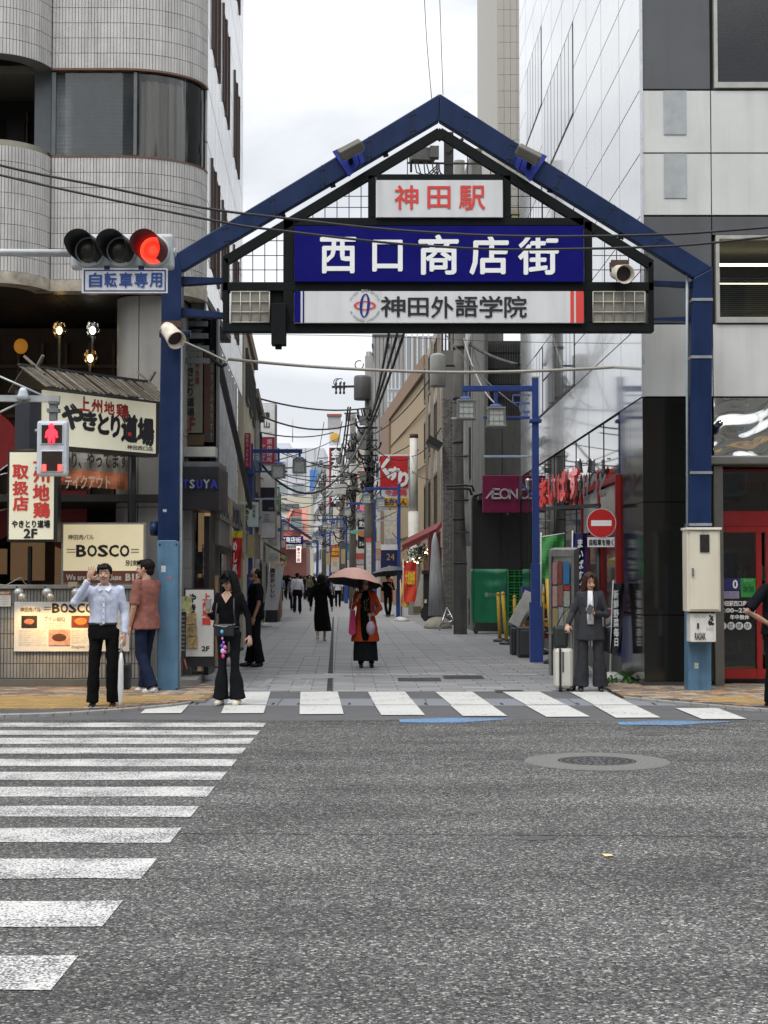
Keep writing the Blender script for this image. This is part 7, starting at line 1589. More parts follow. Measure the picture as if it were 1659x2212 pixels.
bb_ = thing('blue_bin', 'low dark blue bin at the foot of the crate column', 'bin', wp(1085,1370,38)); MB().pbox(1079,1305,1092,1365,38.5,.5).build('body', mat('bin_blue', (.04,.09,.16), .5), bb_)
MB().pbox(1079,1302,1093,1306,38.4,.7).build('lid', mat('bin_lid', (.06,.13,.22), .5), bb_)
# notice board
nb_ = thing('notice_board', 'weathered grey notice board with posters standing before the dark glass wall', 'notice board', wp(1225,1475,23.6))
M_al = mat('weathered_aluminium', (.33,.34,.32), .45, .4, .2, 8, dirt=.2)
ND = 23.0
def nq(x0, y0, x1, y1, d0, d1, m_, nm): 
    # board seen at an angle: left edge at depth 24, right edge at depth 23.4
    a, c = wp(x0, y1, d0), wp(x1, y1, d1); e, f = wp(x0, y0, d0), wp(x1, y0, d1); return MB().prism([a, c, f, e], (0,.05,0)).build(nm, m_, nb_)
nq(1186,1191,1239,1202,24.4,23.4,M_al,'top_frame'); nq(1186,1202,1191,1465,24.4,24.3,M_al,'side_frame'); nq(1234,1198,1240,1475,23.5,23.4,M_al,'side_frame'); nq(1190,1362,1235,1368,24.35,23.45,M_al,'middle_frame')
MB().prism([wp(1240,1192,23.4),wp(1251,1187,23.6),wp(1251,1476,23.6),wp(1240,1482,23.4)], (0,.06,0)).build('end_post', mat('end_post_grey', (.42,.43,.42), .5, .2), nb_)
MB().prism([wp(1186,1191,24.4),wp(1240,1192,23.4),wp(1251,1187,23.7),wp(1197,1187,24.7)], (0,0,.03)).build('top_cover', M_al, nb_)
nq(1191,1203,1234,1362,24.42,23.52,mat('board_face', (.30,.31,.28), .6, var=.1),'board'); nq(1191,1369,1234,1470,24.42,23.52,mat('board_lower', (.20,.20,.18), .6, var=.5, scale=6),'lower_board')
for x0, y0, x1, y1, c in ((1194,1215,1204,1262,'b98a8a'),(1206,1212,1215,1260,'8d4a3a'),(1217,1214,1230,1262,'3b86c0'),(1194,1266,1204,1310,'c9a0a0'),(1206,1264,1216,1308,'9a6a5a'),(1218,1265,1231,1275,'c04040'),(1218,1277,1231,1310,'b8b8b0'),(1194,1314,1205,1356,'b5a070'),(1207,1312,1217,1355,'b0b4b8'),(1219,1314,1231,1356,'a8a890')):
    f = (x0-1191)/43; d0 = 24.35-f*.9; f2 = (x1-1191)/43; d1 = 24.35-f2*.9; nq(x0,y0,x1,y1,d0-.03,d1-.03,mat('sheet_'+c, hexc(c, .8), .6, var=.3, scale=20),'poster')
# no entry sign
ne = thing('no_entry_sign', 'round red no entry sign with a white bar above a small white plate', 'sign', (wp(1299,0,22.3).x,22.3,0))
c = wp(1299,1130,22.2)
MB().lathe(c, [(.213,0),(.213,.008)], 40, ax=(0,-1,0)).build('rim', M_wpan, ne); MB().lathe(c+V((0,-.009,0)), [(.203,0),(.203,.003)], 40, ax=(0,-1,0)).build('disc', mat('signal_red', (.50,.012,.012), .4), ne)
MB().pbox(1277,1124,1321,1136,22.2-.016,.003).build('bar', M_white, ne); MB().pbox(1269,1161,1328,1182,22.2,.01).build('plate', M_wpan, ne, bevel=.02)
ptext('自転車を除く', 1273,1165,1325,1178,22.2,M_black,ne,bold=.03)
MB().tube([(wp(1286,0,22.3).x,22.35,0),(wp(1286,0,22.3).x,22.35,zp(1092,22.35))], .035, 10).build('post', M_bk, ne)
for y in (1115,1145): MB().pbox(1283,y,1300,y+2,22.24,.06).build('clamp', M_bk, ne)
# uber banner (seen from its back) and navy banner
M_ug = mat('uber_green', (.05,.30,.075), .7, var=.06, scale=2)
flag('green Uber Eats banner seen from behind, left of the notice board', 1170, 1156, 1219, 1250, 25.4, [M_ug], ('Uber Eats', (1183,1178,1218,1212), False), 0, mat('uber_letter', (.01,.08,.02), .6), False, True)
MB().tube([wp(1169,1160,25.3),wp(1220,1152,25.3)], .012, 6).build('banner_rail', M_wpan, None, label='thin pale rail carrying the green banner', cat='rail')
flag('navy banner with white hiragana behind the no entry sign', 1238, 1152, 1268, 1330, 24.9, [mat('flag_navy', (.012,.01,.10), .7)], ('まいばすけっと', (1247,1165,1259,1320), True), 0, None, True)
flag('black banner with white brush writing standing near the granite corner', 1318, 1260, 1342, 1412, 22.9, [mat('flag_black', (.012,.014,.022), .7), (mat('flag_green2', (.03,.17,.05), .7), .0)], ('新鮮野菜毎日', (1325,1275,1335,1395), True), 8)
fb = thing('flag_base', 'low round white flag base in front of the dark glass', 'base', gp(1330,1440)); MB().lathe(gp(1335,1443)+V((0,0,0)), [(.36,0),(.36,.08),(.2,.16),(.05,.18)], 20).build('disc', mat('base_white', (.45,.45,.42), .6), fb)
# weeds by the granite corner
wd = thing('weeds', 'tuft of green weeds growing at the foot of the granite corner', 'plant', gp(1345,1480)); random.seed(9); b = MB()
for k in range(110):
    g_ = gp(random.uniform(1308,1388), random.uniform(1466,1478)); p = V((min(g_.x, RX(g_.y)-.03), g_.y, 0)); h = random.uniform(.03,.11); d = V((random.gauss(0,.04),random.gauss(0,.04),h)); w_ = V((.014,.004,0)); b.add([p-w_,p+w_,p+d+w_*1.4,p+d*1.25,p+d-w_*1.4], [(0,1,2,3,4)])
b.build('leaves', mat('weed_green', (.05,.13,.03), .7, var=.3), wd, kind='stuff')
# houses across the main road, behind the photographer: the windows and steel mirror them
for i, (x0, x1, h, c) in enumerate(((-40,-23,19,(.30,.28,.25)),(-22.6,-8,15,(.22,.22,.23)),(-7.6,6,22,(.33,.32,.30)),(6.4,20,17,(.24,.20,.17)),(20.4,42,20,(.30,.31,.32)))):
    t = thing('opposite_building', ['beige office house','grey shop house','tall pale office house','brown brick house','light grey office house'][i]+' across the main road behind the viewpoint', 'building', ((x0+x1)/2,-14,0), 'buildings across the main road')
    MB().box(x0,x1,-26,-14,0,h).build('wall', mat('opposite_wall_%d' % i, c, .8, var=.1, scale=1), t)
    for f in range(int(h/3.4)):
        for k in range(int((x1-x0)/2.6)): window(t, (x0+2.0+k*2.6,-13.97,f*3.4+1.0), (-1,0,0), 1.7, 1.6, (0,1,0), M_fr, G1, 'window', .1)
# ================================================================ people
M_skin = mat('skin', (.46,.27,.19), .5, var=.05, scale=20); M_skin2 = mat('skin_tan', (.36,.20,.13), .5, var=.06, scale=20)
M_hair = mat('black_hair', (.008,.007,.006), .6, var=.3, scale=40, spec=.15); M_hairb = mat('brown_hair', (.042,.018,.010), .55, var=.3, scale=40, spec=.2)
M_shoe = mat('black_shoe', (.010,.010,.010), .3); M_shoew = mat('white_shoe', (.60,.59,.55), .5); M_shoec = mat('cream_shoe', (.58,.54,.42), .5)
M_eye = mat('eye_dark', (.02,.012,.01), .3); M_lip = mat('lip', (.42,.16,.13), .5)
def cloth(name, c, rough=.85, var=.1): return mat(name, tuple(v*(.62 if max(c) < .03 else 1) for v in c), rough, var=var*1.6, scale=9, bump=.35, bscale=70, spec=.08)
BASE = dict(hip=(0,0,.92), neck=(0,.01,1.44), head=(0,-.015,1.575), shR=(-.170,.01,1.385), shL=(.170,.01,1.385), elR=(-.235,.03,1.10), elL=(.235,.03,1.10),
            wrR=(-.24,-.04,.86), wrL=(.24,-.04,.86), hipR=(-.088,0,.90), hipL=(.088,0,.90), knR=(-.10,-.01,.49), knL=(.10,-.01,.49), anR=(-.10,.03,.085), anL=(.10,.03,.085))
def hand(b, w, d, n, s=1.0, curl=.35, side=1, spread=.16):
    """palm and five fingers; w wrist, d direction, n palm normal (towards the palm), side = which edge the thumb leaves"""
    w, d, n = V(w), V(d).normalized(), V(n); n = (n-d*n.dot(d)).normalized(); x = d.cross(n)*side
    M3 = Matrix((x, n, d)).transposed()
    b.ell(w+d*.045*s, (.040*s,.016*s,.055*s), 12, 8, M3)
    for k, (off, ln) in enumerate(((.033,.066),(.012,.076),(-.010,.071),(-.031,.056))):
        p = w+d*.075*s+x*off*s; dd = (d+x*(off*spread*30)).normalized(); q = p+dd*ln*.45*s+n*ln*.25*curl*s; r_ = q+(dd*(1-curl*.8)+n*curl*1.3).normalized()*ln*.5*s
        b.tube([w+d*.04*s+x*off*.8*s, p, q, r_], [.0095*s,.0088*s,.008*s,.006*s], 8)
    p = w+d*.02*s+x*.028*s; q = p+(d*.5+x*.8+n*.3).normalized()*.042*s; b.tube([p, q, q+(d*.85+x*.3+n*.4).normalized()*.032*s], [.0125*s,.011*s,.0075*s], 8)
def figure(name, label, loc, rz=0, H=1.7, pose={}, skin=None, vox=.0062, female=False, hd=(0,0), clothes=(), hair=('short', None), shoes=None, hands={}, face=True, group=None, cat='person'):
    skin = skin or M_skin; J = {k: V(v) for k, v in BASE.items()}
    if female: J['shR'] = V((-.143,.01,1.385)); J['shL'] = V((.143,.01,1.385)); J['elR'].x = -.19; J['elL'].x = .19; J['wrR'].x = -.21; J['wrL'].x = .21
    for k, v in pose.items(): J[k] = V(v)
    t = thing('person', label, 'person', (0,0,0), group); s = H/1.70; t.scale = (s,s,s)
    w = .88 if female else 1.0
    def torso(b, g=0, z0=.84, z1=1.46):
        h, nk = J['hip'], J['neck']; rg = []
        for z, rx, ry in ((.84,.155,.108),(.92,.168,.115),(1.0,.158,.105),(1.08,.143,.098),(1.18,.150,.105),(1.28,.168,.112),(1.36,.172,.102),(1.41,.135,.082),(1.445,.072,.060),(1.475,.052,.052)):
            if z < z0-.001 or z > z1+.03: continue
            f = (z-.92)/(1.44-.92); cx = h.x+(nk.x-h.x)*max(0,f); cy = h.y+(nk.y-.01-h.y)*max(0,f)
            rg.append((cx, cy, z+(nk.z-1.44)*max(0,f), (rx*w+g), (ry*w+g*.9)))
        b.rings(rg, 18)
    def arm(b, S_, r0, r1, r2, upto=1.0, fromsh=0):
        a, e, c = J['sh'+S_], J['el'+S_], J['wr'+S_]
        inn = a+(V((0,0,1.36))-a)*.25; inn.z = a.z-.01
        pts = [inn, a, a.lerp(e,.5), e]; rr = [r0*.95, r0, (r0+r1)/2, r1]
        if upto > .5: f = (upto-.5)*2; pts += [e.lerp(c,.5*f), e.lerp(c,f)]; rr += [(r1+r2)/2*1.04, r2]
        else: f = upto*2; pts = [inn, a, a.lerp(e,f*.6), a.lerp(e,f)]; rr = [r0*.95, r0, r0, r0*1.02]
        b.tube(pts, rr, 12); b.ell(a, r0*1.03, 12, 8); 
        if upto > .5: b.ell(e, r1*1.02, 12, 8)
    def leg(b, S_, r0, r1, r2, upto=1, g=1):
        a, k_, c = J['hip'+S_], J['kn'+S_], J['an'+S_]
        b.tube([a+V((0,0,.04)), a.lerp(k_,.35), k_, k_.lerp(c,.35), c], [r0, r0*.86, r1, r1*.98 if r2 < r1 else (r1+r2)/2, r2], 12); b.ell(k_, r1, 12, 8)
    # --- body: one skin
    b = MB(); torso(b, -.012); b.tube([J['neck']+V((0,.01,-.05)), J['head']+V((0,.02,-.05))], [.056*w,.050*w], 12)
    hm = Matrix.Rotation(hd[0], 3, 'Z') @ Matrix.Rotation(hd[1], 3, 'X'); h = J['head']; f_ = lambda x, y, z: h+hm@V((x,y,z))*1.06
    b.ell(f_(0,.015,.03), (.074,.092,.088), 16, 12, hm); b.ell(f_(0,-.022,-.035), (.060,.066,.078), 14, 10, hm); b.ell(f_(0,-.045,-.085), (.034,.034,.028), 12, 8, hm)
    b.tube([f_(0,-.092,.012), f_(0,-.108,-.018), f_(0,-.112,-.030)], [.009,.013,.015], 8); b.ell(f_(0,-.098,-.034), (.019,.014,.010), 8, 6, hm)
    for q in (-1, 1): b.ell(f_(q*.074,.01,-.005), (.012,.020,.030), 8, 6, hm)
    for q in (-1, 1): b.ell(f_(q*.032,-.083,-.03), (.020,.014,.018), 8, 6, hm)
    for S_ in 'RL':
        arm(b, S_, .045*w, .036*w, .025*w); leg(b, S_, .078*w, .052*w, .036*w)
        a = J['wr'+S_]; d, n, cu, side = hands.get(S_, ((a-J['el'+S_]).normalized(), (0.6 if S_ == 'R' else -.6, 0.3, 0), .45, 1 if S_ == 'R' else -1)); hand(b, a, d, n, .98 if female else 1.08, cu, side)
        an = J['an'+S_]; b.tube([an+V((0,.03,-.03)), an+V((0,-.03,-.045)), an+V((0,-.12,-.065))], [.032,.033,.022], 10)
    addmesh('body', voxel(b, vox, 2, 'body', mats=skin), t)
    if face:
        for q in (-1, 1):
            e = MB(); e.ell(f_(q*.031,-.086,.004), (.0135,.006,.0058), 10, 6, hm); e.build('eye', M_eye, t)
            e = MB(); e.tube([f_(q*.014,-.094,.022), f_(q*.032,-.094,.028), f_(q*.048,-.084,.022)], [.0018,.0030,.0015], 6); e.build('eyebrow', M_hair, t)
        e = MB(); e.ell(f_(0,-.088,-.058), (.022,.009,.0065), 10, 6, hm); e.build('mouth', M_lip, t)
    # --- hair
    st, hc = hair; hc = hc or M_hair
    if st != 'none':
        e = MB(); e.ell(f_(0,.026,.044), (.084,.098,.086), 16, 12, hm)
        if st == 'receding': e = MB(); e.ell(f_(0,.040,.030), (.082,.090,.078), 16, 12, hm)
        if st in ('short','mop'):
            e.ell(f_(-.008,-.042,.078), (.066,.046,.034), 14, 8, hm)
            for q in (-.052,-.03,-.008,.015,.038): e.tube([f_(q,-.05,.095), f_(q*1.05-.008,-.088,.066), f_(q*1.1-.014,-.094,.046 if st == 'mop' else .052)], [.018,.013,.004], 8)
            e.ell(f_(0,.06,-.02), (.066,.055,.06), 12, 8, hm)
            for q in (-1,1): e.tube([f_(q*.068,-.02,.06), f_(q*.074,-.012,.0)], [.02,.009], 8)
        if st == 'receding': e.ell(f_(0,.065,-.02), (.066,.05,.06), 12, 8, hm)
        if st in ('long','bob'):
            L_ = -.42 if st == 'long' else -.13
            for k in range(15):
                a = R(25+130*k/14) if False else R(-38+256*k/14)      # round the sides and back
                x, y = .078*cos(a), .078*sin(a)+.02
                e.tube([f_(x*.8,y*.9,.09), f_(x*1.06,y*1.08,.02), f_(x*1.18,y*1.1+.004,-.09), f_(x*1.32,y*1.05+.01,L_*.6), f_(x*1.25,y*1.0+.01,L_+random.uniform(-.03,.03))], [.022,.027,.028,.028,.010], 7)
            for q in (-.04,.035): e.tube([f_(q*.4,-.05,.115), f_(q*1.3,-.085,.075), f_(q*1.9,-.072,.02)], [.022,.016,.010], 8)
        if st == 'bun': e.ell(f_(0,.10,.05), .045, 10, 8); e.ell(f_(0,.06,-.01), (.07,.055,.06), 12, 8, hm)
        addmesh('hair', voxel(e, .006 if vox < .01 else .010, 1, 'hair', disp=.005, dscale=(3.2,3.2,.5), freq=17, mats=hc), t)
    # --- clothes
    for c in clothes:
        k, m_ = c[0], c[1]; o = c[2] if len(c) > 2 else {}
        e = MB(); g = o.get('g', .014); vx = .011 if vox < .012 else .02; dsp = o.get('disp', .008)
        if k == 'shirt':
            torso(e, g, o.get('z0', .86), 1.43)
            for S_ in 'RL': arm(e, S_, .052*w+g*.5, (.042 if o.get('sl', 1) > .5 else .054)*w+g*.5, .032*w+g*.35, o.get('sl', 1))
            if o.get('sl', 1) > .9:
                pass
            if 'hem' in o: e.rings([(J['hip'].x,J['hip'].y,o['hem'],(.185*w+g)*o.get('flare',1),(.13*w+g)*o.get('flare',1)),(J['hip'].x,J['hip'].y,.95,.172*w+g,.118*w+g),(J['hip'].x,J['hip'].y,1.1,.148*w+g,.104*w+g)], 18)
        elif k == 'trousers':
            hx = J['hip']; e.rings([(hx.x,hx.y,.82,.15*w+g,.108*w+g),(hx.x,hx.y,.92,.158*w+g,.110*w+g),(hx.x,hx.y,1.015,.146*w+g*.8,.100*w+g*.8)], 18)
            for S_ in 'RL': leg(e, S_, .084*w+g*.6, (.062*w+g*.5)*o.get('kn',1), (.056+g*.5)*o.get('cuff',1))
        elif k == 'skirt':
            hx = J['hip']; z0 = o.get('z0', .3); fl = o.get('flare', .26); rg = []
            for q in range(9): f = q/8; z = z0+(1.04-z0)*f; rg.append((hx.x+o.get('sway',0)*(1-f)**2, hx.y+o.get('swy',0)*(1-f)**2, z, fl*(1-f)**1.15+(.155*w+g)*(1-(1-f)**1.6) if f < 1 else .15*w+g, (fl*.8)*(1-f)**1.15+(.112*w+g)*(1-(1-f)**1.6) if f < 1 else .104*w+g))
            e.rings(rg, 24); dsp = .012
        addmesh(o.get('name', k), voxel(e, vx, 4, k, disp=dsp, dscale=(1,1,.7) if k != 'skirt' else (2.2,2.2,.12), freq=11 if k != 'skirt' else 8, mats=m_), t)
    if shoes:
        for S_ in 'RL':
            an = J['an'+S_]; tw_ = -.10 if S_ == 'R' else .10; e = MB(); d = V((tw_*.35,-1,0)).normalized()
            toe = o_ = an+d*.155+V((0,0,-an.z+.028 if an.z < .12 else -.07)); z = an.z
            e.tube([an+V((0,.055,-.035)), an+V((0,.02,-.03)), an+d*.07+V((0,0,-.045)), an+d*.135+V((0,0,-.055)), an+d*.165+V((0,0,-.06))], [.032,.042,.039,.034,.018], 12)
            for i, v in enumerate(e.v): e.v[i] = V((v.x, v.y, max(v.z, an.z-.083)))
            e.build('shoe', shoes, t)
    t.location = loc; t.rotation_euler = (0,0,rz); return t, J, s
def item(name, label, cat, p, group=None): return thing(name, label, cat, p, group)
def toworld(t, J): return t.matrix_basis @ V(J)
def jw(T, p): 
    t, J, s = T; q = Matrix.Rotation(t.rotation_euler[2], 3, 'Z') @ (V(J[p] if isinstance(p, str) else p)*s); return q+V(t.location)
# 1 man in pale shirt, hand at his brow, closed umbrella in the other
g1 = gp(224,1533); T1 = figure('p', 'young man in a pale blue shirt raising his hand to his brow', (g1.x, g1.y, 0), R(6), 1.71,
    pose=dict(hip=(-.02,0,.92), shR=(-.19,0,1.395), elR=(-.335,-.10,1.25), wrR=(-.165,-.17,1.52), elL=(.235,.03,1.12), wrL=(.235,-.06,.87), anR=(-.13,.0,.085), anL=(.10,.02,.085), knR=(-.115,-.02,.49), knL=(.10,-.03,.49)),
    hands={'R': ((.25,-.15,1), (.3,1,-.1), .10, -1)}, hd=(R(-4), R(-4)), hair=('short', None), shoes=M_shoe,
    clothes=(('shirt', cloth('shirt_pale_blue', (.50,.54,.66)), {'z0': .93, 'sl': .97, 'disp': .009}), ('trousers', cloth('trousers_black', (.010,.010,.011)), {'cuff': 1.15})))
t1 = T1[0]
def local(t, nm, mb, m_):       # part given in the figure's own coordinates
    me = mb.mesh(nm, V((0,0,0)), m_); return addmesh(nm, me, t)
b = MB(); b.rings([(-.02,0,.985,.172,.122),(-.02,0,1.015,.171,.121)], 24); local(t1, 'belt', b, M_shoe); b = MB(); b.box(-.045,-.005,-.128,-.118,.985,1.015); local(t1, 'buckle', b, M_chrome)
b = MB(); b.add([(-.065,-.075,1.455),(-.01,-.115,1.40),(-.055,-.135,1.375),(-.09,-.10,1.42)],[(0,1,2,3)]); b.add([(.065,-.075,1.455),(.01,-.115,1.40),(.055,-.135,1.375),(.09,-.10,1.42)],[(3,2,1,0)]); b.tube([(-.07,-.05,1.455),(0,.055,1.475),(.07,-.05,1.455)], .014, 6); local(t1, 'collar', b, cloth('collar_pale', (.62,.65,.72)))
b = MB(); b.box(-.012,.012,-.136,-.130,1.0,1.36); local(t1, 'placket', b, cloth('collar_pale', (.62,.65,.72)))
for k in range(5): b = MB(); b.ell((0,-.139,1.05+.07*k), (.006,.003,.006), 8, 6); local(t1, 'button', b, M_bk)
w = jw(T1, 'wrL'); um = item('closed_umbrella', 'closed white umbrella standing on its tip beside the man in the pale shirt', 'umbrella', (w.x+.05, w.y-.08, 0))
ut = gp(268,1531); tp = V((ut.x, w.y-.10, .01)); hp = wp(262,1392,w.y-.06)
ax = (hp-tp).normalized(); MB().tube([tp, tp+ax*.10, tp+ax*.25, tp+ax*.55, tp+ax*.66], [.006,.022,.034,.03,.014], 12).build('canopy', mat('umbrella_white', (.55,.56,.54), .35, var=.2, scale=12, stretch=(3,3,.3)), um)
MB().tube([tp+ax*.64, hp+ax*.04], .008, 6).build('shaft', M_chrome, um); MB().tube([hp-ax*.08, hp+ax*.05], .014, 8).build('handle', mat('handle_white', (.5,.5,.48), .4), um)
bg_ = item('briefcase', 'black leather briefcase hanging beside the man in the pale shirt', 'bag', wp(250,1492,w.y+.15)); Db = w.y+.12
b = MB().pbox(228,1432,281,1490,Db,.13); b.build('body', mat('leather_black', (.014,.015,.016), .4, var=.3, scale=20), bg_, bevel=.025); MB().tube([wp(238,1434,Db+.06),wp(242,1412,Db+.06),wp(262,1400,Db+.02),wp(268,1412,Db+.06),wp(270,1434,Db+.06)], .011, 6).build('handle', M_bk, bg_); MB().pbox(232,1441,278,1443,Db-.008,.01).build('zip', M_dkm, bg_)
# 2 man in terracotta tee seen from behind, turned left
g2_ = gp(306,1500); T2 = figure('p', 'man in a terracotta tee shirt and dark jeans seen from behind beside the left post', (g2_.x+.05, g2_.y, 0), R(-125), 1.79,
    pose=dict(elR=(-.25,-.08,1.12), wrR=(-.22,-.24,.98), elL=(.24,.02,1.10), wrL=(.22,-.06,.86), anR=(-.10,-.12,.085), anL=(.10,.22,.10), knR=(-.10,-.10,.49), knL=(.10,.02,.49)), hd=(R(18), R(-4)), hair=('mop', None), shoes=M_shoew,
    clothes=(('shirt', cloth('tee_terracotta', (.25,.105,.085)), {'z0': .84, 'sl': .45, 'g': .026, 'disp': .011, 'hem': .82}), ('trousers', cloth('jeans_navy', (.012,.018,.04)), {'kn': 1.05, 'cuff': 1.2})))
# 3 girl with cap
g3 = gp(494,1524); T3 = figure('p', 'young woman in a black cap and flared black jeans looking at her phone', (g3.x, g3.y, 0), R(-14), 1.62, female=True,
    pose=dict(elR=(-.215,-.03,1.12), wrR=(-.20,-.24,1.19), elL=(.24,.05,1.12), wrL=(.27,.02,.88), anR=(-.11,.0,.085), anL=(.115,.02,.085), knR=(-.08,-.02,.49), knL=(.085,-.02,.49)),
    hands={'R': ((.25,-.5,.6), (.5,.8,.2), .6, -1)}, hd=(R(-12), R(14)), hair=('long', M_hair), shoes=M_shoec,
    clothes=(('shirt', cloth('top_black', (.010,.010,.012)), {'z0': 1.0, 'sl': .99, 'g': .010}), ('trousers', cloth('jeans_black', (.016,.017,.020)), {'g': .008, 'kn': .92, 'cuff': 1.75})))
t3 = T3[0]; hm3 = Matrix.Rotation(R(-12),3,'Z')@Matrix.Rotation(R(14),3,'X'); h3 = V(T3[1]['head'])
b = MB(); b.ell(h3+hm3@V((0,.022,.062)), (.092,.104,.082), 16, 12, hm3); b.rings([(h3.x,h3.y-.135,h3.z+.03,.02,.01),(h3.x,h3.y-.13,h3.z+.032,.02,.01)], 8)
vs = []
for j in range(9):
    a = R(-160+140*j/8); vs.append(h3+hm3@V((.088*cos(a), .02+.10*sin(a), .045))); vs.append(h3+hm3@V((.085*cos(a), -.02+.165*sin(a), .028)))
b.add(vs+[v+V((0,0,.008)) for v in vs], [(2*j,2*j+1,2*j+3,2*j+2) for j in range(8)]+[(18+2*j,18+2*j+2,18+2*j+3,18+2*j+1) for j in range(8)]); local(t3, 'cap', b, cloth('cap_black', (.012,.012,.014)))
b = MB(); b.add([(-.07,-.10,1.405),(0,-.128,1.30),(.07,-.10,1.405),(.03,-.075,1.45),(-.03,-.075,1.45)],[(0,1,2,3,4)]); local(t3, 'neckline', b, M_skin)
b = MB(); b.tube([(-.03,-.10,1.42),(-.005,-.128,1.36),(.03,-.10,1.42)], .003, 5); local(t3, 'necklace', b, M_chrome)
b = MB(); b.rings([(0,0,.985,.155,.112),(0,0,1.005,.154,.111)], 20); local(t3, 'belt', b, M_bk)
w = jw(T3, 'wrR'); ph = item('phone', 'dark phone in the raised hand of the woman with the black cap', 'phone', w+V((.01,-.07,.07))); MB().obox(w+V((.02,-.085,.09)), (.072,.010,.145), Matrix.Rotation(R(-30),3,'X')@Matrix.Rotation(R(-14),3,'Z')).build('case', M_bk, ph, bevel=.006)
c3 = jw(T3, (0,-.15,.93)); sb_ = item('waist_bag', 'small black waist bag with a pale zip on the woman with the cap', 'bag', c3); MB().obox(c3+V((-.01,-.01,.03)), (.24,.07,.15), Matrix.Rotation(R(-8),3,'Z')).build('body', mat('leather_black', (.014,.015,.016), .4), sb_, bevel=.02); MB().tube([c3+V((-.12,-.05,.09)), c3+V((0,-.055,.07)), c3+V((.12,-.03,.10))], .006, 5).build('zip', mat('zip_pale', (.3,.3,.3), .4), sb_); MB().tube([c3+V((-.14,.02,.07)), jw(T3,(-.16,-.07,1.1)), jw(T3,(-.12,-.11,1.3))], .010, 6).build('strap', M_bk, sb_)
MB().tube([jw(T3,(.13,-.12,1.02)), jw(T3,(.11,-.13,1.2)), jw(T3,(.10,-.10,1.36))], .010, 6).build('strap', M_bk, sb_)
ch_ = item('bag_charms', 'cluster of pink, blue and violet charms dangling from the black waist bag', 'charm', c3+V((-.03,-.08,-.2)))
for k, (x, z, r, c) in enumerate(((-.02,.03,.028,(.10,.35,.65)),(-.015,-.05,.018,(.5,.25,.5)),(.0,-.10,.022,(.25,.10,.55)),(-.02,-.14,.026,(.12,.08,.4)),(.015,-.155,.030,(.55,.15,.4)),(-.01,-.20,.036,(.55,.45,.6)),(.02,-.21,.022,(.7,.10,.35)),(-.005,-.26,.028,(.75,.05,.25)))): b = MB(); b.ell(c3+V((x-.01,-.065,z-.02)), (r*.72,r*.5,r*.9), 10, 8); b.build('charm', mat('charm_%d' % k, c, .4), ch_)
MB().tube([c3+V((-.02,-.06,.05)), c3+V((-.02,-.065,-.28))], .004, 5).build('cord', M_bk, ch_)
# 4 older man in black polo facing left
g4 = gp(552,1441); T4 = figure('p', 'balding man in a black polo shirt standing side-on behind the woman with the cap', (g4.x, g4.y, 0), R(-78), 1.70, skin=M_skin2,
    pose=dict(elL=(.245,.02,1.10), wrL=(.225,-.06,.86), anR=(-.10,-.10,.085), anL=(.10,.06,.085)), hd=(R(0), R(22)), hair=('receding', None), shoes=M_shoe,
    clothes=(('shirt', cloth('polo_black', (.013,.013,.015)), {'z0': .86, 'sl': .42, 'g': .030, 'hem': .86}), ('trousers', cloth('slacks_dark', (.016,.016,.020)), {'g': .022, 'kn': 1.15, 'cuff': 1.35})))
b = MB(); b.tube([(-.07,-.03,1.46),(-.03,-.12,1.36),(.0,-.14,1.2),(.03,-.12,1.36),(.07,-.03,1.46),(0,.06,1.47)], .004, 5); local(T4[0], 'lanyard', b, mat('lanyard_pale', (.45,.5,.45), .6))
# 5 woman in long black dress from behind
g5 = gp(694,1385); T5 = figure('p', 'woman in a long black dress walking away down the middle of the street', (g5.x, g5.y, 0), R(176), 1.63, female=True, vox=.010,
    pose=dict(elR=(-.25,.05,1.11), wrR=(-.27,-.02,.86), elL=(.25,.05,1.11), wrL=(.28,-.05,.87), anR=(-.07,-.10,.085), anL=(.08,.14,.12), knR=(-.09,-.07,.49), knL=(.09,.0,.49)), hair=('bob', None), shoes=M_shoew, face=False,
    clothes=(('shirt', cloth('dress_black', (.008,.008,.009)), {'z0': .9, 'sl': .98, 'g': .032, 'name': 'dress_top'}), ('skirt', cloth('dress_black', (.008,.008,.009)), {'z0': .26, 'flare': .215, 'sway': -.05})))
# 6 woman under the pale parasol
g6 = gp(789,1443); T6 = figure('p', 'woman in an orange coat and long dark skirt walking under a salmon parasol', (g6.x, g6.y, 0), R(4), 1.55, female=True,
    pose=dict(elR=(-.26,-.06,1.14), wrR=(-.15,-.20,1.30), elL=(.27,-.02,1.12), wrL=(.15,-.17,1.0), anR=(-.08,-.02,.085), anL=(.12,.05,.085)), hands={'R': ((.3,-.1,1), (.8,.3,0), .9, -1), 'L': ((-.8,-.5,-.1), (0,.6,.6), .7, -1)},
    hair=('bob', M_hairb), shoes=M_shoe,
    clothes=(('shirt', cloth('coat_orange', (.40,.062,.022)), {'z0': .84, 'sl': .95, 'g': .036, 'hem': .50, 'flare': 1.38, 'name': 'coat'}), ('skirt', cloth('skirt_charcoal', (.018,.022,.023)), {'z0': .14, 'flare': .235, 'g': .012, 'sway': .01}), ('trousers', cloth('trousers_black', (.010,.010,.011)), {'g': -.004, 'name': 'tights'})))
t6 = T6[0]
b = MB(); b.rings([(-.005,-.150,.52,.085,.06),(-.005,-.135,.86,.095,.055),(-.005,-.112,1.1,.095,.055),(-.005,-.116,1.30,.09,.05),(-.005,-.08,1.44,.05,.03)], 14); local(t6, 'black_top', b, cloth('tee_black_print', (.010,.010,.010)))
b = MB()
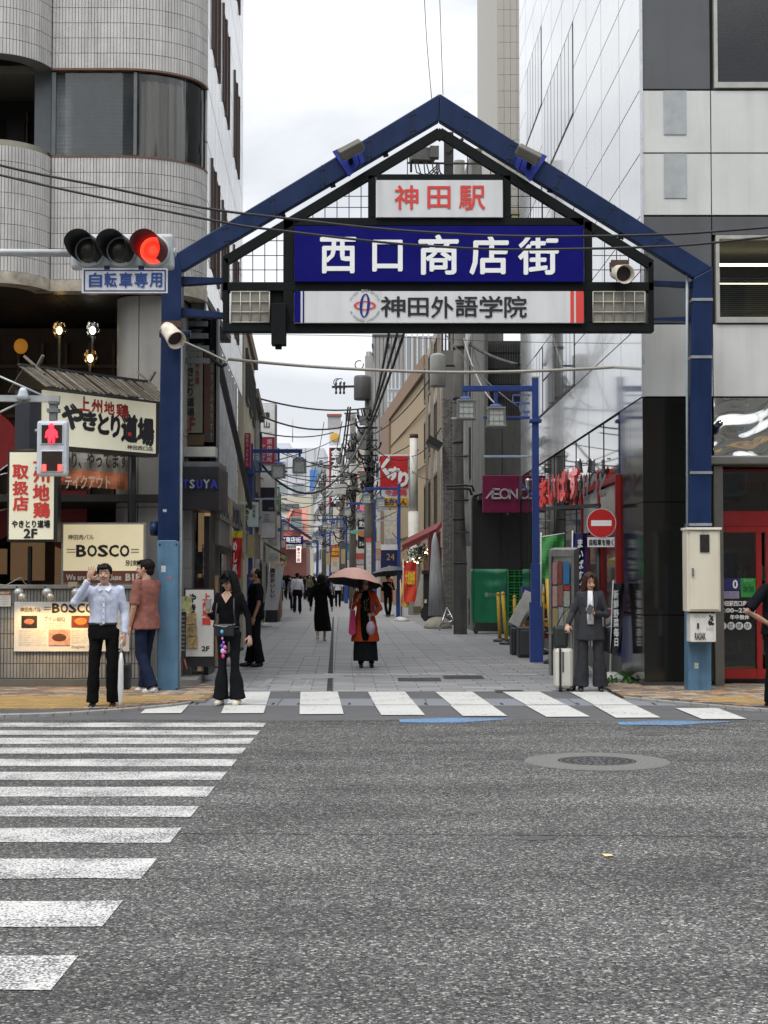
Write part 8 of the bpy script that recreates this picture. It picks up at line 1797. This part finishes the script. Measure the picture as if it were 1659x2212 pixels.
for k in range(26): x, z = random.gauss(-.005,.032), random.uniform(1.02,1.3); b.add([(x,-.168,z),(x+.012,-.168,z+.004),(x+.008,-.168,z+.02),(x-.004,-.168,z+.014)],[(0,1,2,3)])
local(t6, 'print', b, mat('print_gold', (.18,.16,.07), .7))
w6 = jw(T6, 'wrR'); pu = item('parasol', 'open salmon parasol with black underside held over the woman in the orange coat', 'umbrella', w6+V((0,0,.2)))
Dp = w6.y-.03; ctr = wp(770,1227,Dp); 
def canopy(par, top, rad, drop, m_, n=8, tilt=(0,0), under=None):
    M3 = Matrix.Rotation(tilt[0],3,'X')@Matrix.Rotation(tilt[1],3,'Y')
    for und in (0, 1):
        b = MB(); vs = []; k = 7; seg = n*4
        for i in range(k+1):
            f = i/k
            for j in range(seg):
                a = 2*pi*j/seg; e = abs((j % 4)-2)/2    # 1 on a rib, 0 between
                r = rad*f*(1-.07*(1-e)*f*f); z = -drop*(.55*f*f+.45*(1-cos(f*pi/2)))+.07*drop*(1-e)*f; vs.append(top+M3@V((r*cos(a), r*sin(a), z-.004*und)))
        fs = [(i*seg+j, i*seg+(j+1) % seg, (i+1)*seg+(j+1) % seg, (i+1)*seg+j) for i in range(k) for j in range(seg)]
        if und: fs = [tuple(reversed(f)) for f in fs]
        b.add(vs, fs); 
        for q in range(len(b.sm)): b.sm[q] = True
        b.build('canopy' if not und else 'lining', m_ if not und else (under or m_), par)
    for j in range(n):
        a = 2*pi*(j+.5)/n*0+2*pi*j/n; MB().tube([top+M3@V((0,0,-drop*.9)), top+M3@V((rad*.5*cos(a), rad*.5*sin(a), -drop*.27-.02)), top+M3@V((rad*.99*cos(a), rad*.99*sin(a), -drop*.98))], .004, 4).build('rib', M_dkm, par)
    MB().tube([top+M3@V((0,0,.04)), top+M3@V((0,0,-.85))], .008, 6).build('shaft', M_chrome, par)
canopy(pu, ctr, .50, .265, mat('parasol_salmon', (.60,.34,.28), .55, var=.12, scale=3), tilt=(R(-9),R(7)), under=mat('parasol_black', (.008,.008,.008), .7))
rb_ = item('pink_tote', 'bright pink tote bag hanging from the arm of the woman in the orange coat', 'bag', wp(761,1375,w6.y)); MB().prism([wp(756,1318,w6.y),wp(767,1318,w6.y),wp(769,1368,w6.y),wp(760,1374,w6.y),wp(753,1368,w6.y)], (0,.1,0)).build('body', mat('tote_pink', (.50,.03,.13), .6, var=.2), rb_, bevel=.01); MB().tube([wp(757,1320,w6.y+.05),wp(760,1290,w6.y+.03),wp(765,1320,w6.y+.05)], .007, 5).build('handle', mat('tote_pink', (.50,.03,.13), .6), rb_)
pb2 = item('lilac_pouch', 'lilac drawstring pouch held before the dark skirt of the woman in orange', 'bag', wp(801,1375,w6.y-.25)); b = MB(); b.ell(wp(801,1357,w6.y-.2), (.075,.045,.12), 14, 10); b.build('body', mat('pouch_lilac', (.33,.26,.34), .7, var=.35, scale=12), pb2); MB().tube([wp(799,1345,w6.y-.2),wp(798,1326,w6.y-.17)], .012, 6).build('cord', mat('pouch_lilac', (.33,.26,.34), .7), pb2)
# 7 man in white shirt from behind
g7 = gp(642,1326); T7 = figure('p', 'man in a white shirt and black trousers walking away down the street', (g7.x, g7.y, 0), R(180), 1.74, vox=.012, face=False, pose=dict(anR=(-.10,-.16,.085), knR=(-.1,-.12,.5), anL=(.1,.2,.12), knL=(.1,.02,.49)), hair=('short', None), shoes=M_shoe,
    clothes=(('shirt', cloth('shirt_white', (.55,.55,.60)), {'z0': .93, 'g': .02}), ('trousers', cloth('trousers_black', (.010,.010,.011)), {'g': .018, 'cuff': 1.2})))
# 8 woman in grey suit with suitcase
g8 = gp(1276,1495); T8 = figure('p', 'woman in a charcoal trouser suit reading her phone beside a white suitcase', (g8.x, g8.y, 0), R(-4), 1.61, female=True,
    pose=dict(elR=(-.25,.03,1.13), wrR=(-.33,-.08,.955), elL=(.23,-.01,1.10), wrL=(.03,-.20,1.13), anR=(-.14,.0,.085), anL=(.14,.02,.085), knR=(-.115,-.02,.49), knL=(.12,-.02,.49)),
    hands={'R': ((-.1,-.4,-.8), (0,-.2,-1), .9, 1), 'L': ((-.85,-.3,.35), (0,.2,1), .6, -1)}, hd=(R(10), R(16)), hair=('long', M_hairb), shoes=M_shoe,
    clothes=(('shirt', cloth('suit_charcoal', (.040,.041,.046)), {'z0': .84, 'sl': .97, 'g': .028, 'hem': .74, 'flare': 1.08, 'name': 'jacket'}), ('trousers', cloth('suit_trousers', (.032,.033,.038)), {'g': .022, 'kn': 1.25, 'cuff': 1.7})))
t8 = T8[0]
b = MB(); b.rings([(-.005,-.125,.97,.045,.03),(-.005,-.12,1.08,.05,.03),(-.005,-.135,1.25,.045,.03),(-.005,-.12,1.36,.04,.03),(-.005,-.075,1.445,.035,.02)], 12); local(t8, 'blouse', b, cloth('blouse_white', (.60,.62,.63)))
for q in (-.018,.01): b = MB(); b.tube([(q,-.14,1.40),(q*1.2,-.165,1.25),(q*1.6,-.16,1.02)], [.008,.014,.016], 6); local(t8, 'blouse_ribbon', b, cloth('blouse_white', (.60,.62,.63)))
for q in (-1,1): b = MB(); b.add([(q*.05,-.10,1.44),(q*.055,-.155,1.12),(q*.10,-.15,1.30),(q*.09,-.12,1.42)],[(0,1,2,3)]); local(t8, 'lapel', b, cloth('suit_lapel', (.045,.046,.052)))
w8 = jw(T8,'wrL'); ph = item('phone', 'dark phone held low by the woman in the charcoal suit', 'phone', w8); MB().obox(w8+V((-.06,-.09,.05)), (.075,.012,.15), Matrix.Rotation(R(30),3,'Y')@Matrix.Rotation(R(-35),3,'X')).build('case', M_bk, ph, bevel=.006)
sc_ = item('suitcase', 'white hard-shell suitcase with black ribs standing left of the woman in the suit', 'suitcase', gp(1217,1495)); Ds = 20.9
MB().pbox(1198,1400,1240,1489,Ds,.24).build('shell', mat('case_white', (.56,.55,.49), .35, var=.05, dirt=.08), sc_, bevel=.05)
MB().pbox(1208,1401,1213,1489,Ds-.012,.1).build('zip_band', M_bk, sc_); MB().pbox(1215,1408,1218,1452,Ds-.014,.05).build('front_handle', M_bk, sc_, bevel=.004)
for x in (1204,1228,1223,1236): 
    d = .03 if x in (1204,1228) else .2; c = gp(x,1495); MB().tube([(wp(x,0,Ds).x-.02,Ds+d,.032),(wp(x,0,Ds).x+.02,Ds+d,.032)], .032, 12).build('wheel', M_bk, sc_); MB().box(wp(x,0,Ds).x-.025,wp(x,0,Ds).x+.025,Ds+d-.02,Ds+d+.02,.045,.075).build('wheel_mount', M_bk, sc_)
w8r = jw(T8,'wrR')
for x in (1229,1237): MB().tube([wp(x,1402,Ds+.16), wp(x-6,1350,Ds+.12) if False else wp(x,1350,Ds+.14), V((w8r.x+(x-1233)*.008, Ds+.12, w8r.z-.08))], .008, 6).build('tow_bar', M_chrome, sc_)
MB().tube([V((w8r.x-.06,w8r.y-.03,w8r.z-.075)), V((w8r.x+.05,w8r.y-.03,w8r.z-.075))], .014, 8).build('tow_grip', M_bk, sc_)
hb = item('carry_bag', 'small black bag strapped on top of the white suitcase', 'bag', wp(1212,1402,Ds)); MB().pbox(1197,1351,1228,1401,Ds+.02,.20).build('body', mat('bag_black', (.012,.018,.017), .6, var=.3, scale=20), hb, bevel=.045)
MB().tube([wp(1202,1355,Ds+.1), wp(1214,1328,Ds+.06), wp(1232,1308,Ds+.04)], .008, 5).build('strap', M_bk, hb); MB().tube([wp(1224,1356,Ds+.1), wp(1228,1330,Ds+.06), wp(1234,1308,Ds+.04)], .008, 5).build('strap', M_bk, hb)
# 9 man cut by the right edge
g9 = gp(1681,1533); T9 = figure('p', 'person in a black tee shirt with hand on hip at the right edge', (g9.x, g9.y, 0), R(30), 1.74, skin=M_skin2,
    pose=dict(elR=(-.40,.06,1.13), wrR=(-.20,-.06,.99), elL=(.25,.03,1.1), wrL=(.25,-.04,.86)), hands={'R': ((.75,-.35,-.45), (.5,.5,.3), .5, 1)}, hair=('short', None), shoes=M_shoe,
    clothes=(('shirt', cloth('tee_black', (.012,.013,.016)), {'z0': .86, 'sl': .46, 'g': .026, 'hem': .86}), ('trousers', cloth('trousers_black', (.010,.010,.011)), {'g': .02})))
# 10 person under the dark umbrella
g10 = gp(838,1333); T10 = figure('p', 'person in black under a small dark umbrella before the yellow banners', (g10.x, g10.y, 0), R(0), 1.62, vox=.012, pose=dict(elL=(.24,-.06,1.14), wrL=(.10,-.18,1.28), anR=(-.03,-.1,.085), anL=(.05,.14,.1)), hair=('short', None), shoes=M_shoe,
    clothes=(('shirt', cloth('top_black', (.010,.010,.012)), {'z0': .88, 'sl': .6, 'g': .02}), ('trousers', cloth('trousers_black', (.010,.010,.011)), {'g': .01})))
w10 = jw(T10,'wrL'); du = item('dark_umbrella', 'open dark grey umbrella in front of the blue lamp post', 'umbrella', w10); canopy(du, wp(843,1224,w10.y), .80, .28, mat('umbrella_dark', (.05,.055,.06), .5), tilt=(R(-8),R(-4)), under=mat('parasol_black', (.008,.008,.008), .7))
# crowd further down: shared bodies, every person an object of its own
random.seed(31)
def cman(top, bot, hairk, sl=1.0, female=False, bag=False):
    T = figure('p', 'x', (0,0,0), 0, 1.68, vox=.018, face=False, female=female, hair=(hairk, None), shoes=M_shoe, pose=dict(anR=(-.09,-.12,.085), anL=(.09,.14,.1), knR=(-.09,-.1,.5), elL=(.24,-.02,1.1), wrL=(.23,-.12,.9)), clothes=(('shirt', top, {'z0': .88, 'sl': sl, 'g': .02}), ('trousers', bot, {'g': .016})), group='people in the distant crowd')
    return T[0]
cA = cman(cloth('shirt_white', (.55,.55,.60)), cloth('trousers_black', (.010,.010,.011)), 'short', .46)
cB = cman(cloth('top_black', (.010,.010,.012)), cloth('slacks_dark', (.016,.016,.020)), 'bob', .9, True)
cC = cman(cloth('top_grey', (.16,.17,.18)), cloth('jeans_navy', (.012,.018,.04)), 'short', .46)
cD = cman(cloth('top_olive', (.12,.12,.08)), cloth('trousers_black', (.010,.010,.011)), 'long', .9, True)
cE = cman(cloth('shirt_sky', (.16,.26,.42)), cloth('trousers_black', (.010,.010,.011)), 'short', .46)
spots = [(cE,607,1299,'person in a blue shirt at the left of the distant crowd'),(cB,622,1296,'person in black just right of the blue-shirted walker'),(cC,632,1318,'child-like figure in grey and jeans half behind the white-shirted man'),
 (cB,612,1291,'dark-clad person behind the blue-shirted walker'),(cA,730,1312,'white-shirted man partly behind the pale parasol'),(cD,668,1301,'person in olive with long hair right of the white-shirted man'),(cB,677,1297,'dark figure between the olive-clad walker and the woman in black'),
 (cC,662,1292,'grey-topped person in the middle of the distant crowd'),(cA,655,1288,'white-topped person in the middle of the distant crowd'),(cB,700,1290,'dark figure just behind the head of the woman in black'),(cD,712,1289,'olive figure right of the woman in black'),(cA,690,1284,'white-topped person far down the street near the pole'),
 (cB,645,1283,'tiny dark figure below the second gate, left'),(cC,672,1280,'tiny grey figure below the second gate, middle'),(cA,627,1281,'tiny white-topped figure below the second gate'),(cB,684,1277,'tiny dark figure near the second gate, right'),(cE,703,1279,'tiny blue-topped figure right of the second gate'),(cD,718,1283,'small olive figure near the red square sign'),
 (cA,748,1290,'white-topped person beside the thin blue lamp post'),(cC,757,1296,'grey-topped person at the wall on the right of the crowd'),
 (cB,617,1286,'dark figure behind the walkers on the left of the crowd'),(cA,637,1287,'white-topped figure between the front walkers of the crowd'),(cD,649,1292,'olive figure just right of the man in the white shirt'),(cB,659,1296,'black-clad figure right of the white-shirted man'),
 (cC,667,1288,'grey figure deep in the middle of the crowd'),(cB,672,1294,'black-clad figure left of the woman in the long dress'),(cA,681,1290,'white-topped figure behind the woman in the long dress'),(cE,693,1287,'blue-topped figure behind the woman in the long dress'),
 (cB,707,1293,'black-clad figure between the long dress and the parasol'),(cD,722,1294,'olive figure left of the parasol edge'),(cB,736,1288,'dark figure behind the parasol'),(cC,743,1299,'grey figure under the edge of the salmon parasol')]
done = set()
for pr_, x, y, lab in spots:
    g_ = gp(x, y); rz = random.choice((0,pi,pi,.3,2.9)); s_ = random.uniform(.94,1.04)*1.68/1.7
    if pr_.name not in done: done.add(pr_.name); pr_.location = g_; pr_.rotation_euler = (0,0,rz); pr_['label'] = lab; pr_.scale = (s_,)*3
    else: c = dup(pr_, g_, rz, lab, s_)
bpy.data.scenes.remove(TMP)
bpy.data.batch_remove(JUNK+[TO, CUO, CU])
